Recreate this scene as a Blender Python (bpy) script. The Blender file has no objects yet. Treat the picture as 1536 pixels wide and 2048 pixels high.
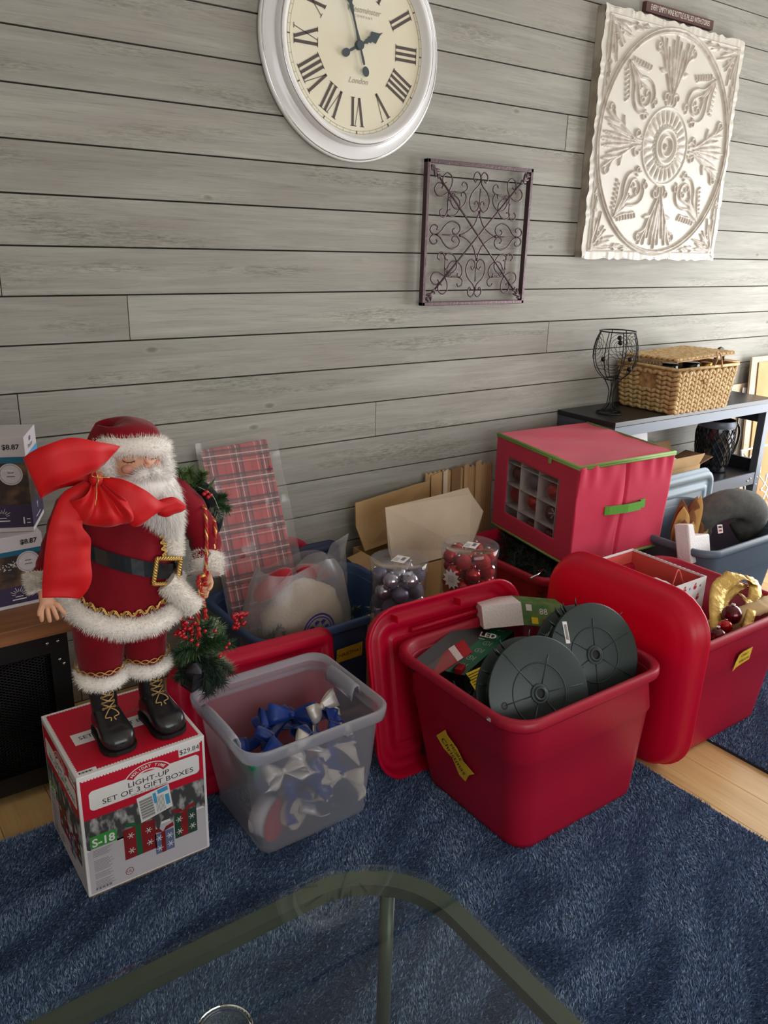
import bpy, bmesh, math, random
import numpy as np
from mathutils import Vector, Matrix, noise
random.seed(7); np.random.seed(7)
SC = bpy.context.scene; COL = SC.collection
PI = math.pi

# ---------------------------------------------------------------- camera
CR = np.array([[0.81191198, 0.56026259, 0.16402673], [-0.58317673, 0.76563055, 0.27150463], [0.02653001, -0.31609444, 0.94835672]])
cam = bpy.data.cameras.new('camera'); co = bpy.data.objects.new('camera', cam); COL.objects.link(co)
co.matrix_world = Matrix(((CR[0][0], CR[0][2], -CR[0][1], 0), (CR[1][0], CR[1][2], -CR[1][1], 0), (CR[2][0], CR[2][2], -CR[2][1], 1.5), (0, 0, 0, 1)))
cam.sensor_fit = 'VERTICAL'; cam.sensor_height = 36.0; cam.lens = 36.0 * 1619.75 / 2048.0; cam.clip_start = 0.02
SC.camera = co

# ---------------------------------------------------------------- world, lights, exposure
w = bpy.data.worlds.new('world'); SC.world = w; w.use_nodes = True
bg = w.node_tree.nodes['Background']; bg.inputs[0].default_value = (0.80, 0.90, 1.0, 1); bg.inputs[1].default_value = 2.0
def area(name, loc, rot, sx, sy, power, col):
    l = bpy.data.lights.new(name, 'AREA'); l.shape = 'RECTANGLE'; l.size = sx; l.size_y = sy; l.energy = power; l.color = col
    o = bpy.data.objects.new(name, l); COL.objects.link(o); o.location = loc; o.rotation_euler = rot; return o
area('window_daylight_right', (4.86, 1.05, 1.05), (0, math.radians(90), 0), 1.7, 2.3, 78, (1.0, 0.985, 0.97))
area('window_daylight_front', (1.1, -2.86, 1.55), (math.radians(90), 0, 0), 3.4, 1.6, 46, (1.0, 0.975, 0.95))
SC.view_settings.view_transform = 'Standard'; SC.view_settings.look = 'None'; SC.view_settings.gamma = 1.0
SC.view_settings.use_curve_mapping = False; SC.view_settings.exposure = 0.12

def at(px, py, x=None, y=None, z=None):
    "point of the room seen at a photo pixel, at a known x, y or z (metres)"
    d = CR @ np.array([(px - 768) / 1619.75, 1.0, -(py - 1024) / 1619.75])
    s = x / d[0] if x is not None else y / d[1] if y is not None else (z - 1.5) / d[2]
    return Vector((d[0] * s, d[1] * s, d[2] * s + 1.5))

# ---------------------------------------------------------------- materials
def lin(c):
    r = []
    for v in c[:3]:
        v = v / 255.0; r.append(v / 12.92 if v <= 0.04045 else ((v + 0.055) / 1.055) ** 2.4)
    return (r[0], r[1], r[2], 1.0)
M = {}
def mat(name, col, rough=0.6, metal=0.0, col2=None, nscale=8.0, stretch=(1, 1, 1), bump=0.0, bscale=60.0, alpha=1.0, trans=0.0, sheen=0.0, ior=1.45, coat=0.0, detail=4.0, lo=0.35, hi=0.65, spec=0.5, sss=0.0):
    m = bpy.data.materials.new(name); m.use_nodes = True; nt = m.node_tree; N = nt.nodes; K = nt.links
    b = N['Principled BSDF']; b.inputs['Roughness'].default_value = rough; b.inputs['Metallic'].default_value = metal
    b.inputs['Base Color'].default_value = lin(col); b.inputs['Alpha'].default_value = alpha
    b.inputs['Transmission Weight'].default_value = trans; b.inputs['IOR'].default_value = ior
    b.inputs['Specular IOR Level'].default_value = spec
    b.inputs['Coat Weight'].default_value = coat
    if sheen: b.inputs['Sheen Weight'].default_value = sheen; b.inputs['Sheen Roughness'].default_value = 0.4
    if sss: b.inputs['Subsurface Weight'].default_value = sss; b.inputs['Subsurface Radius'].default_value = (0.02, 0.008, 0.005)
    if col2 is not None or bump:
        tc = N.new('ShaderNodeTexCoord'); mp = N.new('ShaderNodeMapping'); mp.inputs['Scale'].default_value = stretch
        K.new(tc.outputs['Object'], mp.inputs[0])
    if col2 is not None:
        n = N.new('ShaderNodeTexNoise'); n.inputs['Scale'].default_value = nscale; n.inputs['Detail'].default_value = detail
        r = N.new('ShaderNodeValToRGB'); r.color_ramp.elements[0].position = lo; r.color_ramp.elements[1].position = hi
        r.color_ramp.elements[0].color = lin(col); r.color_ramp.elements[1].color = lin(col2)
        K.new(mp.outputs[0], n.inputs['Vector']); K.new(n.outputs[0], r.inputs[0]); K.new(r.outputs[0], b.inputs['Base Color'])
    if bump:
        n2 = N.new('ShaderNodeTexNoise'); n2.inputs['Scale'].default_value = bscale; n2.inputs['Detail'].default_value = 5
        bu = N.new('ShaderNodeBump'); bu.inputs['Strength'].default_value = bump; bu.inputs['Distance'].default_value = 0.01
        K.new(mp.outputs[0], n2.inputs['Vector']); K.new(n2.outputs[0], bu.inputs['Height']); K.new(bu.outputs[0], b.inputs['Normal'])
    M[name] = m; return m

def wood_mat(name, cA, cB, cC, axis='x', gs=1.0, rough=0.62, knots=True, var=0.5, grain=0.35):
    "long-grained board, every board shifted by its own random"
    m = bpy.data.materials.new(name); m.use_nodes = True; nt = m.node_tree; N = nt.nodes; K = nt.links
    b = N['Principled BSDF']; b.inputs['Roughness'].default_value = rough; b.inputs['Specular IOR Level'].default_value = 0.3
    tc = N.new('ShaderNodeTexCoord'); oi = N.new('ShaderNodeObjectInfo')
    off = N.new('ShaderNodeVectorMath'); off.operation = 'ADD'
    mul = N.new('ShaderNodeMath'); mul.operation = 'MULTIPLY'; mul.inputs[1].default_value = 37.0
    K.new(oi.outputs['Random'], mul.inputs[0]); K.new(tc.outputs['Object'], off.inputs[0]); K.new(mul.outputs[0], off.inputs[1])
    def mapped(sc):
        mp = N.new('ShaderNodeMapping'); mp.inputs['Scale'].default_value = sc; K.new(off.outputs[0], mp.inputs[0]); return mp
    def sc3(l, t):
        return (l, t, t) if axis == 'x' else (t, l, t)
    g = mapped(sc3(1.6 * gs, 30 * gs)); n1 = N.new('ShaderNodeTexNoise'); n1.inputs['Scale'].default_value = 1.0; n1.inputs['Detail'].default_value = 9; n1.inputs['Roughness'].default_value = 0.68; n1.inputs['Distortion'].default_value = 0.6
    K.new(g.outputs[0], n1.inputs['Vector'])
    f = mapped(sc3(9 * gs, 330 * gs)); n2 = N.new('ShaderNodeTexNoise'); n2.inputs['Scale'].default_value = 1.0; n2.inputs['Detail'].default_value = 4
    K.new(f.outputs[0], n2.inputs['Vector'])
    p = mapped(sc3(1.8, 5.0)); n3 = N.new('ShaderNodeTexNoise'); n3.inputs['Scale'].default_value = 1.3; n3.inputs['Detail'].default_value = 3
    K.new(p.outputs[0], n3.inputs['Vector'])
    r1 = N.new('ShaderNodeValToRGB'); e = r1.color_ramp.elements; e[0].position = 0.3; e[0].color = lin(cA); e[1].position = 0.68; e[1].color = lin(cB)
    K.new(n1.outputs[0], r1.inputs[0])
    mx = N.new('ShaderNodeMixRGB'); mx.blend_type = 'MIX'; r3 = N.new('ShaderNodeValToRGB'); r3.color_ramp.elements[0].position = 0.42; r3.color_ramp.elements[1].position = 0.7
    r3.color_ramp.elements[1].color = (var, var, var, 1)
    K.new(n3.outputs[0], r3.inputs[0]); K.new(r3.outputs[0], mx.inputs[0]); K.new(r1.outputs[0], mx.inputs[1]); mx.inputs[2].default_value = lin(cC)
    # fine dark pores
    r2 = N.new('ShaderNodeValToRGB'); r2.color_ramp.elements[0].position = 0.28; r2.color_ramp.elements[0].color = (0.72, 0.72, 0.72, 1); r2.color_ramp.elements[1].position = 0.45; r2.color_ramp.elements[1].color = (1, 1, 1, 1)
    K.new(n2.outputs[0], r2.inputs[0])
    m2 = N.new('ShaderNodeMixRGB'); m2.blend_type = 'MULTIPLY'; m2.inputs[0].default_value = 0.7; K.new(mx.outputs[0], m2.inputs[1]); K.new(r2.outputs[0], m2.inputs[2])
    last = m2.outputs[0]
    if knots:
        kq = mapped((3.1, 1.0, 6.5) if axis == 'x' else (6.5, 3.1, 1)); v = N.new('ShaderNodeTexVoronoi'); v.inputs['Scale'].default_value = 1.0
        K.new(kq.outputs[0], v.inputs['Vector'])
        rk = N.new('ShaderNodeValToRGB'); rk.color_ramp.elements[0].position = 0.03; rk.color_ramp.elements[0].color = (0.55, 0.54, 0.52, 1); rk.color_ramp.elements[1].position = 0.10; rk.color_ramp.elements[1].color = (1, 1, 1, 1)
        ne = rk.color_ramp.elements.new(0.075); ne.color = (1.12, 1.12, 1.08, 1)
        K.new(v.outputs['Distance'], rk.inputs[0])
        m3 = N.new('ShaderNodeMixRGB'); m3.blend_type = 'MULTIPLY'; m3.inputs[0].default_value = 0.8; K.new(last, m3.inputs[1]); K.new(rk.outputs[0], m3.inputs[2]); last = m3.outputs[0]
    if knots:   # weathered patches where the stain has caught the rough grain
        pm = mapped((1.1, 1.0, 9.0)); n4 = N.new('ShaderNodeTexNoise'); n4.inputs['Scale'].default_value = 1.5; n4.inputs['Detail'].default_value = 2; K.new(pm.outputs[0], n4.inputs['Vector'])
        fm_ = mapped((26.0, 1.0, 210.0)); n5 = N.new('ShaderNodeTexNoise'); n5.inputs['Scale'].default_value = 1.0; n5.inputs['Detail'].default_value = 6; n5.inputs['Roughness'].default_value = 0.75; n5.inputs['Distortion'].default_value = 0.8; K.new(fm_.outputs[0], n5.inputs['Vector'])
        r4 = N.new('ShaderNodeValToRGB'); r4.color_ramp.elements[0].position = 0.54; r4.color_ramp.elements[0].color = (0, 0, 0, 1); r4.color_ramp.elements[1].position = 0.70; r4.color_ramp.elements[1].color = (1, 1, 1, 1); K.new(n4.outputs[0], r4.inputs[0])
        r5 = N.new('ShaderNodeValToRGB'); r5.color_ramp.elements[0].position = 0.40; r5.color_ramp.elements[0].color = (0.62, 0.62, 0.60, 1); r5.color_ramp.elements[1].position = 0.56; r5.color_ramp.elements[1].color = (1.08, 1.08, 1.06, 1); K.new(n5.outputs[0], r5.inputs[0])
        m5 = N.new('ShaderNodeMixRGB'); m5.blend_type = 'MULTIPLY'; K.new(r4.outputs[0], m5.inputs[0]); K.new(last, m5.inputs[1]); K.new(r5.outputs[0], m5.inputs[2]); last = m5.outputs[0]
    hs = N.new('ShaderNodeHueSaturation'); mv = N.new('ShaderNodeMapRange'); mv.inputs[3].default_value = 0.90; mv.inputs[4].default_value = 1.10
    K.new(oi.outputs['Random'], mv.inputs[0]); K.new(mv.outputs[0], hs.inputs['Value']); K.new(last, hs.inputs['Color']); K.new(hs.outputs[0], b.inputs['Base Color'])
    bu = N.new('ShaderNodeBump'); bu.inputs['Strength'].default_value = grain; bu.inputs['Distance'].default_value = 0.004
    K.new(n1.outputs[0], bu.inputs['Height']); K.new(bu.outputs[0], b.inputs['Normal'])
    M[name] = m; return m

def clear_mat(name, tint, haze, hazecol, rough=0.1, spec=0.5):
    "clear or milky plastic sheet: lets light through, scatters a little, shines a little"
    m = bpy.data.materials.new(name); m.use_nodes = True; nt = m.node_tree; N = nt.nodes; K = nt.links
    for n in list(N):
        if n.type != 'OUTPUT_MATERIAL': N.remove(n)
    out = [n for n in N if n.type == 'OUTPUT_MATERIAL'][0]
    t = N.new('ShaderNodeBsdfTransparent'); t.inputs[0].default_value = lin(tint)
    d = N.new('ShaderNodeBsdfDiffuse'); d.inputs[0].default_value = lin(hazecol)
    tl = N.new('ShaderNodeBsdfTranslucent'); tl.inputs[0].default_value = lin(hazecol)
    g = N.new('ShaderNodeBsdfGlossy'); g.inputs['Roughness'].default_value = rough
    md = N.new('ShaderNodeMixShader'); md.inputs[0].default_value = 0.5; K.new(d.outputs[0], md.inputs[1]); K.new(tl.outputs[0], md.inputs[2])
    m1 = N.new('ShaderNodeMixShader'); m1.inputs[0].default_value = haze; K.new(t.outputs[0], m1.inputs[1]); K.new(md.outputs[0], m1.inputs[2])
    fr = N.new('ShaderNodeFresnel'); fr.inputs[0].default_value = 1.2 + spec * 0.5; ge = N.new('ShaderNodeNewGeometry'); iv = N.new('ShaderNodeMath'); iv.operation = 'SUBTRACT'; iv.inputs[0].default_value = 1.0; K.new(ge.outputs['Backfacing'], iv.inputs[1]); fm = N.new('ShaderNodeMath'); fm.operation = 'MULTIPLY'; K.new(fr.outputs[0], fm.inputs[0]); K.new(iv.outputs[0], fm.inputs[1])
    m2 = N.new('ShaderNodeMixShader'); K.new(fm.outputs[0], m2.inputs[0]); K.new(m1.outputs[0], m2.inputs[1]); K.new(g.outputs[0], m2.inputs[2])
    K.new(m2.outputs[0], out.inputs[0]); M[name] = m; return m

# ---------------------------------------------------------------- mesh builder
def sm(pts, n):
    "Catmull-Rom through points"
    P = [Vector(p) for p in pts]; out = []
    if len(P) < 3: 
        return [P[0].lerp(P[-1], i / float(n)) for i in range(n + 1)]
    Q = [2 * P[0] - P[1]] + P + [2 * P[-1] - P[-2]]
    for i in range(len(P) - 1):
        a, b, c, d = Q[i:i + 4]
        for j in range(n):
            t = j / float(n)
            out.append(0.5 * ((2 * b) + (c - a) * t + (2 * a - 5 * b + 4 * c - d) * t * t + (3 * b - a - 3 * c + d) * t ** 3))
    out.append(P[-1]); return out

class Pl:
    "a flat face to print on: origin, right, up, outward"
    def __init__(s, o, u, v):
        s.o = Vector(o); s.u = Vector(u).normalized(); s.v = Vector(v).normalized(); s.n = s.u.cross(s.v).normalized()
    def p(s, x, y, l=0.0): return s.o + s.u * x + s.v * y + s.n * l

class MB:
    def __init__(s): s.v = []; s.f = []; s.m = []; s.cur = 0; s.mats = []; s.sm = []
    def use(s, name):
        if name not in s.mats: s.mats.append(name)
        s.cur = s.mats.index(name); return s
    def add(s, vs, fs, smooth=False):
        o = len(s.v); s.v.extend([tuple(p) for p in vs])
        for f in fs: s.f.append(tuple(o + i for i in f)); s.m.append(s.cur); s.sm.append(smooth)
        return s
    def box(s, c, d, R=None):
        hx, hy, hz = d[0] / 2, d[1] / 2, d[2] / 2; c = Vector(c)
        vs = [Vector((x, y, z)) for x in (-hx, hx) for y in (-hy, hy) for z in (-hz, hz)]
        vs = [(R @ p if R else p) + c for p in vs]
        return s.add(vs, [(0, 1, 3, 2), (4, 6, 7, 5), (0, 4, 5, 1), (2, 3, 7, 6), (0, 2, 6, 4), (1, 5, 7, 3)])
    def bb(s, a, b):
        return s.box([(a[i] + b[i]) / 2 for i in range(3)], [abs(b[i] - a[i]) for i in range(3)])
    def hexa(s, p8):  # bottom 4 then top 4, same order
        return s.add(p8, [(3, 2, 1, 0), (4, 5, 6, 7), (0, 1, 5, 4), (1, 2, 6, 5), (2, 3, 7, 6), (3, 0, 4, 7)])
    def loft(s, rings, closed=True, cap0=False, cap1=False, smooth=True, loop=False):
        n = len(rings[0]); o = len(s.v)
        for r in rings: s.v.extend([tuple(p) for p in r])
        k = len(rings); rng = range(k if loop else k - 1)
        for i in rng:
            i2 = (i + 1) % k
            for j in range(n if closed else n - 1):
                j2 = (j + 1) % n
                s.f.append((o + i * n + j, o + i * n + j2, o + i2 * n + j2, o + i2 * n + j)); s.m.append(s.cur); s.sm.append(smooth)
        if cap0: s.f.append(tuple(o + j for j in reversed(range(n)))); s.m.append(s.cur); s.sm.append(False)
        if cap1: s.f.append(tuple(o + (k - 1) * n + j for j in range(n))); s.m.append(s.cur); s.sm.append(False)
        return s
    def tube(s, path, r, n=8, loop=False, caps=True, flat=1.0, twist=0.0):
        P = [Vector(p) for p in path]; k = len(P)
        R = r if isinstance(r, (list, tuple)) else [r] * k
        rings = []; up = None
        for i in range(k):
            if loop: t = P[(i + 1) % k] - P[i - 1]
            else: t = P[min(i + 1, k - 1)] - P[max(i - 1, 0)]
            if t.length < 1e-9: t = Vector((0, 0, 1))
            t.normalize()
            if up is None:
                up = Vector((0, 0, 1)) if abs(t.z) < 0.9 else Vector((1, 0, 0))
            up = (up - t * up.dot(t))
            if up.length < 1e-6: up = t.orthogonal()
            up.normalize(); sd = t.cross(up)
            rings.append([P[i] + (up * math.cos(a + twist * i) * R[i] + sd * math.sin(a + twist * i) * R[i] * flat) for a in [2 * PI * j / n for j in range(n)]])
        return s.loft(rings, True, caps and not loop, caps and not loop, True, loop)
    def lathe(s, prof, c=(0, 0, 0), n=32, R=None, smooth=True, cap0=False, cap1=False):
        c = Vector(c); rings = []
        for r, z in prof:
            ring = [Vector((r * math.cos(a), r * math.sin(a), z)) for a in [2 * PI * j / n for j in range(n)]]
            rings.append([(R @ p if R else p) + c for p in ring])
        return s.loft(rings, True, cap0, cap1, smooth)
    def cyl(s, c, r, h, n=24, R=None):
        return s.lathe([(r, -h / 2), (r, h / 2)], c, n, R, True, True, True)
    def ball(s, c, r, n=12, sq=(1, 1, 1), R=None):
        c = Vector(c); m = max(4, n // 2); o = len(s.v); rings = []
        for i in range(1, m):
            th = PI * i / m
            rings.append([Vector((math.sin(th) * math.cos(2 * PI * j / n) * sq[0], math.sin(th) * math.sin(2 * PI * j / n) * sq[1], -math.cos(th) * sq[2])) * r for j in range(n)])
        rings = [[(R @ p if R else p) + c for p in q] for q in rings]
        b = Vector((0, 0, -r * sq[2])); t = Vector((0, 0, r * sq[2]))
        b = (R @ b if R else b) + c; t = (R @ t if R else t) + c
        s.loft(rings, True); k = len(s.v); s.v.append(tuple(b)); s.v.append(tuple(t)); L = o + (m - 2) * n
        for j in range(n):
            s.f.append((k, o + (j + 1) % n, o + j)); s.f.append((k + 1, L + j, L + (j + 1) % n)); s.m += [s.cur] * 2; s.sm += [True] * 2
        return s
    def torus(s, c, R1, r, n=32, k=8, Rm=None, sq=1.0):
        c = Vector(c); pts = []
        for i in range(n):
            a = 2 * PI * i / n; p = Vector((R1 * math.cos(a), R1 * sq * math.sin(a), 0)); pts.append((Rm @ p if Rm else p) + c)
        return s.tube(pts, r, k, loop=True)
    def prism(s, poly, pl, d0, d1):
        n = len(poly); a = [pl.p(x, y, d0) for x, y in poly]; b = [pl.p(x, y, d1) for x, y in poly]
        return s.add(a + b, [tuple(reversed(range(n))), tuple(range(n, 2 * n))] + [(i, (i + 1) % n, n + (i + 1) % n, n + i) for i in range(n)])
    def rect(s, pl, x0, y0, x1, y1, l=0.0004):
        return s.add([pl.p(x0, y0, l), pl.p(x1, y0, l), pl.p(x1, y1, l), pl.p(x0, y1, l)], [(0, 1, 2, 3)])
    def poly(s, pl, pts, l=0.0004):
        return s.add([pl.p(x, y, l) for x, y in pts], [tuple(range(len(pts)))])
    def line(s, pl, pts, wd, l=0.0004):
        for (a, b) in zip(pts[:-1], pts[1:]):
            dx, dy = b[0] - a[0], b[1] - a[1]; L = math.hypot(dx, dy) or 1; nx, ny = -dy / L * wd / 2, dx / L * wd / 2
            s.add([pl.p(a[0] - nx, a[1] - ny, l), pl.p(b[0] - nx, b[1] - ny, l), pl.p(b[0] + nx, b[1] + ny, l), pl.p(a[0] + nx, a[1] + ny, l)], [(0, 1, 2, 3)])
        return s
    def text(s, pl, x, y, txt, size, l=0.0006, align='CENTER', shear=0.0, wx=1.0, rot=0.0, bold=0.0):
        c = bpy.data.curves.new('t', 'FONT'); c.body = txt; c.size = size; c.align_x = align; c.align_y = 'CENTER'; c.shear = shear; c.resolution_u = 3
        c.offset = bold
        o = bpy.data.objects.new('t', c); me = bpy.data.meshes.new_from_object(o)
        ca, sa = math.cos(rot), math.sin(rot)
        vs = [pl.p(x + (v.co.x * ca * wx - v.co.y * sa), y + (v.co.x * wx * sa + v.co.y * ca), l) for v in me.vertices]
        s.add(vs, [tuple(p.vertices) for p in me.polygons])
        bpy.data.objects.remove(o); bpy.data.curves.remove(c); bpy.data.meshes.remove(me); return s
    def strip(s, edges, n=8, th=0.0):
        "ribbon through (left, right) edge pairs"
        A = sm([e[0] for e in edges], n); B = sm([e[1] for e in edges], n)
        return s.loft([[A[i], A[i].lerp(B[i], 0.33), A[i].lerp(B[i], 0.67), B[i]] for i in range(len(A))], closed=False)
    def tris(s, arr):
        "many loose triangles from an (n,3,3) array"
        o = len(s.v); n = len(arr); s.v.extend(map(tuple, arr.reshape(-1, 3).tolist()))
        s.f.extend([(o + 3 * i, o + 3 * i + 1, o + 3 * i + 2) for i in range(n)]); s.m += [s.cur] * n; s.sm += [False] * n
        return s

def offs(parent):
    return Vector(parent['_o']) if parent is not None and '_o' in parent.keys() else Vector((0, 0, 0))

def obj(name, mb, mats=None, parent=None, bevel=0.0, solid=0.0, sub=0, kind=None, label=None, auto=True):
    me = bpy.data.meshes.new(name)
    V = np.array(mb.v, dtype=np.float64)
    if parent is not None: O = offs(parent)
    else:
        lo, hi = V.min(0), V.max(0); O = Vector(((lo[0] + hi[0]) / 2, (lo[1] + hi[1]) / 2, lo[2]))
    V = V - np.array(O)
    me.from_pydata(V.tolist(), [], mb.f)
    names = list(mb.mats) if mb.mats else []
    if mats is not None and not names: names = [mats] if isinstance(mats, str) else list(mats)
    for q in names: me.materials.append(M[q])
    if len(names) > 1: me.polygons.foreach_set('material_index', mb.m)
    me.polygons.foreach_set('use_smooth', mb.sm); me.update()
    o = bpy.data.objects.new(name, me); COL.objects.link(o)
    if parent is not None: o.parent = parent; o.location = (0, 0, 0); o['_o'] = tuple(O)
    else: o.location = O; o['_o'] = tuple(O)
    if solid: q = o.modifiers.new('solid', 'SOLIDIFY'); q.thickness = solid; q.offset = 0
    if sub: q = o.modifiers.new('sub', 'SUBSURF'); q.levels = sub; q.render_levels = sub
    if bevel: q = o.modifiers.new('bevel', 'BEVEL'); q.width = bevel; q.segments = 2; q.limit_method = 'ANGLE'; q.angle_limit = 0.6; q.harden_normals = False
    if kind: o['kind'] = kind
    if label: o['label'] = label
    return o
def tag(o, label, cat, group=None):
    o['label'] = label; o['category'] = cat
    if group: o['group'] = group
    return o
def thing(name, label, cat, loc=(0, 0, 0), group=None):
    o = bpy.data.objects.new(name, None); COL.objects.link(o); o.location = loc; o['_o'] = tuple(loc); o.empty_display_size = 0.05
    return tag(o, label, cat, group)
def struct(name, mb, m, parent=None, **k):
    o = obj(name, mb, m, parent, **k)
    if parent is None: o['kind'] = 'structure'
    return o
def dup(root, loc, label=None, rotz=0.0):
    r = root.copy(); COL.objects.link(r); r.location = loc; r.rotation_euler = (root.rotation_euler[0], root.rotation_euler[1], rotz)
    if label: r['label'] = label
    for ch in list(root.children):
        c = ch.copy(); COL.objects.link(c); c.parent = r
        for g in list(ch.children):
            d = g.copy(); COL.objects.link(d); d.parent = c
    return r

def rrect(x0, x1, y0, y1, r, z, k=5):
    pts = []
    for cx, cy, a0 in ((x1 - r, y0 + r, -PI / 2), (x1 - r, y1 - r, 0), (x0 + r, y1 - r, PI / 2), (x0 + r, y0 + r, PI)):
        for i in range(k + 1):
            a = a0 + PI / 2 * i / k; pts.append(Vector((cx + r * math.cos(a), cy + r * math.sin(a), z)))
    return pts
def rpoly(x0, x1, y0, y1, r, k=4):
    return [(p.x, p.y) for p in rrect(x0, x1, y0, y1, r, 0, k)]

def hairs(base, nrm, length, width, lean=0.5, dirv=None, jitter=0.6):
    "thin blades: base (n,3), normals (n,3) -> (n,3,3) triangles"
    n = len(base); rnd = np.random.normal(size=(n, 3)); d = nrm + jitter * rnd * 0.5
    if dirv is not None: d = d + lean * np.asarray(dirv)
    d /= np.linalg.norm(d, axis=1)[:, None] + 1e-9
    L = length * (0.6 + 0.8 * np.random.rand(n))[:, None]
    s = np.cross(d, np.random.normal(size=(n, 3))); s /= np.linalg.norm(s, axis=1)[:, None] + 1e-9
    w = width * (0.7 + 0.6 * np.random.rand(n))[:, None]
    return np.stack([base - s * w / 2, base + s * w / 2, base + d * L], axis=1)

def fur_tube(mb, path, rad, n_hair, length, flow=None, lump=0.12, width=0.0016, seg=12, loop=False, m='white_fur', flat=1.0):
    "puffy fur roll with strands standing off it"
    path = [Vector(p) for p in path]; k = len(path); R = rad if isinstance(rad, (list, tuple)) else [rad] * k
    R = [r * (1 + lump * noise.noise(Vector(p) * 40)) for r, p in zip(R, path)]
    mb.use(m); v0 = len(mb.v); f0 = len(mb.f); mb.tube(path, R, seg, loop=loop, flat=flat)
    V = np.array(mb.v[v0:]); nn = seg; P = np.array([tuple(p) for p in path])
    idx = np.random.randint(0, k if loop else k - 1, n_hair); t = np.random.rand(n_hair, 1); j = np.random.randint(0, nn, n_hair); tj = np.random.rand(n_hair, 1)
    i2 = (idx + 1) % k; j2 = (j + 1) % nn
    a = V[idx * nn + j] * (1 - t) + V[i2 * nn + j] * t; b = V[idx * nn + j2] * (1 - t) + V[i2 * nn + j2] * t
    pt = a * (1 - tj) + b * tj; c = P[idx] * (1 - t) + P[i2] * t
    nr = pt - c; nr /= np.linalg.norm(nr, axis=1)[:, None] + 1e-9
    mb.tris(hairs(pt - nr * 0.001, nr, length, width, 0.6, flow))
    return mb

def needles(mb, path, length, n, mats, width=0.002, droop=0.0, spread=0.9):
    "pine sprig: stem plus needles leaning forward"
    P = np.array([tuple(p) for p in sm(path, 5)]); k = len(P)
    mb.use('twig'); mb.tube([Vector(p) for p in P], 0.0016, 5)
    for q, mname in enumerate(mats):
        nq = n // len(mats); mb.use(mname)
        i = np.random.randint(0, k - 1, nq); t = np.random.rand(nq, 1); pt = P[i] * (1 - t) + P[i + 1] * t
        tg = P[i + 1] - P[i]; tg /= np.linalg.norm(tg, axis=1)[:, None] + 1e-9
        rd = np.random.normal(size=(nq, 3)); rd -= tg * np.sum(rd * tg, 1)[:, None]; rd /= np.linalg.norm(rd, axis=1)[:, None] + 1e-9
        d = rd * spread + tg * 0.75; d[:, 2] -= droop
        mb.tris(hairs(pt, d / np.linalg.norm(d, axis=1)[:, None], length, width, 0, None, 0.25))
    return mb
# ---------------------------------------------------------------- palette
wood_mat('wall_wood', (140, 139, 131), (170, 168, 159), (147, 141, 134), 'x', var=0.55)
wood_mat('floor_wood', (196, 158, 104), (222, 186, 132), (205, 166, 110), 'y', gs=0.6, rough=0.38, knots=False, var=0.35, grain=0.05)
wood_mat('desk_wood', (120, 78, 50), (156, 104, 68), (108, 70, 46), 'x', gs=1.2, rough=0.45, knots=False, grain=0.08)
mat('groove', (52, 48, 44), 0.9)
mat('plaster', (208, 204, 196), 0.9); mat('ceiling_paint', (214, 210, 202), 0.9); mat('window_paint', (236, 236, 234), 0.5)
mat('tote_red', (162, 17, 47), 0.42, bump=0.04, bscale=260, col2=(155, 16, 44), nscale=3)
mat('lid_red', (196, 9, 54), 0.36, bump=0.03, bscale=260, col2=(188, 9, 52), nscale=3)
mat('tote_blue', (56, 78, 116), 0.45, bump=0.04, bscale=260)
mat('lid_blue', (40, 46, 78), 0.45)
mat('tote_grey', (84, 98, 112), 0.45, bump=0.04, bscale=260); mat('lid_grey', (112, 130, 142), 0.45)
mat('tape', (214, 182, 44), 0.7, col2=(196, 160, 36), nscale=25, bump=0.2, bscale=200)
mat('ink', (28, 24, 24), 0.7); mat('white_print', (226, 222, 220), 0.55); mat('silver_wear', (150, 146, 146), 0.3, 0.8)
mat('white_paint', (232, 232, 228), 0.4)
mat('clock_silver', (240, 240, 240), 0.3, 0.0, coat=0.3); mat('chrome', (200, 200, 202), 0.08, 1.0)
mat('clock_cream', (232, 228, 208), 0.55, col2=(226, 218, 190), nscale=3.0); mat('clock_ink', (84, 74, 70), 0.6)
mat('hand_ink', (66, 76, 80), 0.5); mat('clock_ghost', (164, 156, 140), 0.7)
mat('iron', (92, 76, 80), 0.38, 0.7, bump=0.15, bscale=120); mat('iron_black', (38, 36, 38), 0.42, 0.6)
mat('sign_brown', (92, 62, 60), 0.7); mat('sign_white', (226, 216, 206), 0.7)
mat('shelf_black', (30, 31, 36), 0.32, bump=0.02, bscale=80); mat('shelf_metal', (84, 92, 104), 0.4, 0.2)
mat('wicker', (206, 178, 128), 0.7, col2=(172, 136, 86), nscale=40, bump=0.4, bscale=220)
mat('wicker_dark', (150, 104, 66), 0.7, col2=(196, 160, 110), nscale=36)
mat('black_glass', (18, 20, 26), 0.12, spec=0.6); mat('gold', (190, 150, 70), 0.3, 0.9)
mat('card_tan', (190, 156, 112), 0.85, col2=(176, 142, 98), nscale=6, bump=0.08, bscale=90)
mat('card_pale', (204, 186, 162), 0.85, col2=(192, 172, 148), nscale=5, bump=0.08, bscale=90); mat('card_edge', (168, 138, 100), 0.9)
mat('card_dark', (128, 96, 66), 0.9)
mat('fabric_red', (206, 40, 76), 0.8, col2=(196, 34, 70), nscale=5, bump=0.25, bscale=700, sheen=0.2)
mat('trim_green', (128, 160, 84), 0.7); mat('strap_green', (88, 156, 44), 0.7, bump=0.3, bscale=300); mat('divider', (206, 200, 196), 0.8)
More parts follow.
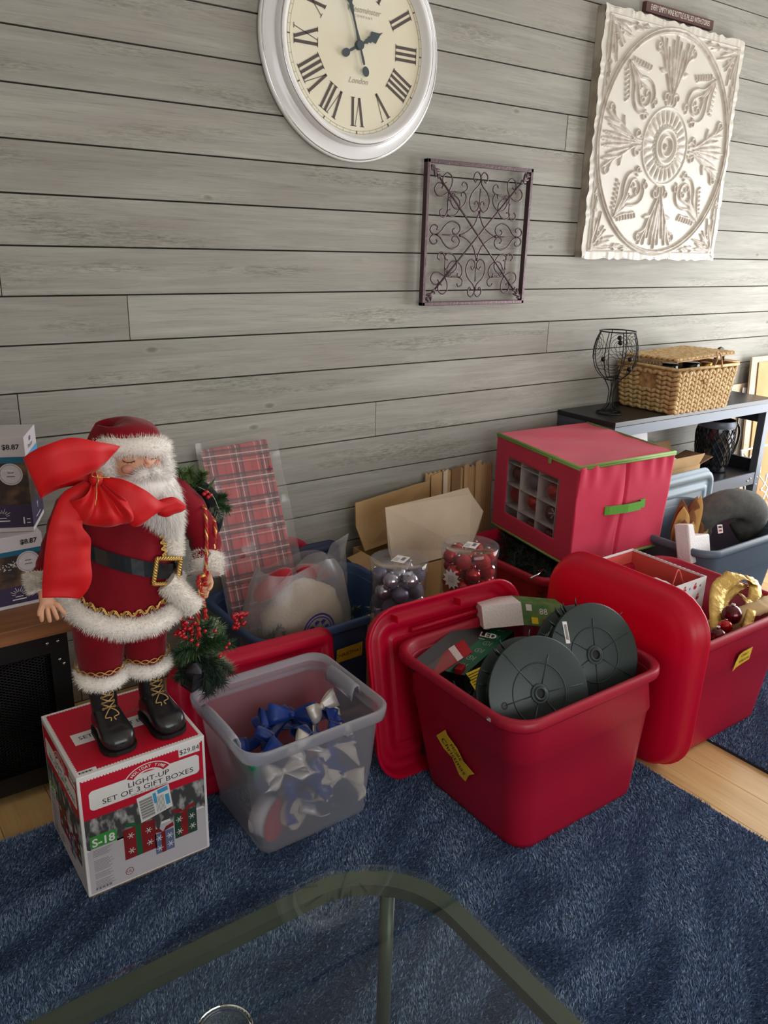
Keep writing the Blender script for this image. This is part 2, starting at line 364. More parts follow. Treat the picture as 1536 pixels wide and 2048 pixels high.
mat('bauble_red', (176, 18, 28), 0.16, 0.55, coat=0.6); mat('bauble_dark', (86, 14, 26), 0.2, 0.6, coat=0.5); mat('bauble_glitter', (196, 24, 26), 0.5, 0.4, bump=1.0, bscale=500)
mat('bauble_silver', (170, 166, 180), 0.16, 0.9); mat('bauble_matte', (110, 104, 126), 0.4, 0.6); mat('bauble_sparkle', (120, 116, 134), 0.45, 0.6, bump=1.0, bscale=420)
clear_mat('clear_shell', (244, 244, 246), 0.06, (220, 220, 225), 0.05, 0.5)
clear_mat('milky_plastic', (238, 238, 244), 0.34, (210, 212, 222), 0.22, 0.3)
clear_mat('milky_rim', (224, 226, 234), 0.60, (214, 216, 224), 0.25, 0.3)
clear_mat('thin_bag', (232, 232, 232), 0.26, (206, 204, 204), 0.28, 0.6)
clear_mat('film', (246, 244, 244), 0.20, (226, 222, 222), 0.14, 0.7)
clear_mat('window_film', (240, 236, 238), 0.08, (190, 180, 186), 0.12, 0.4)
mat('handle_green', (18, 120, 84), 0.4)
mat('ribbon_blue', (16, 62, 150), 0.3, sheen=0.3, col2=(10, 40, 110), nscale=12); mat('ribbon_silver', (214, 210, 202), 0.32, 0.35)
mat('ribbon_cream', (226, 216, 196), 0.45, sheen=0.2)
mat('velvet_bow', (200, 1, 10), 0.6, sheen=0.12, bump=0.05, bscale=300); mat('velvet_red', (132, 4, 26), 0.8, col2=(112, 2, 20), nscale=9, sheen=0.16, spec=.25, bump=0.1, bscale=120)
mat('velvet_dark', (112, 8, 30), 0.8, sheen=0.5)
mat('white_fur', (240, 234, 226), 0.85, sheen=0.3); mat('beard_hair', (244, 240, 236), 0.6, sheen=0.2)
mat('skin', (214, 160, 126), 0.5, sss=0.1); mat('cheek', (210, 146, 122), 0.5); mat('lash', (80, 48, 34), 0.7)
mat('leather', (34, 34, 36), 0.28, bump=0.08, bscale=90, coat=0.2); mat('sole', (20, 20, 22), 0.6); mat('belt_black', (34, 36, 40), 0.2, bump=0.12, bscale=40, coat=0.4)
mat('gold_cord', (206, 170, 96), 0.35, 0.7); mat('lace', (186, 150, 92), 0.5); mat('cord_red', (176, 30, 30), 0.6)
mat('plaid_dark', (24, 34, 34), 0.85, bump=0.2, bscale=300)
mat('needle_dark', (32, 58, 42), 0.6); mat('needle_green', (64, 100, 56), 0.55); mat('needle_light', (126, 146, 86), 0.5); mat('needle_frost', (176, 184, 168), 0.5); mat('twig', (60, 46, 34), 0.8)
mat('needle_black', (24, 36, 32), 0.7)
mat('berry', (176, 20, 34), 0.25, coat=0.5)
mat('box_red', (196, 16, 46), 0.5); mat('box_white', (232, 230, 230), 0.55); mat('box_snow', (196, 188, 196), 0.6)
mat('print_green', (60, 150, 64), 0.55); mat('print_blue', (70, 160, 208), 0.55); mat('print_grey', (120, 118, 122), 0.7)
mat('print_pine', (66, 66, 68), 0.6, col2=(186, 184, 184), nscale=34, detail=6, lo=0.48, hi=0.66, stretch=(1.6, 1, 0.8)); mat('print_gift_red', (150, 30, 36), 0.6, col2=(120, 24, 30), nscale=20); mat('print_gift_green', (42, 70, 56), 0.6); mat('print_gift_blue', (100, 112, 150), 0.6); mat('print_ribbon_green', (30, 96, 62), 0.6)
mat('board_raw', (166, 128, 92), 0.9)
mat('night_print', (52, 42, 40), 0.5, col2=(150, 112, 76), nscale=14, detail=7, lo=0.46, hi=0.80, stretch=(1, 1, 1.4)); mat('violet_print', (58, 46, 78), 0.5); mat('teal_print', (24, 100, 132), 0.5); mat('pale_print', (206, 200, 206), 0.5)
mat('seal_print', (226, 220, 220), 0.5)
mat('cab_black', (16, 16, 18), 0.35); mat('mesh_black', (22, 19, 18), 0.5, 0.3)
mat('spool_green', (40, 54, 54), 0.42, bump=0.05, bscale=200); mat('wire_green', (26, 44, 34), 0.5); mat('tag_yellow', (236, 206, 30), 0.6)
mat('led_black', (30, 30, 34), 0.45); mat('led_green', (14, 104, 74), 0.45); mat('photo_green', (58, 110, 54), 0.5, col2=(110, 130, 70), nscale=30); mat('card_red', (176, 36, 46), 0.5)
mat('foam_white', (226, 220, 220), 0.8, bump=0.3, bscale=160); mat('husk_brown', (150, 96, 58), 0.8, col2=(120, 72, 42), nscale=14); mat('husk_straw', (206, 160, 92), 0.7)
mat('pillow_grey', (86, 88, 88), 0.95, col2=(104, 104, 100), nscale=30, bump=0.5, bscale=400); mat('pillow_dark', (58, 62, 68), 0.9)
mat('gold_lame', (206, 172, 96), 0.28, 0.45, bump=0.4, bscale=90); mat('paper_kraft', (186, 156, 112), 0.75)
mat('bag_pattern', (226, 224, 226), 0.6); mat('salmon', (204, 78, 70), 0.7); mat('paper_white', (224, 222, 224), 0.7, bump=0.4, bscale=40)
mat('knit_cream', (214, 196, 172), 0.95, bump=0.6, bscale=120, sheen=0.3); mat('hat_red', (160, 14, 32), 0.85, sheen=0.4)
mat('bag_ink', (34, 38, 110), 0.5)
mat('table_metal', (80, 82, 74), 0.34, 0.25)
mat('rug_base', (54, 72, 104), 0.95); mat('rug_dark', (62, 82, 118), 0.9); mat('rug_mid', (90, 114, 150), 0.9); mat('rug_lite', (146, 162, 190), 0.9)
mat('rug2_base', (34, 40, 58), 0.95)
# glass of the table
g = bpy.data.materials.new('table_glass'); g.use_nodes = True; nt = g.node_tree
for n in list(nt.nodes):
    if n.type != 'OUTPUT_MATERIAL': nt.nodes.remove(n)
go = [n for n in nt.nodes if n.type == 'OUTPUT_MATERIAL'][0]
ta = nt.nodes.new('ShaderNodeBsdfTransparent'); ta.inputs[0].default_value = (0.90, 0.965, 0.94, 1)
gl = nt.nodes.new('ShaderNodeBsdfGlossy'); gl.inputs['Roughness'].default_value = 0.02
fr = nt.nodes.new('ShaderNodeFresnel'); fr.inputs[0].default_value = 1.52; mx = nt.nodes.new('ShaderNodeMixShader')
ge = nt.nodes.new('ShaderNodeNewGeometry'); iv = nt.nodes.new('ShaderNodeMath'); iv.operation = 'SUBTRACT'; iv.inputs[0].default_value = 1.0; nt.links.new(ge.outputs['Backfacing'], iv.inputs[1]); fm = nt.nodes.new('ShaderNodeMath'); fm.operation = 'MULTIPLY'; nt.links.new(fr.outputs[0], fm.inputs[0]); nt.links.new(iv.outputs[0], fm.inputs[1]); nt.links.new(fm.outputs[0], mx.inputs[0]); nt.links.new(ta.outputs[0], mx.inputs[1]); nt.links.new(gl.outputs[0], mx.inputs[2]); nt.links.new(mx.outputs[0], go.inputs[0]); M['table_glass'] = g
# tartan wrapping paper
def tartan():
    m = bpy.data.materials.new('tartan'); m.use_nodes = True; N = m.node_tree.nodes; K = m.node_tree.links; b = N['Principled BSDF']; b.inputs['Roughness'].default_value = 0.45
    tc = N.new('ShaderNodeTexCoord'); sp = N.new('ShaderNodeSeparateXYZ'); K.new(tc.outputs['Object'], sp.inputs[0])
    prev = None; col = N.new('ShaderNodeRGB'); col.outputs[0].default_value = lin((186, 52, 58)); prev = col.outputs[0]
    def band(axis, period, ph, width, c, fac):
        nonlocal prev
        a = N.new('ShaderNodeMath'); a.operation = 'ADD'; a.inputs[1].default_value = 10 + ph; K.new(sp.outputs[axis], a.inputs[0])
        q = N.new('ShaderNodeMath'); q.operation = 'MODULO'; q.inputs[1].default_value = period; K.new(a.outputs[0], q.inputs[0])
        l = N.new('ShaderNodeMath'); l.operation = 'LESS_THAN'; l.inputs[1].default_value = width; K.new(q.outputs[0], l.inputs[0])
        f = N.new('ShaderNodeMath'); f.operation = 'MULTIPLY'; f.inputs[1].default_value = fac; K.new(l.outputs[0], f.inputs[0])
        x = N.new('ShaderNodeMixRGB'); x.inputs[2].default_value = lin(c); K.new(f.outputs[0], x.inputs[0]); K.new(prev, x.inputs[1]); prev = x.outputs[0]
    for ax, per in ((0, 0.096), (2, 0.078)):
        band(ax, per, 0.0, 0.032, (70, 40, 60), 0.45); band(ax, per, 0.0, 0.006, (30, 34, 50), 0.75); band(ax, per, -0.026, 0.006, (30, 34, 50), 0.75)
        band(ax, per, -0.0125, 0.0035, (226, 214, 206), 0.7); band(ax, per, 0.012, 0.003, (206, 190, 180), 0.6); band(ax, per, -0.060, 0.003, (40, 44, 60), 0.5)
    K.new(prev, b.inputs['Base Color']); M['tartan'] = m
tartan()

# the lids are thin enough to glow when daylight stands behind them
for nm in ('lid_red',):
    nt_ = M[nm].node_tree; b_ = nt_.nodes['Principled BSDF']; o_ = [n for n in nt_.nodes if n.type == 'OUTPUT_MATERIAL'][0]
    tr_ = nt_.nodes.new('ShaderNodeBsdfTranslucent'); tr_.inputs[0].default_value = lin((255, 4, 78)); mx_ = nt_.nodes.new('ShaderNodeMixShader'); mx_.inputs[0].default_value = 0.32
    nt_.links.new(b_.outputs[0], mx_.inputs[1]); nt_.links.new(tr_.outputs[0], mx_.inputs[2]); nt_.links.new(mx_.outputs[0], o_.inputs[0])

# ---------------------------------------------------------------- the room
XL, XR, YF, YB, ZC = -2.0, 5.0, -3.0, 2.52, 2.75
f = MB(); f.bb((XL - 0.2, YF - 0.2, -0.1), (XR + 0.2, YB + 0.2, -0.022)); floor = struct('floor', f, 'groove')
fb = {}
for i in range(int((XR - XL) / 0.14) + 1):
    x0 = XL + i * 0.14
    if x0 < -0.3 or x0 > 4.6: continue
    y = YF if x0 < 0 else -0.2; y = -0.2 + (i % 3) * 0.13
    y0 = -0.7
    while y0 < YB:
        L = 1.15 + 0.5 * random.random(); y1 = min(y0 + L, YB)
        m = MB(); m.bb((x0 + 0.0006, y0 + 0.0006, -0.022), (x0 + 0.1394, y1 - 0.0006, 0.0)); struct('floorboard', m, 'floor_wood', floor, bevel=0.0008)
        y0 = y1
m = MB(); m.bb((XL, YF, -0.022), (XR, -0.7, -0.001)); m.bb((XL, -0.7, -0.022), (-0.3, YB, -0.001)); m.bb((4.7, -0.7, -0.022), (XR, YB, -0.001)); struct('floor_field', m, 'floor_wood', floor)
wb = MB(); wb.bb((XL, YB + 0.016, -0.03), (XR, YB + 0.12, ZC)); wall = struct('wall_back', wb, 'groove')
PP = 0.13684; Z0 = 1.5 + PP * 6.73565
joints = {3: [1133, 265], 8: [257, 635], 9: [1095, 674], 10: [39, 830], 11: [751, 838]}
rj = random.Random(3)
for i in range(-2, 18):
    zt = Z0 - PP * i; zb = max(zt - PP, 0.0)
    if zb >= ZC or zt <= 0: continue
    zt = min(zt, ZC)
    xs = [XL]
    if i in joints: xs.append(at(joints[i][0], joints[i][1], y=YB)[0])
    elif i > 13: xs.append(XL + 1.4 + rj.random() * 1.5)
    if i in (0, 5, 7): xs.append(-0.9 + 0.2 * i)
    xs.append(XR)
    for a, b in zip(xs[:-1], xs[1:]):
        if b - a < 0.2: continue
        m = MB(); dy = rj.random() * 0.0015
        m.bb((a + 0.0012, YB - dy, zb + 0.0022), (b - 0.0012, YB + 0.018, zt - 0.0022)); struct('wall_plank', m, 'wall_wood', wall, bevel=0.0012)
# the unseen sides of the room, with the windows the daylight comes through
m = MB(); m.bb((XL - 0.1, YF, 0), (XL, YB, ZC)); struct('wall_left', m, 'plaster')
m = MB(); m.bb((XL, YF - 0.1, 0), (-0.7, YF, ZC)); m.bb((2.9, YF - 0.1, 0), (XR, YF, ZC)); m.bb((-0.7, YF - 0.1, 0), (2.9, YF, 0.7)); m.bb((-0.7, YF - 0.1, 2.4), (2.9, YF, ZC)); struct('wall_front', m, 'plaster')
m = MB(); m.bb((XR, YF, 0), (XR + 0.1, -0.15, ZC)); m.bb((XR, 2.25, 0), (XR + 0.1, YB, ZC)); m.bb((XR, -0.15, 2.25), (XR + 0.1, 2.25, ZC)); m.bb((XR, -0.15, 0), (XR + 0.1, 2.25, 0.12)); struct('wall_right', m, 'plaster')
m = MB(); m.bb((XL - 0.1, YF - 0.1, ZC), (XR + 0.1, YB + 0.12, ZC + 0.1)); struct('ceiling', m, 'ceiling_paint')
def win(name, bars):
    m = MB()
    for a, b in bars: m.bb(a, b)
    return struct(name, m, 'window_paint')
win('window_1', [((XR, -0.15, 0.12), (XR + 0.06, -0.09, 2.25)), ((XR, 2.19, 0.12), (XR + 0.06, 2.25, 2.25)), ((XR, 1.02, 0.12), (XR + 0.06, 1.08, 2.25)), ((XR, -0.15, 0.12), (XR + 0.06, 2.25, 0.18)), ((XR, -0.15, 2.19), (XR + 0.06, 2.25, 2.25))])
win('window_2', [((-0.7, YF - 0.06, 0.7), (-0.64, YF, 2.4)), ((2.84, YF - 0.06, 0.7), (2.9, YF, 2.4)), ((1.07, YF - 0.06, 0.7), (1.13, YF, 2.4)), ((-0.7, YF - 0.06, 0.7), (2.9, YF, 0.76)), ((-0.7, YF - 0.06, 2.34), (2.9, YF, 2.4))])

# ---------------------------------------------------------------- rugs
def rug(name, x0, x1, y0, y1, dens, label, mats, base, vis):
    r = thing(name, label, 'rug', ((x0 + x1) / 2, (y0 + y1) / 2, 0))
    m = MB(); m.add(*(lambda a: (a.v, a.f))(MB().bb((x0, y0, 0.0005), (x1, y1, 0.010)))); obj('backing', m, base, r)
    vx0, vx1, vy0, vy1 = vis
    n = int((vx1 - vx0) * (vy1 - vy0) * dens)
    X = vx0 + np.random.rand(n) * (vx1 - vx0); Y = vy0 + np.random.rand(n) * (vy1 - vy0)
    # tufts are brushed one way or the other in long swirls
    ph = 1.3 * np.sin(X * 2.1 + Y * 1.1 + 1) + 0.8 * np.sin(Y * 4.4 - X * 2.0) + 0.6 * np.sin(X * 9 + Y * 13 + 2 * np.sin(Y * 7))
    s1 = np.sin(Y * 21 - X * 9 + 2.2 * np.sin(X * 5 + Y * 3) + ph) + 0.7 * np.sin(Y * 47 - X * 15 + 3 * np.sin(X * 8.3 - Y * 4))
    ang = 0.7 + 0.9 * np.sin(X * 3 + Y * 2) + 1.4 * np.tanh(s1)
    base_p = np.stack([X, Y, np.full(n, 0.009)], 1); D = np.stack([np.cos(ang), np.sin(ang), np.zeros(n)], 1)
    nr = np.tile(np.array([[0, 0, 1.0]]), (n, 1)); T = hairs(base_p, nr, 0.0085, 0.0032, 0.8, D, 0.8)
    pick = s1 * 0.32 + np.random.normal(size=n) * 0.75  # random tuft tones, plus brushed-pile shading painted into the colour along the swirls
    order = np.where(pick < -0.35, 0, np.where(pick < 0.75, 1, 2))
    p = MB()
    for k in range(3): p.use(mats[k]); p.tris(T[order == k])
    obj('pile', p, None, r, kind='stuff')
    return r
rug('area_rug', -0.9, 1.895, -0.6, 1.94, 150000, 'blue shaggy area rug lying under the glass table and front bins', ['rug_dark', 'rug_mid', 'rug_lite'], 'rug_base', (-0.1, 1.895, 0.42, 1.94))
rug('area_rug', 2.19, 4.4, -0.2, 1.72, 110000, 'second blue rug at the right edge, past the bare strip of floorboards', ['rug_dark', 'rug_mid', 'rug_lite'], 'rug2_base', (2.19, 3.3, 0.4, 1.60))

# ---------------------------------------------------------------- plastic totes and lids
def tote(name, label, base, rim, h, m, r=0.07, lip=0.018, step=0.3, th=0.004, cat='storage bin', lipm=None, ribs=False):
    bx0, bx1, by0, by1 = base; rx0, rx1, ry0, ry1 = rim
    t = thing(name, label, cat, ((bx0 + bx1) / 2, (by0 + by1) / 2, 0))
    def ring(f, z, o=0.0, rr=None):
        return rrect(bx0 + (rx0 - bx0) * f - o, bx1 + (rx1 - bx1) * f + o, by0 + (ry0 - by0) * f - o, by1 + (ry1 - by1) * f + o, (rr or r) * (0.8 + 0.35 * f), z, 6)
    L = lip; zs = h * (1 - step)
    rings = [ring(0, 0.012, -0.03), ring(0, 0.008, -0.012), ring(0.02, 0.014, -0.002), ring(0.04, 0.03, 0)]
    fz = zs / h * 0.78
    rings += [ring(fz * 0.5, zs * 0.5, 0), ring(fz, zs - 0.006, 0), ring(fz, zs, 0.004), ring(0.82, h - 0.032, 0.004 - L + L * 0.0), ring(0.84, h - 0.03, -L + 0.004)]
    rings += [ring(0.98, h - 0.028, 0), ring(1, h - 0.022, 0.001), ring(1, h - 0.005, 0.0), ring(1, h, -0.004), ring(1, h, -L + 0.004), ring(0.97, h - 0.008, -L)]
    rings += [ring(fz, zs, -th * 0.5), ring(fz * 0.5, zs * 0.5, -th), ring(0.05, 0.03, -th), ring(0, 0.014, -0.03)]
    b = MB(); b.loft(rings, True, True, True); obj('body', b, m, t)
    return t
def tapeon(t, pl, pts, words, sz, rot=0.0):
    b = MB(); b.use('tape'); b.prism(pts, pl, 0.0004, 0.0012); b.use('ink')
    for (x, y, s, sc) in words: b.text(pl, x, y, s, sz * sc, 0.0016, rot=rot, shear=0.15)
    obj('tape_label', b, None, t, label='strip of yellow tape with handwriting')

t1 = tote('storage_tote', 'open red plastic tote in front, filled with green light spools', (1.305, 1.78, 1.155, 1.55), (1.245, 1.84, 1.14, 1.665), 0.41, 'tote_red')
nx = Vector((-0.055, 0, 0.41)).normalized()
pl = Pl((1.274, 1.385, 0.19), (0, -1, 0), (-0.13, 0, 1))
ca, sa = math.cos(-0.62), math.sin(-0.62)
def ro(x, y): return (x * ca - y * sa, x * sa + y * ca)
tapeon(t1, pl, [ro(p[0] * .88, p[1] * 1.55) for p in [(-0.085, -0.018), (-0.04, -0.02), (0.0, -0.012), (0.05, -0.024), (0.078, -0.018), (0.072, 0.004), (0.08, 0.022), (0.03, 0.014), (-0.01, 0.02), (-0.06, 0.016), (-0.075, 0.02)]], [ro(-.004, .014) + ('MORE', 0.8), ro(-.002, -.008) + ('Christmas', 1.15)], 0.024, -0.62)
b = MB(); q = Pl((1.2435, 1.238, 0.392), (0, -1, 0), (0, 0, 1)); b.use('white_print'); b.rect(q, -0.007, -0.005, 0.007, 0.005, 0.0003); b.use('card_red')
for k in range(3): b.rect(q, -0.001, -0.004 + k * 0.003, 0.0065, -0.0028 + k * 0.003, 0.0005)
b.use('bag_ink'); b.rect(q, -0.0065, 0.0, -0.0015, 0.0045, 0.0005); obj('flag_sticker', b, None, t1, label='tiny flag sticker on the rim')

t2 = tote('storage_tote', 'open red plastic tote at right edge holding gold ribbon wreath and patterned gift box', (2.03, 2.47, 1.185, 1.60), (1.965, 2.56, 1.15, 1.70), 0.41, 'tote_red')
pl = Pl((2.245, 1.1545, 0.305), (1, 0, 0), (0, -0.085, 1))
tapeon(t2, pl, [(-0.045, -0.038), (-0.04, -0.005), (-0.03, 0.018), (-0.01, 0.024), (0.04, 0.026), (0.038, -0.018), (0.0, -0.022), (-0.03, -0.028)], [(0.002, 0.010, 'CHRIST', 0.7), (0.004, -0.010, 'WREATH', 0.8)], 0.017, 0.05)

t3 = tote('storage_tote', 'open blue plastic tote by the wall holding bagged Christmas things', (1.04, 1.53, 1.975, 2.34), (0.985, 1.60, 1.94, 2.40), 0.35, 'tote_blue')
pl = Pl(at(699, 1304, y=1.944), (1, 0, 0), (0, -0.09, 1)); tapeon(t3, pl, [(-0.05, -0.028), (0.05, -0.026), (0.048, 0.026), (-0.05, 0.022)], [(-0.006, -0.002, 'CHRISTMAS', 1.0)], 0.019, 0.03)

t4 = tote('storage_tote', 'red plastic tote of dark greenery under the red fabric box', (2.09, 2.50, 1.83, 2.25), (2.04, 2.57, 1.80, 2.33), 0.365, 'tote_red')
t5 = tote('storage_tote', 'open grey plastic tote holding a grey neck pillow and foam', (2.74, 3.18, 1.62, 2.02), (2.66, 3.27, 1.565, 2.10), 0.42, 'tote_grey')

def lid(name, label, W, Hh, m, mtx, depth=0.042, r=0.10, cat='bin lid', plain=False):
    "lid in its own frame: x across W, y up Hh, crown towards +z; stood up by mtx"
    loc = mtx.translation
    t = thing(name, label, cat, tuple(loc))
    def R(o, z): return [mtx @ p for p in rrect(-W / 2 + o, W / 2 - o, o, Hh - o, max(r - o, 0.012), z, 7)]
    b = MB()
    b.loft([R(0.10, -0.006), R(0.095, 0.0), R(0.075, 0.0), R(0.07, -0.010), R(0.045, -0.010), R(0.04, 0.0), R(0.018, -0.002), R(0.010, -0.008), R(0.004, -depth + 0.006), R(-0.004, -depth + 0.004), R(-0.004, -depth), R(0.006, -depth), R(0.012, -0.012), R(0.020, -0.0065), R(0.040, -0.004), R(0.045, -0.014), R(0.071, -0.014), R(0.076, -0.004), R(0.096, -0.004), R(0.10, -0.010)], True, True, True)
    if plain:
        b = MB(); b.loft([R(0.10, 0.0), R(0.058, 0.0), R(0.052, -0.0035), R(0.036, -0.006), R(0.018, -0.014), R(0.007, -0.030), R(0.002, -depth + 0.008), R(-0.006, -depth + 0.006), R(-0.006, -depth), R(0.004, -depth), R(0.010, -0.032), R(0.021, -0.017), R(0.038, -0.0095), R(0.054, -0.007), R(0.060, -0.0035), R(0.10, -0.0035)], True, True, True)
    obj('panel', b, m, t)
    return t
def frame(o, xd, yd):
    x = Vector(xd).normalized(); y = Vector(yd).normalized(); z = x.cross(y).normalized(); y = z.cross(x)
    o = Vector(o); return Matrix(((x.x, y.x, z.x, o.x), (x.y, y.y, z.y, o.y), (x.z, y.z, z.z, o.z), (0, 0, 0, 1)))
# lid A stands behind the front tote, hollow side towards the room; ribs show
LA = frame((1.455, 1.605, 0.004), (-1, 0.03, 0), (0, 0.20, 1))
la = lid('tote_lid', 'red bin lid standing up behind the front red tote, ribbed inner side showing', 0.57, 0.515, 'lid_red', LA, 0.045, 0.10)
b = MB()
for xx in (-0.05, 0.18): b.box(LA @ Vector((xx, 0.475, -0.026)), (0.003, 0.02, 0.034), LA.to_3x3())
b.tube([LA @ Vector((x, 0.425, -0.014)) for x in (-0.20, -0.1, 0.0, 0.12)], 0.008, 8)
obj('rib', b, 'lid_red', la)
# lid B stands between the two totes, crown towards the room
LB = frame((1.888, 1.405, 0.004), (-0.03, -1, 0), (0.035, 0, 1))
lb = lid('tote_lid', 'bright red bin lid standing on edge between the two open red totes', 0.575, 0.565, 'lid_red', frame((1.884, 1.405, 0.004), (0, -1, 0), (0.03, 0, 1)), 0.072, 0.13, plain=True)
LC = frame((0.86, 1.86, 0.004), (1, 0, 0), (0.02, 0.10, 1))
lid('tote_lid', 'red bin lid leaning against the blue tote behind the clear bin', 0.54, 0.395, 'lid_red', frame((0.93, 1.80, 0.004), (1, 0.05, -0.06), (0.06, 0.22, 1)), 0.03, 0.05)
lid('tote_lid', 'dark blue bin lid leaning on the wall behind the blue tote', 0.46, 0.395, 'lid_blue', frame((1.39, 2.425, 0.004), (1, 0, 0), (0, 0.14, 1)), 0.03, 0.05)
lid('tote_lid', 'red bin lid leaning on the wall, its rounded top showing behind the tartan paper', 0.40, 0.45, 'tote_red', frame((1.33, 2.465, 0.004), (1, 0, 0), (0, 0.10, 1)), 0.03, 0.16)
lid('tote_lid', 'light grey bin lid standing upright behind the grey tote', 0.56, 0.49, 'lid_grey', frame((3.31, 2.125, 0.004), (1, 0.02, 0), (0, 0.03, 1)), 0.035, 0.07)

# ---------------------------------------------------------------- glass table
tb = thing('coffee_table', 'glass topped coffee table with rounded corner in the foreground', 'table', (0.1, 0.4, 0))
def tb_ring(o, z, k=12): return rrect(-0.75 + o, 0.768 - o, -0.35 + o, 0.978 - o, 0.185 - o * 0.6, z, k)
b = MB(); b.loft([tb_ring(0.0015, 0.441), tb_ring(0, 0.443), tb_ring(0, 0.449), tb_ring(0.0015, 0.451)], True, True, True, smooth=False); obj('glass_top', b, 'table_glass', tb)
b = MB(); b.loft([tb_ring(0.004, 0.418), tb_ring(0.004, 0.4405), tb_ring(0.034, 0.4405), tb_ring(0.034, 0.418)], True, smooth=False, loop=True); obj('rim_frame', b, 'table_metal', tb, label='dark metal frame under the glass edge')
def bar(a, c, w, h, z):
    a = Vector(a); c = Vector(c); d = (c - a); n = Vector((-d.y, d.x, 0)).normalized() * w / 2; q = MB()
    q.hexa([Vector((p.x, p.y, z - h)) for p in (a - n, a + n, c + n, c - n)] + [Vector((p.x, p.y, z)) for p in (a - n, a + n, c + n, c - n)]); return q
for sx, sy in ((0.693, 0.905), (-0.66, 0.905), (0.693, -0.27), (-0.66, -0.27)):
    b = MB(); b.cyl((sx, sy, 0.209), 0.013, 0.416, 20); obj('leg', b, 'table_metal', tb)
mat('clear_glass', (225, 235, 232), 0.03, trans=1.0)
gd = MB(); gd.lathe([(0.0, 0.4515), (0.034, 0.4515), (0.038, 0.455), (0.040, 0.462), (0.038, 0.466), (0.034, 0.464), (0.030, 0.459), (0.0, 0.459)], (0.330, 0.790, 0.0004), 28)
tag(obj('tealight_holder', gd, 'clear_glass'), 'small round clear glass holder on the glass table at the bottom edge', 'candle holder')
# ---------------------------------------------------------------- wall clock
CX, CZ = 1.660, 2.105
RX = Matrix.Rotation(PI / 2, 3, 'X')   # lathe axis to -y
ck = thing('wall_clock', 'large round silver and cream clock with roman numerals high on the wall', 'clock', (CX, 2.515, CZ - 0.345))
cc = (CX, 2.518, CZ)
b = MB(); b.lathe([(0.02, 0.0), (0.345, 0.0), (0.349, 0.004), (0.349, 0.014), (0.345, 0.018), (0.338, 0.018), (0.334, 0.015), (0.310, 0.024), (0.300, 0.028), (0.29, 0.028)], cc, 96, RX); obj('outer_rim', b, 'clock_silver', ck)
b = MB(); b.lathe([(0.302, 0.026), (0.303, 0.040), (0.299, 0.052), (0.293, 0.058), (0.286, 0.060), (0.280, 0.057), (0.276, 0.050), (0.272, 0.040), (0.262, 0.030)], cc, 96, RX); obj('bezel', b, 'clock_silver', ck)
b = MB(); b.torus((CX, 2.518 - 0.0565, CZ), 0.2945, 0.0022, 96, 6, RX); b.torus((CX, 2.518 - 0.016, CZ), 0.3415, 0.003, 96, 6, RX); obj('chrome_bead', b, 'chrome', ck, label='thin mirror bright ring on the rim')
b = MB(); b.lathe([(0.0, 0.033), (0.277, 0.033)], cc, 96, RX); obj('dial', b, 'clock_cream', ck)
F = Pl((CX, 2.518 - 0.0335, CZ), (1, 0, 0), (0, 0, 1))
b = MB(); b.use('clock_ink')
for R0 in (0.2535, 0.2625):
    b.line(F, [(R0 * math.cos(a), R0 * math.sin(a)) for a in [2 * PI * i / 120 for i in range(121)]], 0.0008, 0.0004)
for i in range(60):
    a = 2 * PI * i / 60; ca, sa = math.cos(a), math.sin(a); wd = 0.004 if i % 5 == 0 else 0.0008
    b.line(F, [(0.2535 * ca, 0.2535 * sa), (0.2625 * ca, 0.2625 * sa)], wd, 0.0005)
obj('minute_track', b, None, ck)
RN = ['XII', 'I', 'II', 'III', 'IIII', 'V', 'VI', 'VII', 'VIII', 'IX', 'X', 'XI']
def glyph(b, P2, ch, x):
    Hn = 0.043
    def L(p, q, wd): b.line(P2, [p, q], wd, 0.0008)
    def serif(cx, y, wd): L((cx - wd / 2, y), (cx + wd / 2, y), 0.0022)
    if ch == 'I': L((x, -Hn), (x, Hn), 0.0095); serif(x, Hn, 0.017); serif(x, -Hn, 0.017); return 0.018
    if ch == 'V': L((x - 0.013, Hn), (x + 0.001, -Hn), 0.0090); L((x + 0.016, Hn), (x + 0.001, -Hn), 0.0022); serif(x - 0.013, Hn, 0.018); serif(x + 0.016, Hn, 0.012); return 0.032
    L((x - 0.015, Hn), (x + 0.015, -Hn), 0.0095); L((x + 0.015, Hn), (x - 0.015, -Hn), 0.0022)
    for sx in (-0.015, 0.015): serif(x + sx, Hn, 0.015); serif(x + sx, -Hn, 0.015)
    return 0.036
for k, s in enumerate(RN):
    th = PI / 2 - 2 * PI * k / 12; out = Vector((math.cos(th), 0, math.sin(th))); rt = Vector((math.sin(th), 0, -math.cos(th)))
    P2 = Pl(F.o + out * 0.196, rt, out)
    adv = {'I': 0.018, 'V': 0.034, 'X': 0.036}; W = sum(adv[c] for c in s); x = -W / 2; b = MB(); b.use('clock_ink')
    for c in s: glyph(b, P2, c, x + adv[c] / 2); x += adv[c]
    obj('numeral', b, None, ck)
b = MB(); b.use('clock_ghost'); b.text(F, 0.020, 0.103, 'Westminster', 0.025, 0.0006, shear=0.35); b.text(F, 0.020, 0.084, 'C O M P A N Y', 0.011, 0.0006); b.text(F, 0.002, -0.103, 'London', 0.025, 0.0006, shear=0.4)
obj('dial_writing', b, None, ck, kind='stuff')
hub = Vector((CX, 2.518 - 0.040, CZ))
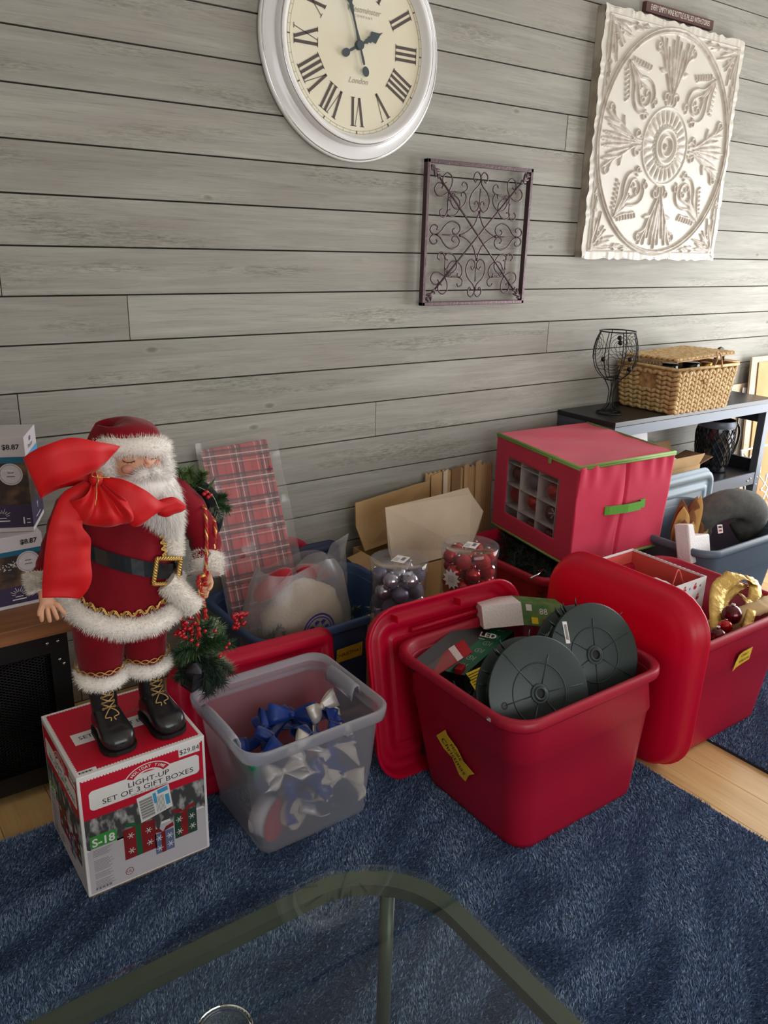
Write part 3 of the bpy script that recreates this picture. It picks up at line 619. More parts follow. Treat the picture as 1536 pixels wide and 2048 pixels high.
def hand(px, py, L, back, lift, nm, spade):
    tip = at(px, py, y=2.478); d = Vector((tip.x - hub.x, 0, tip.z - hub.z)).normalized(); rt = Vector((d.z, 0, -d.x))
    P2 = Pl(hub + Vector((0, -lift, 0)), rt, d)
    if P2.n.y > 0: P2.n = -P2.n
    b = MB(); b.use('hand_ink')
    if spade: pts = [(0.004, 0), (0.004, L * .25), (0.008, L * .30), (0.005, L * .36), (0.011, L * .44), (0.006, L * .48), (0.019, L * .60), (0.010, L * .74), (0.003, L * .86), (0, L)]
    else: pts = [(0.0075, 0), (0.0035, L * .25), (0.0035, L * .5), (0.008, L * .64), (0.005, L * .68), (0.013, L * .75), (0.005, L * .84), (0.002, L * .92), (0, L)]
    b.prism([(-x, y) for x, y in pts] + [(x, y) for x, y in reversed(pts[:-1])], P2, 0, 0.0016)
    b.prism([(-0.003, 0), (0.003, 0), (0.0045, -back * .6), (0.003, -back * .75), (-0.003, -back * .75), (-0.0045, -back * .6)], P2, 0, 0.0016)
    b.prism([(0.0125 * math.cos(a), -back + 0.0155 * math.sin(a)) for a in [2 * PI * i / 16 for i in range(16)]], P2, 0, 0.0016)
    obj(nm, b, None, ck)
hand(785.8, 54.7, 0.105, 0.058, 0.002, 'hour_hand', True)
hand(699, 4, 0.175, 0.078, 0.005, 'minute_hand', False)
b = MB(); b.cyl((CX, 2.518 - 0.043, CZ), 0.014, 0.014, 24, RX); obj('hand_hub', b, 'hand_ink', ck)

# ---------------------------------------------------------------- scroll grille
gx0, gx1, gz0, gz1 = 1.966, 2.502, 1.274, 1.790
gr = thing('iron_grille', 'square dark wrought iron scroll plaque between the clock and the white relief panel', 'wall decoration', (2.234, 2.49, gz0))
W, Hh = gx1 - gx0, gz1 - gz0
def G(u, v, y=2.488): return Vector((gx0 + u * W, y, gz1 - v * Hh))
b = MB()
for a, c in (((gx0, 2.478, gz0), (gx0 + 0.013, 2.502, gz1)), ((gx1 - 0.013, 2.478, gz0), (gx1, 2.502, gz1)), ((gx0, 2.478, gz0), (gx1, 2.502, gz0 + 0.013)), ((gx0, 2.478, gz1 - 0.013), (gx1, 2.502, gz1))): b.bb(a, c)
obj('square_frame', b, 'iron', gr, bevel=0.0015)
for s in (1, -1):
    b = MB(); b.tube([G(0.04, 0.04 if s > 0 else 0.96, 2.485), G(0.96, 0.96 if s > 0 else 0.04, 2.485)], 0.0036, 8); obj('diagonal_rod', b, 'iron', gr)
half = [(-.035, .115), (-.05, .125), (-.065, .105), (-.06, .075), (-.035, .058), (-.01, .072), (0, .11), (-.02, .15), (-.06, .185), (-.085, .22), (-.095, .265), (-.075, .315), (-.04, .33), (-.01, .305), (-.012, .27), (-.035, .26), (-.047, .28)]
rots = [lambda x, y: (0.5 + x, y), lambda x, y: (0.5 + x, 1 - y), lambda x, y: (y, 0.5 + x), lambda x, y: (1 - y, 0.5 + x)]
for R_ in rots:
    b = MB()
    for s in (1, -1): b.tube([G(*R_(x * s, y)) for x, y in [(p.x, p.y) for p in sm([(a, c, 0) for a, c in half], 5)]], 0.0030, 6)
    b.ball(G(*R_(0, .33), 2.485), 0.006, 8); b.ball(G(*R_(0, .12), 2.485), 0.005, 8); b.tube([G(*R_(0, .17)), G(*R_(0, .30))], 0.0022, 5)
    obj('lyre_scroll', b, 'iron', gr)
q4 = [lambda u, v: (u, v), lambda u, v: (1 - u, v), lambda u, v: (u, 1 - v), lambda u, v: (1 - u, 1 - v)]
s1 = [(.185, .145), (.165, .155), (.15, .135), (.16, .10), (.195, .082), (.232, .105), (.235, .155), (.212, .205), (.207, .26)]
s3 = [(.268, .232), (.255, .215), (.235, .232), (.232, .27), (.262, .31), (.31, .315), (.355, .285), (.372, .24), (.355, .205), (.33, .205), (.325, .23)]
s5 = [(.205, .26), (.205, .33), (.18, .375), (.145, .37), (.135, .34), (.155, .325)]
dm = [(.5, .335), (.46, .42), (.40, .47), (.335, .5)]
for f4 in q4:
    b = MB()
    for S_ in (s1, s3, s5):
        for sw in (0, 1):
            b.tube([G(*f4(*((p.x, p.y) if not sw else (p.y, p.x)))) for p in sm([(x, y, 0) for x, y in S_], 5)], 0.0029, 6)
    b.tube([G(*f4(p.x, p.y), 2.4865) for p in sm([(x, y, 0) for x, y in dm], 6)], 0.0029, 6)
    obj('corner_scroll', b, 'iron', gr)
    b = MB()
    for k, (du, r, l) in enumerate(((0.075, 0.011, 1.9), (0.105, 0.007, 1.4), (0.05, 0.008, 1.5))):
        for da in (-0.6, 0, 0.6):
            c0 = G(*f4(du + 0.012 * math.sin(da), du - 0.012 * math.sin(da)), 2.482); dz = G(*f4(0.2, 0.2)) - G(*f4(0.1, 0.1)); ang = math.atan2(dz.z, dz.x) + da
            b.ball(c0, r, 8, (l, 0.5, 0.5), Matrix.Rotation(-ang, 3, 'Y'))
    obj('leaf_boss', b, 'iron', gr)

# ---------------------------------------------------------------- pressed relief panel
px0, px1, pz0, pz1, PY = 2.826, 3.796, 1.456, 2.418, 2.478
pn = thing('relief_panel', 'large square distressed white panel with embossed medallion and leaf scrolls', 'wall decoration', (3.311, 2.515, pz0))
NG = 420
A, B = np.meshgrid(np.linspace(-1, 1, NG), np.linspace(-1, 1, NG))
r = np.hypot(A, B); th = np.arctan2(A, B)
t4f = (th + PI / 4) % (PI / 2) - PI / 4; tm = np.abs(t4f); X4 = r * np.sin(tm); Y4 = r * np.cos(tm)          # axis motif
D8 = r * np.cos(PI / 4 - tm); E8 = r * np.sin(PI / 4 - tm)                                                     # diagonal motif
Hm = np.zeros_like(A); Ink = np.zeros_like(A)
def stroke(U, V, pts, wd, amp, taper=False, n=6, mask=None):
    global Hm, Ink
    P = [(p.x, p.y) for p in sm([(x, y, 0) for x, y in pts], n)]; best = np.zeros_like(U); K_ = len(P) - 1
    for i in range(K_):
        (x0, y0), (x1, y1) = P[i], P[i + 1]; w_ = wd * ((1 - abs(2.0 * (i + .5) / K_ - 1)) ** 0.6 * 1.0 + 0.12) if taper else wd
        m_ = w_ * 1.6
        sel = (U > min(x0, x1) - m_) & (U < max(x0, x1) + m_) & (V > min(y0, y1) - m_) & (V < max(y0, y1) + m_)
        if not sel.any(): continue
        u, v = U[sel], V[sel]; dx, dy = x1 - x0, y1 - y0; L2 = dx * dx + dy * dy + 1e-12
        t = np.clip(((u - x0) * dx + (v - y0) * dy) / L2, 0, 1); d = np.hypot(u - x0 - t * dx, v - y0 - t * dy) / w_
        best[sel] = np.maximum(best[sel], np.sqrt(np.clip(1 - d * d, 0, 1)))
    if mask is not None: best = best * mask
    Hm = np.maximum(Hm, best * amp); Ink = np.maximum(Ink, best)
inr = (r < 0.90)
def leaf(U, V, a, c, wd, amp=0.9, mask=inr): stroke(U, V, [a, ((a[0] + c[0]) / 2, (a[1] + c[1]) / 2), c], wd, amp, True, 5, mask)
curl = lambda cx, cy, R, a0, s, n=9, t=1.4: [(cx + R * (1 - 0.72 * i / n) * math.cos(a0 + s * t * PI * i / n), cy + R * (1 - 0.72 * i / n) * math.sin(a0 + s * t * PI * i / n)) for i in range(n + 1)]
for R0, wd in ((0.925, 0.016), (0.955, 0.010)): 
    d = np.abs(r - R0) / wd; q_ = np.sqrt(np.clip(1 - d * d, 0, 1)); Hm = np.maximum(Hm, q_); Ink = np.maximum(Ink, q_ * 0.9)
leaf(X4, Y4, (0.0, 0.44), (0.0, 0.90), 0.030); leaf(X4, Y4, (0.015, 0.50), (0.055, 0.86), 0.026); leaf(X4, Y4, (0.05, 0.52), (0.115, 0.80), 0.022)
stroke(X4, Y4, [(0.02, 0.36), (0.03, 0.44), (0.075, 0.54), (0.13, 0.64), (0.17, 0.72), (0.235, 0.76)] , 0.016, 0.9, mask=inr); stroke(X4, Y4, curl(0.245, 0.80, 0.045, -1.6, 1), 0.013, 0.9, mask=inr)
leaf(X4, Y4, (0.13, 0.66), (0.16, 0.86), 0.024); leaf(X4, Y4, (0.10, 0.60), (0.20, 0.62), 0.022); leaf(X4, Y4, (0.155, 0.72), (0.235, 0.86), 0.018)
stroke(X4, Y4, curl(0.075, 0.40, 0.05, 2.6, -1), 0.013, 0.9); stroke(X4, Y4, [(0.03, 0.47), (0.055, 0.42), (0.07, 0.37), (0.055, 0.345)], 0.012, 0.8)
stroke(D8, E8, [(0.885, 0.0), (0.80, 0.022), (0.70, 0.050), (0.63, 0.11), (0.545, 0.145), (0.47, 0.125), (0.42, 0.07), (0.385, 0.05)], 0.015, 0.95, mask=inr)
stroke(D8, E8, curl(0.40, 0.085, 0.045, -0.8, 1), 0.013, 0.9); stroke(D8, E8, [(0.76, 0.0), (0.68, 0.012), (0.60, 0.05), (0.53, 0.075), (0.475, 0.05), (0.455, 0.0)], 0.014, 0.9)
leaf(D8, E8, (0.62, 0.012), (0.86, 0.004), 0.022); stroke(D8, E8, curl(0.525, 0.035, 0.035, 1.3, -1), 0.011, 0.8)
stroke(D8, E8, [(0.87, 0.03), (0.78, 0.075), (0.72, 0.125), (0.66, 0.165)], 0.013, 0.7, mask=inr)
for i in range(7):
    f_ = i / 6.0; stroke(D8, E8, [(0.85 - 0.19 * f_, 0.052 + 0.135 * f_), (0.86 - 0.19 * f_, 0.072 + 0.14 * f_)], 0.014, 0.8, mask=inr)
# medallion
fl = np.cos(th * 24) * 0.5 + 0.5; band = np.clip(1 - (np.abs(r - 0.245) / 0.062) ** 4, 0, 1); q_ = band * fl ** 0.6 * 0.95; Hm = np.where(r < 0.335, np.maximum(Hm * 0.2, q_), Hm); Ink = np.where(r < 0.335, band * (1 - fl) * 0.8, Ink)
for R0, wd, am in ((0.325, 0.010, 0.7), (0.145, 0.018, 1.3), (0.085, 0.014, 1.5)):
    d = np.abs(r - R0) / wd; q_ = np.sqrt(np.clip(1 - d * d, 0, 1)); Hm = np.maximum(Hm, q_ * am)
bd = np.cos(th * 30) * 0.5 + 0.5; q_ = np.clip(1 - (np.abs(r - 0.178) / 0.016) ** 2, 0, 1) * bd; Hm = np.maximum(Hm, q_); Ink = np.maximum(Ink, q_ * 0.6)
Hm = np.maximum(Hm, np.clip(1 - r / 0.028, 0, 1) ** 0.5 * 1.3); Ink = np.maximum(Ink, ((r < 0.03) * 0.9))
# corner sprays
UA = np.maximum(np.abs(A), np.abs(B)); UB = np.minimum(np.abs(A), np.abs(B)); outr = (r > 0.985) & (UA < 0.93)
def cst(pts, wd, tp=False): stroke(UA, UB, pts, wd, 0.9, tp, 5, outr)
for a, c, wd in (((0.90, 0.86), (0.84, 0.66), 0.022), ((0.89, 0.87), (0.90, 0.66), 0.020), ((0.86, 0.86), (0.75, 0.72), 0.022), ((0.84, 0.80), (0.80, 0.60), 0.016), ((0.90, 0.64), (0.87, 0.50), 0.018), ((0.91, 0.50), (0.90, 0.40), 0.014)): cst([a, ((a[0] + c[0]) / 2, (a[1] + c[1]) / 2), c], wd, True)
cst(curl(0.885, 0.58, 0.03, 0, 1), 0.010); cst(curl(0.83, 0.77, 0.04, 1, 1), 0.011); cst(curl(0.90, 0.455, 0.022, 0, -1, t=1.8), 0.010)
cst([(0.905, 0.90), (0.90, 0.80), (0.885, 0.70), (0.90, 0.60), (0.885, 0.48), (0.905, 0.36)], 0.009)
stroke(UA, UB, [(0.90, 0.90), (0.895, 0.895)], 0.035, 0.9)
# pinched border
edge = (UA > 0.935); cr = np.zeros_like(A)
along = np.where(np.abs(A) > np.abs(B), B, A)
for k, am in ((23, 0.5), (41, 0.35), (67, 0.25)): cr += am * np.sin(along * k + 3 * np.sin(along * (k / 4.0) + k) + np.sign(A + 2 * B) * k)
Hm = np.where(edge, np.maximum(Hm, 0.35 + 0.30 * cr), Hm); q_ = np.clip(1 - (np.abs(UA - 0.935) / 0.008) ** 2, 0, 1); Hm = np.maximum(Hm, q_ * 0.8); Ink = np.maximum(Ink, q_ * 0.8); Ink = np.where(edge, np.maximum(Ink, np.clip(0.6 * cr, 0, 0.55)), Ink)
xs_ = (px0 + px1) / 2 + A * (px1 - px0) / 2; zs_ = (pz0 + pz1) / 2 + B * (pz1 - pz0) / 2
wob = 0.0035 * np.sin(along * 31 + 2 * np.sin(along * 11)) * (UA > 0.99)
xs_ = xs_ + wob * (np.abs(A) > 0.99) ; zs_ = zs_ + wob * (np.abs(B) > 0.99)
ys_ = PY - 0.011 * Hm + 0.0035 * (0.93 > UA) * (r < 0.92)
me = bpy.data.meshes.new('embossed_sheet'); V = np.stack([xs_.ravel() - 3.311, ys_.ravel() - 2.515, zs_.ravel() - pz0], 1)
me.vertices.add(NG * NG); me.vertices.foreach_set('co', V.ravel())
ii = np.arange(NG * NG).reshape(NG, NG); Q = np.stack([ii[:-1, :-1], ii[:-1, 1:], ii[1:, 1:], ii[1:, :-1]], -1).reshape(-1, 4)
me.loops.add(Q.size); me.loops.foreach_set('vertex_index', Q.ravel()); me.polygons.add(len(Q)); me.polygons.foreach_set('loop_start', np.arange(len(Q)) * 4); me.update(calc_edges=True)
me.polygons.foreach_set('use_smooth', [True] * len(Q))
at_ = me.attributes.new('wear', 'FLOAT', 'POINT'); at_.data.foreach_set('value', Ink.ravel().astype(np.float32))
m = bpy.data.materials.new('distressed_white'); m.use_nodes = True; N = m.node_tree.nodes; K = m.node_tree.links; bs = N['Principled BSDF']; bs.inputs['Roughness'].default_value = 0.45
an = N.new('ShaderNodeAttribute'); an.attribute_name = 'wear'; tc = N.new('ShaderNodeTexCoord'); nz = N.new('ShaderNodeTexNoise'); nz.inputs['Scale'].default_value = 26; nz.inputs['Detail'].default_value = 6
K.new(tc.outputs['Object'], nz.inputs['Vector']); mu = N.new('ShaderNodeMath'); mu.operation = 'MULTIPLY'; K.new(an.outputs['Fac'], mu.inputs[0]); K.new(nz.outputs[0], mu.inputs[1])
rp = N.new('ShaderNodeValToRGB'); rp.color_ramp.elements[0].position = 0.16; rp.color_ramp.elements[0].color = lin((208, 203, 192)); rp.color_ramp.elements[1].position = 0.66; rp.color_ramp.elements[1].color = lin((146, 130, 116)); K.new(mu.outputs[0], rp.inputs[0]); K.new(rp.outputs[0], bs.inputs['Base Color']); M['distressed_white'] = m
me.materials.append(m); po = bpy.data.objects.new('embossed_sheet', me); COL.objects.link(po); po.parent = pn
b = MB(); 
for a, c in (((px0 + 0.004, PY + 0.001, pz0 + 0.004), (px0 + 0.03, 2.518, pz1 - 0.004)), ((px1 - 0.03, PY + 0.001, pz0 + 0.004), (px1 - 0.004, 2.518, pz1 - 0.004)), ((px0 + 0.004, PY + 0.001, pz0 + 0.004), (px1 - 0.004, 2.518, pz0 + 0.03)), ((px0 + 0.004, PY + 0.001, pz1 - 0.03), (px1 - 0.004, 2.518, pz1 - 0.004))): b.bb(a, c)
mat('panel_side', (186, 178, 164), 0.6, col2=(150, 140, 126), nscale=14); obj('side_return', b, 'panel_side', pn)

# sign
sg = thing('wall_sign', 'narrow brown sign about empty wine bottles above the white relief panel', 'sign', (3.335, 2.50, 2.436))
b = MB(); b.bb((3.098, 2.497, 2.436), (3.572, 2.518, 2.474)); obj('board', b, 'sign_brown', sg, bevel=0.002)
q = Pl((3.335, 2.4965, 2.455), (1, 0, 0), (0, 0, 1)); b = MB(); b.use('sign_white'); b.text(q, 0, 0, 'EVERY EMPTY WINE BOTTLE IS FILLED WITH STORIES', 0.029, 0.0006, wx=0.60); obj('lettering', b, None, sg)

# ---------------------------------------------------------------- black shelf unit
sh = thing('shelf_unit', 'low black metal shelf unit against the wall at right', 'shelf', (3.43, 2.35, 0))
b = MB(); b.bb((2.815, 2.185, 0.767), (4.075, 2.515, 0.790)); obj('shelf_board', b, 'shelf_black', sh, bevel=0.003)
b = MB(); b.bb((2.82, 2.187, 0.722), (4.07, 2.20, 0.7665)); b.bb((2.82, 2.50, 0.722), (4.07, 2.512, 0.7665)); b.bb((2.82, 2.2, 0.722), (2.835, 2.50, 0.7665)); b.bb((4.055, 2.2, 0.722), (4.07, 2.50, 0.7665)); obj('apron', b, 'shelf_metal', sh)
b = MB(); b.bb((2.83, 2.20, 0.375), (4.05, 2.50, 0.398)); obj('shelf_board', b, 'shelf_black', sh, bevel=0.003)
b = MB(); b.bb((2.84, 2.19, 0.335), (4.03, 2.199, 0.399)); obj('apron', b, 'shelf_metal', sh)
b = MB(); b.bb((2.83, 2.20, 0.06), (4.05, 2.50, 0.08)); obj('shelf_board', b, 'shelf_black', sh)
for x in (2.82, 4.025):
    for y in (2.187, 2.47):
        b = MB(); b.bb((x, y, 0), (x + 0.045, y + 0.04, 0.7215)); obj('leg', b, 'shelf_metal', sh, bevel=0.002)
    b = MB(); b.bb((x + 0.012, 2.2275, 0.66), (x + 0.03, 2.4695, 0.7215)); obj('side_rail', b, 'shelf_black', sh); b = MB(); b.bb((x + 0.012, 2.2275, 0.3985), (x + 0.03, 2.4695, 0.46)); obj('side_rail', b, 'shelf_black', sh)
for x, z in ((3.985, 0.37), (3.96, 0.36), (4.045, 0.33), (4.045, 0.37)):
    b = MB(); b.ball((x, 2.1885, z), 0.005, 8); obj('bolt', b, 'chrome', sh)

# ---------------------------------------------------------------- wire goblet
gb = thing('wire_goblet', 'tall wine glass made of dark wire, a cork holder, on the shelf', 'cork holder', (2.965, 2.345, 0.7905))
gc = Vector((2.965, 2.345, 0)); prof = [(0.038, 0.945), (0.062, 0.965), (0.084, 0.995), (0.097, 1.035), (0.098, 1.075), (0.090, 1.115), (0.078, 1.155)]
b = MB()
for k in range(8):
    a = 2 * PI * k / 8 + 0.2; b.tube([gc + Vector((p.x * math.cos(a), p.x * math.sin(a), p.y)) for p in sm([(r0, z0, 0) for r0, z0 in prof], 4)], 0.0022, 5)
for r0, z0, th0 in ((0.078, 1.155, 0.003), (0.038, 0.945, 0.003), (0.084, 0.995, 0.0012)): b.torus(gc + Vector((0, 0, z0)), r0, th0, 28, 5)
obj('bowl_frame', b, 'iron_black', gb)
def on_bowl(a, z):
    rr = np.interp(z, [p[1] for p in prof], [p[0] for p in prof]); return gc + Vector((rr * math.cos(a), rr * math.sin(a), z))
b = MB()
for a0, z0, R0 in ((-1.9, 1.09, 0.055), (-2.6, 1.03, 0.05), (-1.2, 1.02, 0.055), (0.5, 1.08, 0.055), (1.7, 1.06, 0.055), (2.7, 1.10, 0.045), (-0.3, 1.10, 0.045)):
    for f_ in (1, 0.72, 0.45):
        b.tube([on_bowl(a0 + R0 * f_ * math.cos(t) / 0.095, min(1.152, max(0.95, z0 + R0 * f_ * math.sin(t)))) for t in [2 * PI * i / 18 for i in range(18)]], 0.0011, 4, loop=True)
obj('wire_rings', b, 'iron_black', gb)
for a0, z0 in ((-2.35, 1.135), (-2.3, 1.115), (-1.75, 1.045), (-1.6, 1.0), (-3.0, 1.04)):
    b = MB(); b.ball(on_bowl(a0, z0), 0.011, 10); obj('bead', b, 'iron_black', gb)
b = MB()
for k in range(4):
    a = 2 * PI * k / 4 + 0.5; b.tube(sm([gc + Vector((R0 * math.cos(a + tw), R0 * math.sin(a + tw), z0)) for R0, z0, tw in ((0.036, 0.945, 0), (0.012, 0.90, 0.2), (0.011, 0.86, 0.4), (0.018, 0.825, 0.5), (0.052, 0.797, 0.6))], 4), 0.0024, 5)
obj('stem', b, 'iron_black', gb)
b = MB(); b.torus(gc + Vector((0, 0, 0.7935)), 0.056, 0.003, 28, 6); b.torus(gc + Vector((0, 0, 0.803)), 0.035, 0.002, 24, 5); obj('foot_ring', b, 'iron_black', gb)
b = MB(); b.add([on_bowl(-1.05, 1.10) + Vector((0.004, -0.004, 0)), on_bowl(-0.65, 1.10) + Vector((0.006, -0.004, 0)), on_bowl(-0.7, 1.035) + Vector((0.006, -0.006, 0)), on_bowl(-1.1, 1.04) + Vector((0.004, -0.006, 0))], [(0, 1, 2, 3)]); obj('price_tag', b, 'white_print', gb, solid=0.0008)

# ---------------------------------------------------------------- wicker basket
bk = thing('wicker_basket', 'woven straw basket with its lid ajar on the black shelf', 'basket', (3.39, 2.315, 0.7905))
bx = (3.185, 3.60, 2.165, 2.455); BH = 0.205; zb = 0.792
def bpt(face, s_, z_, o=0.0):
    f_ = 1 + 0.16 * (z_ / BH) ; cx, cy = (bx[0] + bx[1]) / 2, (bx[2] + bx[3]) / 2; hx, hy = (bx[1] - bx[0]) / 2 * (1 + 0.12 * z_ / BH) + o, (bx[3] - bx[2]) / 2 * (1 + 0.12 * z_ / BH) + o
    return Vector({'f': (cx + s_ * hx, cy - hy, zb + z_), 'b': (cx + s_ * hx, cy + hy, zb + z_), 'l': (cx - hx, cy + s_ * hy, zb + z_), 'r': (cx + hx, cy + s_ * hy, zb + z_)}[face])
b = MB()
rngs = [[bpt(f_, s_, z_, -0.006) for f_, s_ in (('f', -1), ('f', 1), ('b', 1), ('b', -1))] for z_ in (0, BH)]
b.loft(rngs, True, True, False, smooth=False); obj('lining', b, 'wicker_dark', bk)
b = MB(); b.use('wicker')
for face, nc in (('f', 9), ('l', 6), ('r', 6), ('b', 9)):
    for r_ in range(9):
        z_ = 0.012 + r_ * (BH - 0.014) / 9
        for c_ in range(nc):
            s_ = -1 + (c_ + 0.5) * 2 / nc
            if face == 'l' and abs(s_) < 0.36 and 0.11 < z_ < 0.175: continue
            for sg_ in (-1, 1):
                c0 = bpt(face, s_ + sg_ * 0.5 / nc, z_); 
                if face in 'fb': Rm = Matrix.Rotation(-0.65 * sg_, 3, 'Y'); sq = (1.75, 0.75, 0.85)
                else: Rm = Matrix.Rotation(0.35 * sg_, 3, 'X'); sq = (0.75, 2.0, 0.8)
                b.ball(c0, 0.0128, 7, sq, Rm)
obj('weave', b, None, bk, kind='stuff')
b = MB(); b.tube([bpt(f_, s_, BH, 0.0) for f_, s_ in (('f', -1), ('f', 1), ('b', 1), ('b', -1))], 0.007, 8, loop=True); obj('rim_cord', b, 'wicker', bk)
LT = Matrix.Rotation(-0.03, 3, 'Y') @ Matrix.Rotation(-0.02, 3, 'X')
lc = Vector((3.425, 2.33, 1.037)); b = MB(); b.use('wicker_dark'); b.box(lc - Vector((0, 0, 0.008)), (0.45, 0.285, 0.006), LT); b.use('wicker')
for i in range(15):
    for j in range(10):
        for sg_ in (-1, 1): b.ball(lc + LT @ Vector((-0.225 + (i + 0.5 + 0.25 * sg_) * 0.45 / 15, -0.145 + (j + 0.5) * 0.29 / 10, 0)), 0.0125, 7, (1.2, 1.35, 0.65), Matrix.Rotation(0.6 * sg_, 3, 'Z'))
obj('lid', b, None, bk, kind='stuff')
b = MB(); b.tube(sm([(3.43, 2.152, 0.99), (3.425, 2.135, 1.03), (3.44, 2.15, 1.062), (3.47, 2.15, 1.05), (3.485, 2.14, 0.99)], 6), 0.0035, 6); obj('loop_handle', b, 'wicker_dark', bk)
b = MB(); b.ball((3.395, 2.143, 0.935), 0.011, 8, (1.6, 0.5, 1)); b.ball((3.365, 2.143, 0.938), 0.009, 8, (1.4, 0.5, 1)); b.tube([(3.36, 2.143, 0.925), (3.43, 2.143, 0.945)], 0.004, 6); obj('toggle', b, 'wicker_dark', bk)
for (x, y, r0, h0, mt, nm, lb) in ((3.27, 2.27, 0.045, 0.205, 'black_glass', 'jar', 'black glass jar just inside the left of the wicker basket'), (3.40, 2.25, 0.05, 0.205, 'black_glass', 'jar', 'middle black jar in the wicker basket'), (3.51, 2.24, 0.032, 0.20, 'gold', 'candle', 'gold candle at the front right in the wicker basket')):
    b = MB(); b.lathe([(0.0, 0.0), (r0, 0.0), (r0 * 1.05, h0 * .3), (r0, h0 * .85), (r0 * .8, h0 * .95), (r0 * .8, h0), (0, h0)], (x, y, 0.80), 20); tag(obj(nm, b, mt), lb, 'candle' if mt == 'gold' else 'jar')

# ---------------------------------------------------------------- small rack of spoons
rk = thing('utensil_rack', 'small black stand hung with ladles behind the basket on the shelf', 'utensil rack', (3.87, 2.40, 0.7905))
b = MB(); b.bb((3.77, 2.35, 0.791), (3.95, 2.45, 0.803)); b.bb((3.77, 2.43, 0.80), (3.95, 2.44, 0.955)); b.bb((3.935, 2.35, 0.80), (3.947, 2.44, 0.955)); obj('stand', b, 'shelf_black', rk)
b = MB(); b.bb((3.75, 2.345, 0.955), (3.97, 2.45, 0.967)); obj('top_rail', b, 'wicker_dark', rk)
b = MB(); b.tube(sm([(3.83, 2.40, 0.967), (3.835, 2.40, 1.01), (3.865, 2.40, 1.03), (3.895, 2.40, 1.01), (3.90, 2.40, 0.967)], 5), 0.008, 8); obj('handle', b, 'iron_black', rk)
for k, x in enumerate((3.80, 3.845, 3.895)):
    b = MB(); b.tube([(x, 2.362, 0.955), (x - 0.004, 2.362, 0.90), (x - 0.01 + 0.02 * (k == 2), 2.362, 0.85)], 0.003, 6); b.ball((x - 0.01 + 0.02 * (k == 2), 2.362, 0.842), 0.016 + 0.004 * k, 10, (1, 0.5, 1)); obj('ladle', b, 'chrome', rk)

# ---------------------------------------------------------------- things on the lower shelf
pc = thing('woven_pitcher', 'black diamond textured lantern jug with a side handle on the lower shelf', 'jug', (3.86, 2.35, 0.3985))
pv = Vector((3.86, 2.35, 0.3985)); b = MB(); b.lathe([(0, 0.0), (0.075, 0.0), (0.08, 0.01), (0.078, 0.03), (0.093, 0.12), (0.098, 0.20), (0.09, 0.235), (0.088, 0.27), (0.07, 0.275), (0.07, 0.2), (0, 0.2)], pv, 28); obj('body', b, 'black_glass', pc)
b = MB()
for s in (1, -1):
    for k in range(20):
        b.tube([pv + Vector((np.interp(z, [0.03, .12, .2, .235], [.079, .094, .099, .091]) * math.cos(a), np.interp(z, [0.03, .12, .2, .235], [.079, .094, .099, .091]) * math.sin(a), z)) for z, a in [(0.03 + 0.2 * i / 10, 2 * PI * k / 20 + s * 1.3 * i / 10) for i in range(11)]], 0.0026, 4)
obj('lattice', b, 'iron_black', pc)
b = MB(); b.lathe([(0.092, 0.235), (0.094, 0.245), (0.094, 0.265), (0.090, 0.272)], pv, 28); obj('collar', b, 'shelf_metal', pc)
b = MB(); b.tube(sm([pv + Vector(p) for p in ((0.08, -0.03, 0.24), (0.125, -0.045, 0.235), (0.14, -0.05, 0.18), (0.125, -0.045, 0.10), (0.088, -0.03, 0.07))], 5), 0.007, 8); obj('handle', b, 'black_glass', pc)
cb = thing('open_carton', 'small open cardboard carton with paper inside on the lower shelf', 'cardboard box', (3.42, 2.34, 0.3985))
def carton(t, x0, x1, y0, y1, z0, h, m='card_tan', th=0.004):
    for nm, a, c in (('panel', (x0, y0, z0), (x1, y0 + th, z0 + h)), ('panel', (x0, y1 - th, z0), (x1, y1, z0 + h)), ('panel', (x0, y0 + th, z0), (x0 + th, y1 - th, z0 + h)), ('panel', (x1 - th, y0 + th, z0), (x1, y1 - th, z0 + h)), ('base', (x0 + th, y0 + th, z0), (x1 - th, y1 - th, z0 + th))):
        b = MB(); b.bb(a, c); obj(nm, b, m, t)
def flap(t, p, q, d, m='card_tan', th=0.004):
    p, q, d = Vector(p), Vector(q), Vector(d); n = (q - p).cross(d).normalized() * th; b = MB(); b.hexa([p, q, q + n, p + n, p + d, q + d, q + d + n, p + d + n]); obj('flap', b, m, t)
carton(cb, 3.30, 3.62, 2.26, 2.42, 0.3985, 0.085)
flap(cb, (3.30, 2.26, 0.484), (3.60, 2.26, 0.484), (0.01, -0.02, 0.06)); flap(cb, (3.62, 2.26, 0.484), (3.62, 2.42, 0.484), (0.10, 0, 0.025), 'card_dark'); flap(cb, (3.62, 2.424, 0.484), (3.30, 2.424, 0.484), (0, 0.03, 0.08), 'card_dark')
b = MB(); b.ball((3.43, 2.34, 0.50), 0.045, 12, (1.9, 1.2, 0.6)); obj('packing_paper', b, 'paper_white', cb)
b = MB(); rs = random.Random(5)
b.loft([[Vector((3.33 + (0.12 + 0.01 * rs.random()) * s_ * math.cos(a), 2.465 + 0.035 * math.sin(a) * s_, z_)) for a in [2 * PI * k / 14 for k in range(14)]] for z_, s_ in ((0.40, 0.9), (0.45, 1.0), (0.55, 0.98), (0.62, 0.85), (0.665, 0.75))], True, True, True); tag(obj('paper_bag', b, 'paper_white', sub=1), 'crumpled white paper bag on the lower shelf behind the red fabric box', 'bag')

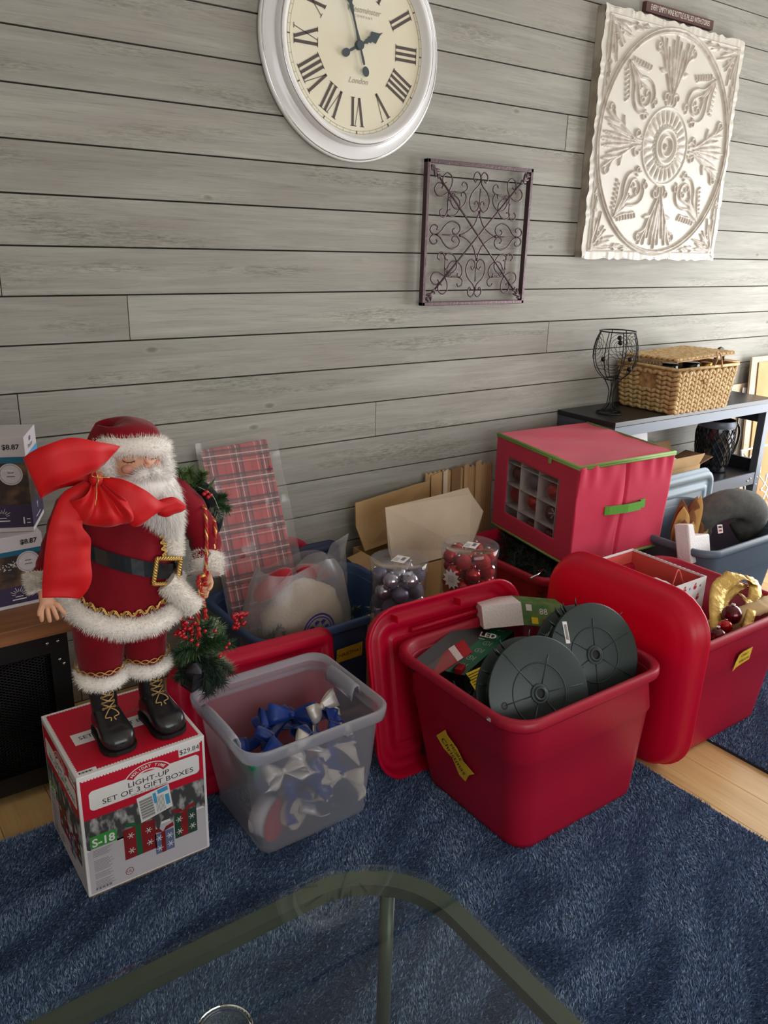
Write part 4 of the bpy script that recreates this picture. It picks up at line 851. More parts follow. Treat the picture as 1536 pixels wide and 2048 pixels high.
# ---------------------------------------------------------------- leaning flat cartons and the white scroll screen at far right
def lean(name, label, x0, x1, y, z0, z1, dy, m, txt=None, tape=False, cat='cardboard'):
    t = thing(name, label, cat, ((x0 + x1) / 2, y, z0)); b = MB()
    b.hexa([(x0, y, z0), (x1, y, z0), (x1, y + 0.012, z0), (x0, y + 0.012, z0), (x0, y + dy, z1), (x1, y + dy, z1), (x1, y + dy + 0.012, z1), (x0, y + dy + 0.012, z1)]); obj('sheet', b, m, t, bevel=0.001)
    return t
c7 = lean('flat_carton', 'flat cardboard carton with white tape leaning on the wall behind the shelf', 4.14, 4.45, 2.478, 0.0, 0.80, 0.022, 'card_pale')
q = Pl((4.19, 2.476, 0.35), (1, 0, 0), (0, 0.022, 0.80)); b = MB(); b.use('white_print'); b.rect(q, 0.09, 0.0, 0.15, 0.43, .003); b.use('print_grey'); b.text(q, 0.04, 0.14, '070', 0.06, 0.003, rot=PI / 2); obj('tape_strip', b, None, c7)
c8 = lean('flat_carton', 'tall worn cardboard panel leaning at the far right edge', 4.30, 4.80, 2.40, 0.0, 0.95, 0.07, 'card_pale')
b = MB(); b.hexa([(4.36, 2.398, 0.1), (4.76, 2.398, 0.1), (4.76, 2.402, 0.1), (4.36, 2.402, 0.1), (4.36, 2.460, 0.92), (4.76, 2.460, 0.92), (4.76, 2.464, 0.92), (4.36, 2.464, 0.92)]); obj('torn_layer', b, 'card_tan', c8)
sc = thing('scroll_screen', 'white metal scroll screen leaning beside the shelf at the right edge', 'wall decoration', (4.25, 2.27, 0))
def S_(u, v): return Vector((4.085 + 0.46 * u, 2.20 + 0.12 * v, 0.02 + 0.46 * v))
b = MB(); b.tube([S_(0, 0), S_(1, 0), S_(1, 1), S_(0, 1)], 0.008, 6, loop=True); obj('frame', b, 'white_paint', sc)
for f4 in q4:
    b = MB()
    for SS in (s1, s3, s5):
        for sw in (0, 1): b.tube([S_(*f4(*((p.x, p.y) if not sw else (p.y, p.x)))) for p in sm([(x, y, 0) for x, y in SS], 4)], 0.0045, 5)
    b.tube([S_(*f4(p.x, p.y)) for p in sm([(x, y, 0) for x, y in dm], 5)], 0.0045, 5); b.tube([S_(*f4(0.02, 0.02)), S_(*f4(0.5, 0.5))], 0.0045, 5); obj('scroll', b, 'white_paint', sc)
# ================================================================ red fabric ornament box
fx = thing('fabric_box', 'red fabric ornament storage box with green piping and a clear window', 'storage box', (2.50, 2.09, 0.366))
zt_, zb_ = 0.752, 0.371
TN, TL_, TR_, TB = Vector((2.219, 1.852, zt_)), Vector((2.330, 2.395, zt_ + 0.004)), Vector((2.736, 1.823, zt_)), Vector((2.815, 2.335, zt_ + 0.01))
BN, BL, BR_, BB = Vector((2.212, 1.850, zb_)), Vector((2.312, 2.375, zb_)), Vector((2.712, 1.825, zb_)), Vector((2.795, 2.325, zb_))
def bil(a, b_, c, d, s, t): return (a.lerp(b_, s)).lerp(d.lerp(c, s), t)          # a,b bottom; d,c top
def patch(b, a, b_, c, d, nu, nv, disp, hole=None):
    n = (b_ - a).cross(d - a).normalized(); o = len(b.v)
    for j in range(nv + 1):
        for i in range(nu + 1):
            s, t = i / nu, j / nv; b.v.append(tuple(bil(a, b_, c, d, s, t) + n * disp(s, t)))
    for j in range(nv):
        for i in range(nu):
            if hole and hole(i / nu + .5 / nu, j / nv + .5 / nv): continue
            b.f.append((o + j * (nu + 1) + i, o + j * (nu + 1) + i + 1, o + (j + 1) * (nu + 1) + i + 1, o + (j + 1) * (nu + 1) + i)); b.m.append(b.cur); b.sm.append(True)
def crease(s, t): return 0.004 * math.sin(s * 38 + 2 * math.sin(s * 7)) * max(0, t - 0.72) / 0.28 * 1.1 + 0.007 * noise.noise(Vector((s * 3, t * 2.5, 1))) - 0.010 * math.exp(-((s - 0.5 + 0.02 * (1 - t)) / 0.012) ** 2) + 0.008 * math.exp(-((s - 0.46 + 0.12 * (1 - t)) / 0.05) ** 2) * math.sin(t * 3)
b = MB(); patch(b, BN, BR_, TR_, TN, 90, 40, crease); patch(b, BR_, BB, TB, TR_, 20, 12, lambda s, t: 0); patch(b, BB, BL, TL_, TB, 20, 12, lambda s, t: 0); patch(b, BL, BN, BR_, BB, 8, 8, lambda s, t: 0)
patch(b, BL, BN, TN, TL_, 60, 40, lambda s, t: 0.002 * noise.noise(Vector((s * 4, t * 4, 5))), lambda s, t: 0.17 < s < 0.80 and 0.20 < t < 0.80)
obj('fabric_shell', b, 'fabric_red', fx, solid=0.002)
b = MB(); patch(b, TN, TR_, TB, TL_, 60, 60, lambda s, t: 0.0015 + 0.006 * noise.noise(Vector((s * 2.2, t * 5, 2))) + 0.003 * math.sin(s * 8 + t * 12) * s * (1 - s) * 2 - 0.006 * math.sin(s * 3.14) * math.sin(t * 3.14)); obj('fabric_lid', b, 'fabric_red', fx, solid=0.002)
b = MB(); b.tube([TL_, TN, TR_, TB], 0.0065, 8); b.tube([p + Vector((0, 0, -0.007)) for p in (TL_, TN, TR_, TB)], 0.006, 6); obj('top_piping', b, 'trim_green', fx)
b = MB(); b.tube([BN, BR_, BB, BL], 0.006, 8, loop=True); obj('bottom_piping', b, 'trim_green', fx)
L_ = lambda s, t, o=0.0: bil(BL, BN, TN, TL_, s, t) + Vector((-0.98, 0.19, 0)) * o
b = MB(); b.add([L_(.165, .195, -.002), L_(.805, .195, -.002), L_(.805, .805, -.002), L_(.165, .805, -.002)], [(0, 1, 2, 3)]); obj('clear_window', b, 'window_film', fx)
b = MB(); b.box(L_(.70, 0.965, 0.012), (0.004, 0.012, 0.022)); obj('zip_pull', b, 'trim_green', fx)
for s in (0.10, .305, .53, .755):
    b = MB(); b.hexa([L_(s, .05, -.012), L_(s + .006, .05, -.012), L_(s + .006, .05, -.10), L_(s, .05, -.10), L_(s, .93, -.012), L_(s + .006, .93, -.012), L_(s + .006, .93, -.10), L_(s, .93, -.10)]); obj('divider', b, 'divider', fx)
for t in (.05, .265, .50, .735):
    b = MB(); b.hexa([L_(.10, t, -.012), L_(.90, t, -.012), L_(.90, t, -.10), L_(.10, t, -.10), L_(.10, t + .007, -.012), L_(.90, t + .007, -.012), L_(.90, t + .007, -.10), L_(.10, t + .007, -.10)]); obj('divider', b, 'divider', fx)
b = MB(); b.add([L_(.08, .03, -.102), L_(.90, .03, -.102), L_(.90, .95, -.102), L_(.08, .95, -.102)], [(0, 1, 2, 3)]); obj('divider_back', b, 'divider', fx)
hb = Pl(BN.lerp(BR_, 0.5).lerp(TN.lerp(TR_, 0.5), 0.52), BR_ - BN, (0, 0, 1))
b = MB(); b.loft([[hb.p(x, -0.017, d), hb.p(x, 0.017, d), hb.p(x, 0.017, d + 0.003), hb.p(x, -0.017, d + 0.003)] for x, d in ((-0.105, 0.004), (-0.085, 0.010), (0.0, 0.024), (0.075, 0.022), (0.085, 0.008), (0.115, 0.007))], True, True, True, smooth=False); obj('handle', b, 'strap_green', fx, label='green webbing handle')
def bauble(c, r, m, label, g=None, ctr=True, snow=False, cap_=(0, 0, 1)):
    t = thing('bauble', label, 'ornament', (c[0], c[1], c[2] - r), g); b = MB(); b.ball(c, r, 18); obj('ball', b, m, t)
    cz = Vector(cap_).normalized(); Rm = cz.to_track_quat('Z', 'Y').to_matrix(); b = MB(); b.cyl(Vector(c) + cz * (r + 0.002), r * 0.2, r * 0.22, 10, Rm); obj('cap', b, 'chrome', t)
    if snow:
        dirn = (Vector((0, 0, 1.5)) - Vector(c)).normalized(); u = Vector((0, 0, 1)).cross(dirn).normalized(); v = dirn.cross(u); b = MB()
        def S(x, y):
            rr = math.sqrt(max(0, 1 - x * x - y * y)) ; return Vector(c) + (u * x + v * y + dirn * rr) * r * 1.012
        for k in range(6):
            a = k * PI / 3; b.tube([S(q * math.cos(a), q * math.sin(a)) for q in (0, .2, .4, .62)], r * 0.028, 4)
            for q in (.28, .45):
                for s in (1, -1): b.tube([S(q * math.cos(a), q * math.sin(a)), S(q * math.cos(a) + .15 * math.cos(a + s * .9), q * math.sin(a) + .15 * math.sin(a + s * .9))], r * 0.022, 4)
        obj('snowflake', b, 'white_print', t, label='white painted snowflake')
    return t
for (s, t, m, sn, lb) in ((.42, .38 + .02, 'bauble_red', 0, 'red bauble in the middle cell of the fabric box window'), (.20, .40, 'bauble_glitter', 0, 'rough red bauble in the left cell of the fabric box window'), (.65, .375, 'bauble_dark', 1, 'dark red bauble with a white snowflake behind the fabric box window'), (.65, .61, 'bauble_red', 0, 'shiny red bauble in the upper right cell of the fabric box window'), (.42, .615, 'bauble_matte', 0, 'dark grey bauble in the upper middle cell of the fabric box window'), (.20, .62, 'bauble_dark', 0, 'dark bauble in the upper left cell of the fabric box window'), (.65, .14, 'bauble_dark', 0, 'dark red bauble in the lower right cell of the fabric box window'), (.42, .135, 'bauble_dark', 0, 'dark bauble in the lower middle cell of the fabric box window')):
    bauble(L_(s, t, -.055), 0.038, m, lb, None, True, sn)

# ================================================================ light-up gift box carton
X0, X1, Y0, Y1, BZ = 0.356, 0.661, 1.620, 1.922, 0.347
gbx = thing('gift_box_carton', 'red and white cardboard box of light-up gift boxes under the bearded figure', 'cardboard box', ((X0 + X1) / 2, (Y0 + Y1) / 2, 0.004))
b = MB(); b.use('box_white'); b.bb((X0, Y0, 0.016), (X1, Y1, BZ)); obj('carton', b, None, gbx, bevel=0.0015)
b = MB(); b.bb((X0 + 0.002, Y0 + 0.002, 0.004), (X1 - 0.002, Y1 - 0.002, 0.0159)); obj('bottom_flap', b, 'board_raw', gbx)
FW, FH = X1 - X0, BZ - 0.016
def carton_face(pl, W, nm, full=True):
    b = MB(); H_ = FH
    def P_(x, y): return (x * W, (1 - y) * H_)
    def rc(x0, y0, x1, y1, m, l): a = P_(x0, y1); c = P_(x1, y0); b.use(m); b.rect(pl, a[0], a[1], c[0], c[1], l)
    rc(.022, .035, .978, .36, 'box_red', .0003)
    # scalloped white edge along the top
    b.use('box_white')
    for i in range(40):
        x = .03 + .94 * (i + .5) / 40; cx, cy = P_(x, .036); b.poly(pl, [(cx + 0.0032 * math.cos(a), cy + 0.0032 * math.sin(a)) for a in [2 * PI * k / 8 for k in range(8)]], .0005)
    rc(.022, .36, .978, .60, 'print_pine', .0003); b.use('print_pine')
    pts = [P_(.022, .60)] + [P_(.022 + .956 * i / 24, .60 + .05 * math.sin(i * 1.9) + .03 * math.sin(i * 4.1)) for i in range(25)] + [P_(.978, .60)]
    b.poly(pl, pts, .0002); rc(.022, .62, .978, .985, 'box_snow', .00015)
    # label
    b.use('box_white'); x0, y0 = P_(.075, .295); x1, y1 = P_(.945, .135); r = .008
    b.poly(pl, [(x0 + r, y0), (x1 - r, y0), (x1 - r * .4, y0 + r * .4), (x1, y0 + r), (x1, y1 - r), (x1 - r * .4, y1 - r * .4), (x1 - r, y1), (x0 + r, y1), (x0 + r * .4, y1 - r * .4), (x0, y1 - r), (x0, y0 + r), (x0 + r * .4, y0 + r * .4)], .0005)
    cx, cy = P_(.53, .118)
    arc = lambda R, k0: [(cx + R * math.cos(a), cy - .030 + R * .78 * math.sin(a)) for a in [PI * (0.16 + 0.68 * k / 16) for k in (range(17) if k0 else range(16, -1, -1))]]
    b.poly(pl, arc(.062, 1) + arc(.036, 0), .0006); b.use('box_red'); A1, A2 = arc(.059, 1), arc(.041, 1)
    for k in range(16): b.poly(pl, [A2[k], A2[k + 1], A1[k + 1], A1[k]][::-1], .0008)
    b.use('box_white'); T = 'HOLIDAY TIME'
    for i, ch in enumerate(T):
        a = PI * (0.80 - 0.60 * (i + .5) / len(T)); b.text(pl, cx + .050 * math.cos(a), cy - .030 + .050 * .78 * math.sin(a), ch, 0.0105, .0010, rot=a - PI / 2, bold=0.0003)
    b.use('box_red'); b.text(pl, cx, cy + .001, 'A', 0.006, .001)
    b.use('ink'); q_ = P_(.53, .196); b.text(pl, q_[0], q_[1], 'LIGHT-UP', 0.0190, .0008, wx=1.22); q_ = P_(.53, .252); b.text(pl, q_[0], q_[1], 'SET OF 3 GIFT BOXES', 0.0190, .0008, wx=1.22)
    b.use('print_grey'); q_ = P_(.53, .282); b.text(pl, q_[0], q_[1], 'Juego de 3 cajas de regalo', 0.0085, .0008)
    # price sticker
    rc(.78, .035, .955, .112, 'box_white', .0007); b.use('ink'); q_ = P_(.868, .075); b.text(pl, q_[0], q_[1], '$29.84', 0.0185, .0010)
    # green count block and small print
    rc(.05, .505, .25, .605, 'print_green', .0006); b.use('box_white'); q_ = P_(.15, .565); b.text(pl, q_[0], q_[1], 'S-18', 0.030, .0009, bold=0.0008)
    rc(.05, .605, .25, .97, 'box_snow', .0005); b.use('print_grey')
    for i in range(26):
        if i in (5, 6, 15, 20): continue
        y = .625 + i * .0125; w_ = .15 - .05 * ((i * 7) % 5) / 5; rc(.062, y, .062 + w_, y + .004, 'print_grey', .0007)
    for i in range(14): rc(.06 + i * .009, .945, .06 + i * .009 + (.003 if i % 3 else .006), .965, 'ink', .0008)
    # printed gift boxes
    def gift(x0, y0, x1, y1, m, rib, wr):
        rc(x0, y0, x1, y1, m, .0005); xm = (x0 + x1) / 2 - .01; rc(xm - wr, y0, xm + wr, y1, rib, .0007); b.use(rib); c_ = P_(xm, y0)
        for s in (-1, 1): b.poly(pl, [(c_[0], c_[1]), (c_[0] + s * .028, c_[1] + .006), (c_[0] + s * .026, c_[1] + .017), (c_[0] + s * .008, c_[1] + .012)][::s], .0008)
        b.use('box_white')
        for (u, v) in ((.22, .25), (.78, .3), (.22, .75), (.80, .72)):
            cx, cy = P_(x0 + (x1 - x0) * u, y0 + (y1 - y0) * v)
            for k in range(3):
                a = k * PI / 3; d_ = .0085; b.line(pl, [(cx - d_ * math.cos(a), cy - d_ * math.sin(a)), (cx + d_ * math.cos(a), cy + d_ * math.sin(a))], .0016, .0009)
    gift(.71, .585, .90, .80, 'print_gift_green', 'print_gift_red', .028); gift(.30, .55, .555, .81, 'print_gift_red', 'print_ribbon_green', .022); gift(.545, .69, .70, .87, 'print_gift_blue', 'print_gift_red', .018)
    cx, cy = P_(.325, .915); b.use('print_gift_red')
    for k in range(20): 
        a, a2 = 2 * PI * k / 20, 2 * PI * (k + 1) / 20; b.line(pl, [(cx + .0095 * math.cos(a), cy + .0095 * math.sin(a)), (cx + .0095 * math.cos(a2), cy + .0095 * math.sin(a2))], .0014, .0007)
    b.text(pl, cx, cy, 'UL', 0.0105, .0008)
    obj(nm, b, None, gbx)
carton_face(Pl((X0, Y0 - .0001, 0.016), (1, 0, 0), (0, 0, 1)), FW, 'front_print')
carton_face(Pl((X0 - .0001, Y1, 0.016), (0, -1, 0), (0, 0, 1)), Y1 - Y0, 'side_print')
ft = Pl((X0, Y0 - .0001, 0.016), (1, 0, 0), (0, 0, 1)); b = MB(); b.use('box_white'); cx, cy = .565 * FW, (1 - .42) * FH; rr_ = 0.10
def rs_(x, y): return (cx + x * math.cos(rr_) - y * math.sin(rr_), cy + x * math.sin(rr_) + y * math.cos(rr_))
b.poly(ft, [rs_(*p) for p in ((-.040, -.037), (.040, -.030), (.040, .037), (-.040, .036))], .0012); b.use('ink')
for i in range(22): x = -.0; y = -.030 + i * .0026; b.poly(ft, [rs_(*p) for p in ((-.036, y), (-.004, y), (-.004, y + (.0016 if i % 3 else .0007)), (-.036, y + (.0016 if i % 3 else .0007)))], .0014)
b.use('print_blue')
for (x0, y0, x1, y1) in ((.010, .022, .036, .034), (-.002, .0, .006, .030), (.026, -.018, .036, .012)): b.poly(ft, [rs_(*p) for p in ((x0, y0), (x1, y0), (x1, y1), (x0, y1))], .0014)
b.use('print_grey')
for i in range(7): b.poly(ft, [rs_(*p) for p in ((.002 + i * .0032, -.028), (.0032 + i * .0032, -.028), (.0032 + i * .0032, .016), (.002 + i * .0032, .016))], .0013)
obj('price_sticker', b, None, gbx)
tp = Pl((X0, Y0, BZ + .0001), (1, 0, 0), (0, 1, 0)); b = MB(); b.use('box_red'); b.rect(tp, .007, .009, FW - .007, Y1 - Y0 - .009, .0003); b.use('box_white')
for i in range(40):
    for (x, y) in ((.007, .009 + .283 * (i + .5) / 40), (FW - .007, .009 + .283 * (i + .5) / 40), (.007 + (FW - .014) * (i + .5) / 40, .009), (.007 + (FW - .014) * (i + .5) / 40, Y1 - Y0 - .009)):
        b.poly(tp, [(x + .003 * math.cos(a), y + .003 * math.sin(a)) for a in [2 * PI * k / 8 for k in range(8)]], .0006)
b.rect(tp, .035, .125, .27, .175, .0006); b.use('ink'); b.text(tp, .152, .150, 'SET OF 3 GIFT BOXES', .0205, .0009, wx=1.05); b.use('print_grey'); b.text(tp, .215, .20, 'HOLIDAY TIME', .013, .0008)
b.use('box_white'); b.rect(tp, .004, .004, .050, .022, .0008); b.use('ink')
for i in range(12): b.rect(tp, .010 + i * .0026, .010, .0112 + i * .0026 + (.001 if i % 3 == 0 else 0), .017, .0010)
obj('top_print', b, None, gbx)

# ================================================================ clear bin with bows
cbn = thing('clear_bin', 'see-through plastic bin holding blue and silver bows', 'storage bin', (0.92, 1.66, 0.004))
def cr_(f, z, o=0.0, r=0.045):
    bx0, bx1, by0, by1 = 0.762, 1.082, 1.515, 1.795; rx0, rx1, ry0, ry1 = 0.702, 1.122, 1.468, 1.838
    return rrect(bx0 + (rx0 - bx0) * f - o, bx1 + (rx1 - bx1) * f + o, by0 + (ry0 - by0) * f - o, by1 + (ry1 - by1) * f + o, r * (.7 + .5 * f), z, 6)
b = MB(); b.loft([cr_(0, .010, -.02), cr_(0, .006, -.006), cr_(.02, .012, 0), cr_(.06, .03, .001), cr_(.065, .034, -.002), cr_(.5, .18, -.004), cr_(.80, .318, -.006)], True, True, False); obj('tub', b, 'milky_plastic', cbn)
b = MB(); b.loft([cr_(.80, .305, -.006), cr_(.82, .318, .008), cr_(.97, .338, .004), cr_(1, .348, .003), cr_(1, .352, 0), cr_(1, .350, -.006), cr_(.92, .335, -.010)], True); obj('rim', b, 'milky_rim', cbn)
for (x, y0, y1) in ((.712, 1.56, 1.74), (1.098, 1.60, 1.74)):
    b = MB(); s = 1 if x < .9 else -1
    b.loft([[Vector((x + s * (0.0 + .010 * k), y0 + (y1 - y0) * (i / 10.0), .352 + z - .006 * (abs(i - 5) / 5.0) ** 3)) for i in range(11)] for k, z in ((-1, -.02), (-.6, .004), (0.2, .007), (1.0, .004), (1.6, -.012), (1.8, -.035))], closed=False); obj('latch', b, 'milky_rim', cbn, solid=.003)
b = MB(); b.loft([[Vector((.727 - .006 * (k == 1) + .028 * q_, 1.50 + .13 * (i / 10.0), .30 - .075 * q_ * math.sqrt(max(0, 1 - (abs(i - 5) / 5.0) ** 2)))) for i in range(11)] for k, q_ in ((0, 0), (1, .5), (1, 1))], closed=False); obj('side_handle', b, 'handle_green', cbn, solid=.004, label='green plastic handle on the left side')

def in_bin(v):   # keep a ribbon inside the slanting walls of the clear bin
    f = max(0, min(1, v[2] / .352)); x0, x1 = .768 - .060 * f + .006, 1.076 + .040 * f - .006; y0, y1 = 1.521 - .047 * f + .006, 1.789 + .043 * f - .006
    return (min(max(v[0], x0), x1), min(max(v[1], y0), y1), max(v[2], .016))
def bow(name, label, c, s, m, az, tilt, cat='bow', g=None, tails=2):
    t = thing(name, label, cat, tuple(c), g); R = Matrix.Rotation(az, 3, 'Z') @ Matrix.Rotation(tilt, 3, 'X'); c = Vector(c)
    def T(x, y, z): return c + R @ Vector((x * s, y * s, z * s))
    for sg in (1, -1):
        b = MB(); ed = []
        for (x, z, w_, y) in ((0, 0, .12, 0), (.35, .22, .3, .02), (.75, .38, .42, .04), (1.0, .22, .46, .02), (.92, -.02, .42, 0), (.5, -.10, .30, -.02), (0, 0, .12, 0)): ed.append((T(sg * x, y - w_, z), T(sg * x, y + w_, z)))
        b.strip(ed, 5); b.v = [in_bin(v) for v in b.v]; obj('loop', b, m, t, solid=.0012)
    for k in range(tails):
        sg = 1 if k % 2 else -1; b = MB(); b.strip([(T(0, -.1, 0), T(0, .1, 0)), (T(sg * .4, -.5, -.1), T(sg * .55, -.1, -.05)), (T(sg * .7, -1.0, -.12), T(sg * 1.1, -.65, .05)), (T(sg * .75, -1.35, .1), T(sg * 1.3, -1.2, .1))], 4); b.v = [in_bin(v) for v in b.v]; obj('tail', b, m, t, solid=.0012)
    b = MB(); b.ball(T(0, 0, .03), .16 * s, 8, (1, 1.1, 1)); obj('knot', b, m, t)
    return t
bs_ = [((.81, 1.60, .235), .062, 'ribbon_blue', .3, .4, 'dark blue ribbon bow at the left of the clear bin, on top'), ((.865, 1.70, .25), .060, 'ribbon_blue', 1.0, .5, 'blue bow against the back wall of the clear bin, left'), ((.95, 1.70, .26), .066, 'ribbon_blue', -.5, .9, 'bright blue bow standing up in the middle of the clear bin'), ((1.03, 1.68, .27), .058, 'ribbon_silver', .4, 1.1, 'silver bow standing at the right end of the clear bin'), ((.83, 1.53, .23), .055, 'ribbon_silver', 0.0, .3, 'silver bow in the near left corner of the clear bin'), ((.90, 1.575, .245), .055, 'ribbon_silver', .8, .5, 'silver and cream bow in the centre of the clear bin top'), ((.96, 1.60, .235), .06, 'ribbon_blue', 2.0, .3, 'blue bow lying beside the central silver bow in the clear bin'), ((1.02, 1.60, .20), .065, 'ribbon_cream', .2, 1.0, 'cream bow pressed to the front wall of the clear bin, right'), ((1.03, 1.56, .12), .055, 'ribbon_cream', -.6, 1.3, 'cream bow lower down at the right corner of the clear bin'), ((.905, 1.575, .15), .07, 'ribbon_blue', .3, 1.2, 'blue bow seen through the middle of the clear bin front'), ((.98, 1.65, .10), .06, 'ribbon_blue', 1.5, 1.0, 'dark blue bow near the bottom right in the clear bin'), ((.93, 1.58, .06), .05, 'ribbon_silver', 1.0, .2, 'silver bow lying on the bottom of the clear bin'), ((.79, 1.66, .215), .062, 'ribbon_blue', 1.6, .2, 'navy bow along the left wall of the clear bin'), ((.84, 1.64, .19), .06, 'ribbon_blue', .9, .1, 'navy bow buried under the left bows in the clear bin'), ((.99, 1.57, .24), .055, 'ribbon_blue', 2.6, .5, 'blue bow at the front wall of the clear bin, right of the middle'), ((.92, 1.75, .22), .06, 'ribbon_blue', .1, .2, 'blue bow tucked at the back of the clear bin'), ((1.0, 1.74, .21), .058, 'ribbon_blue', 2.2, .3, 'blue bow in the back right corner of the clear bin'), ((.87, 1.60, .20), .06, 'ribbon_blue', -.4, .3, 'navy bow below the silver bow at the front left of the clear bin'), ((.96, 1.565, .19), .06, 'ribbon_blue', .6, 1.0, 'navy bow against the front wall of the clear bin, upper middle'), ((.87, 1.57, .13), .055, 'ribbon_blue', 1.9, .9, 'blue bow above the ribbon spools in the clear bin'), ((1.04, 1.64, .24), .055, 'ribbon_blue', 1.2, .5, 'blue bow beside the standing silver bow at the right of the clear bin')]
for c, s, m, az, ti, lb in bs_: bow('ribbon_bow', lb, c, s, m, az, ti)
for (c, r, w_, m1, m2, lb) in (((.805, 1.575, .075), .052, .05, 'foam_white', 'card_red', 'ribbon spool with a red and white end at the near left of the clear bin'), ((.875, 1.58, .070), .048, .05, 'ribbon_cream', 'knit_cream', 'cream ribbon spool standing in the bottom of the clear bin')):
    t = thing('ribbon_spool', lb, 'ribbon spool', (c[0], c[1], .015)); Rm = Matrix.Rotation(.5, 3, 'Z') @ Matrix.Rotation(PI / 2, 3, 'X')
    b = MB(); b.cyl(c, r, w_, 28, Rm); obj('ribbon_roll', b, m1, t); b = MB(); b.cyl(Vector(c) + Rm @ Vector((0, 0, w_ / 2 + .002)), r * 1.08, .002, 28, Rm); obj('spool_end', b, m2, t)

# ================================================================ front red tote contents
def reel(label, C, n, r, up_ang, thick=.075, tagp=False):
    C = Vector(C); n = Vector(n).normalized(); v = (Vector((0, 0, 1)) - n * n.z).normalized(); u = v.cross(n); t = thing('light_reel', label, 'cord reel', tuple(C - Vector((0, 0, r))))
    R = Matrix((u, v, n)).transposed()
    def q(x, y, z=0): return C + u * x + v * y + n * z
    for k, z in enumerate((0, -thick)):
        b = MB(); b.lathe([(.014, z - .0015), (r - .003, z - .0015), (r, z), (r - .003, z + .0015), (.014, z + .0015)], C, 56, R)
        obj('flange', b, 'spool_green', t, label='round front flange' if k == 0 else None)
    b = MB()
    for a, r1 in ((up_ang, r * .97), (up_ang + 1.05, r * .70), (up_ang + 2.1, r * .97), (up_ang + PI, r * .97), (up_ang + 4.1, r * .9), (up_ang + 5.2, r * .7)):
        d = Vector((math.cos(a), math.sin(a))); b.tube([q(d.x * .02, d.y * .02, .002), q(d.x * r1, d.y * r1, .002)], .0018, 4)
    b.torus(C + n * .002, r * .53, .0018, 48, 4, R); obj('rib', b, 'spool_green', t)
    b = MB(); b.lathe([(.012, .0015), (.012, .009), (.018, .009), (.018, .004), (.023, .004), (.026, .006), (.026, .0015)], C, 28, R); obj('hub_ring', b, 'spool_green', t)
    b = MB(); b.cyl(C - n * (.004), .0125, .012, 20, R); b.use('ink'); obj('hub_hole', b, 'ink', t)
    a = up_ang + 1.05; hc = q(math.cos(a) * r * .72, math.sin(a) * r * .72, .0016); b = MB(); b.torus(hc, .008, .0015, 20, 5, R); b.cyl(hc, .0075, .0008, 18, R); obj('cord_hole', b, 'led_black', t)
    b = MB(); rnd = random.Random(int(C.x * 1000))
    for k in range(26):
        rr = r * (.45 + .45 * rnd.random()); z = -thick * (.12 + .76 * rnd.random()); a0 = rnd.random() * 6.3
        b.tube([q(math.cos(a0 + i * .35) * rr * (1 + .03 * rnd.random()), math.sin(a0 + i * .35) * rr, z + .004 * math.sin(i)) for i in range(18)], .0022, 4)
    obj('light_string', b, 'wire_green', t, kind='stuff')
    b = MB()
    for k in range(12):
        a0 = rnd.random() * PI; p0 = q(math.cos(a0) * r * .92, math.sin(a0) * r * .92, -thick * (.2 + .6 * rnd.random())); d = (q(math.cos(a0), math.sin(a0)) - C).normalized(); b.tube([p0, p0 + d * .018, p0 + d * .03 + u * .004], [.003, .0025, .0008], 5)
    obj('light_tip', b, 'wire_green', t, kind='stuff')
    if tagp:
        b = MB(); q_ = Pl(q(-r * .55, r * .50, .0022), u * .98 - v * .12, v); b.use('white_print'); b.rect(q_, -.007, -.028, .007, .032, 0.0012); b.use('ink')
        for i in range(6): b.rect(q_, -.004 + i * .0015, -.018, -.0034 + i * .0015, .024, .0018)
        obj('sticker', b, None, t)
    return t
nn_ = (-.20, -.85, .46)
reel('dark green light reel nearest the front rim of the front red tote', (1.424, 1.243, .402), nn_, .149, PI * .70, .07)
reel('dark green light reel with white sticker, right rear of the front red tote', (1.655, 1.262, .438), nn_, .143, PI * .80, .08, True)
ld = thing('light_carton', 'black and green box of LED lights in the front red tote', 'box', (1.46, 1.53, .10))
A_, B_, C_ = at(990, 1252, z=.375), at(872, 1352, z=.345), at(930, 1243, z=.405)
l1 = (B_ - A_); w1 = (C_ - A_); up_ = l1.cross(w1).normalized(); up_ = up_ if up_.z > 0 else -up_; D_ = at(1028, 1262, z=.345) - A_
w1 = w1 * 1.05; l1 = l1 * .90
b = MB(); b.use('led_black'); dn = D_ + Vector((0.01, 0, -.09)); b.hexa([A_ + D_, A_ + D_ + l1, A_ + D_ + l1 + w1 + Vector((0, 0, -.05)), A_ + D_ + w1 + Vector((0, 0, -.05)), A_, A_ + l1, A_ + l1 + w1, A_ + w1])
b.hexa([A_ + dn, A_ + dn + l1, A_ + dn + l1 + w1, A_ + dn + w1, A_ + D_, A_ + D_ + l1, A_ + D_ + l1 + w1 + Vector((0, 0, -.05)), A_ + D_ + w1 + Vector((0, 0, -.05))]); obj('carton', b, None, ld)
f1 = Pl(A_, -l1, D_); 
if (f1.n).dot(Vector((0, 0, 1.5)) - A_) < 0: f1.n = -f1.n
b = MB(); b.use('led_green'); Ll, Dl = l1.length, D_.length
ax = l1.normalized(); ay = D_.normalized(); fn = f1.n
b.add([A_ + fn * .0006, A_ + l1 + fn * .0006, A_ + l1 + D_ + fn * .0006, A_ + D_ + fn * .0006], [(0, 1, 2, 3)])
b.use('white_print'); fp = Pl(A_ + D_, -l1, -D_); fp.n = fn
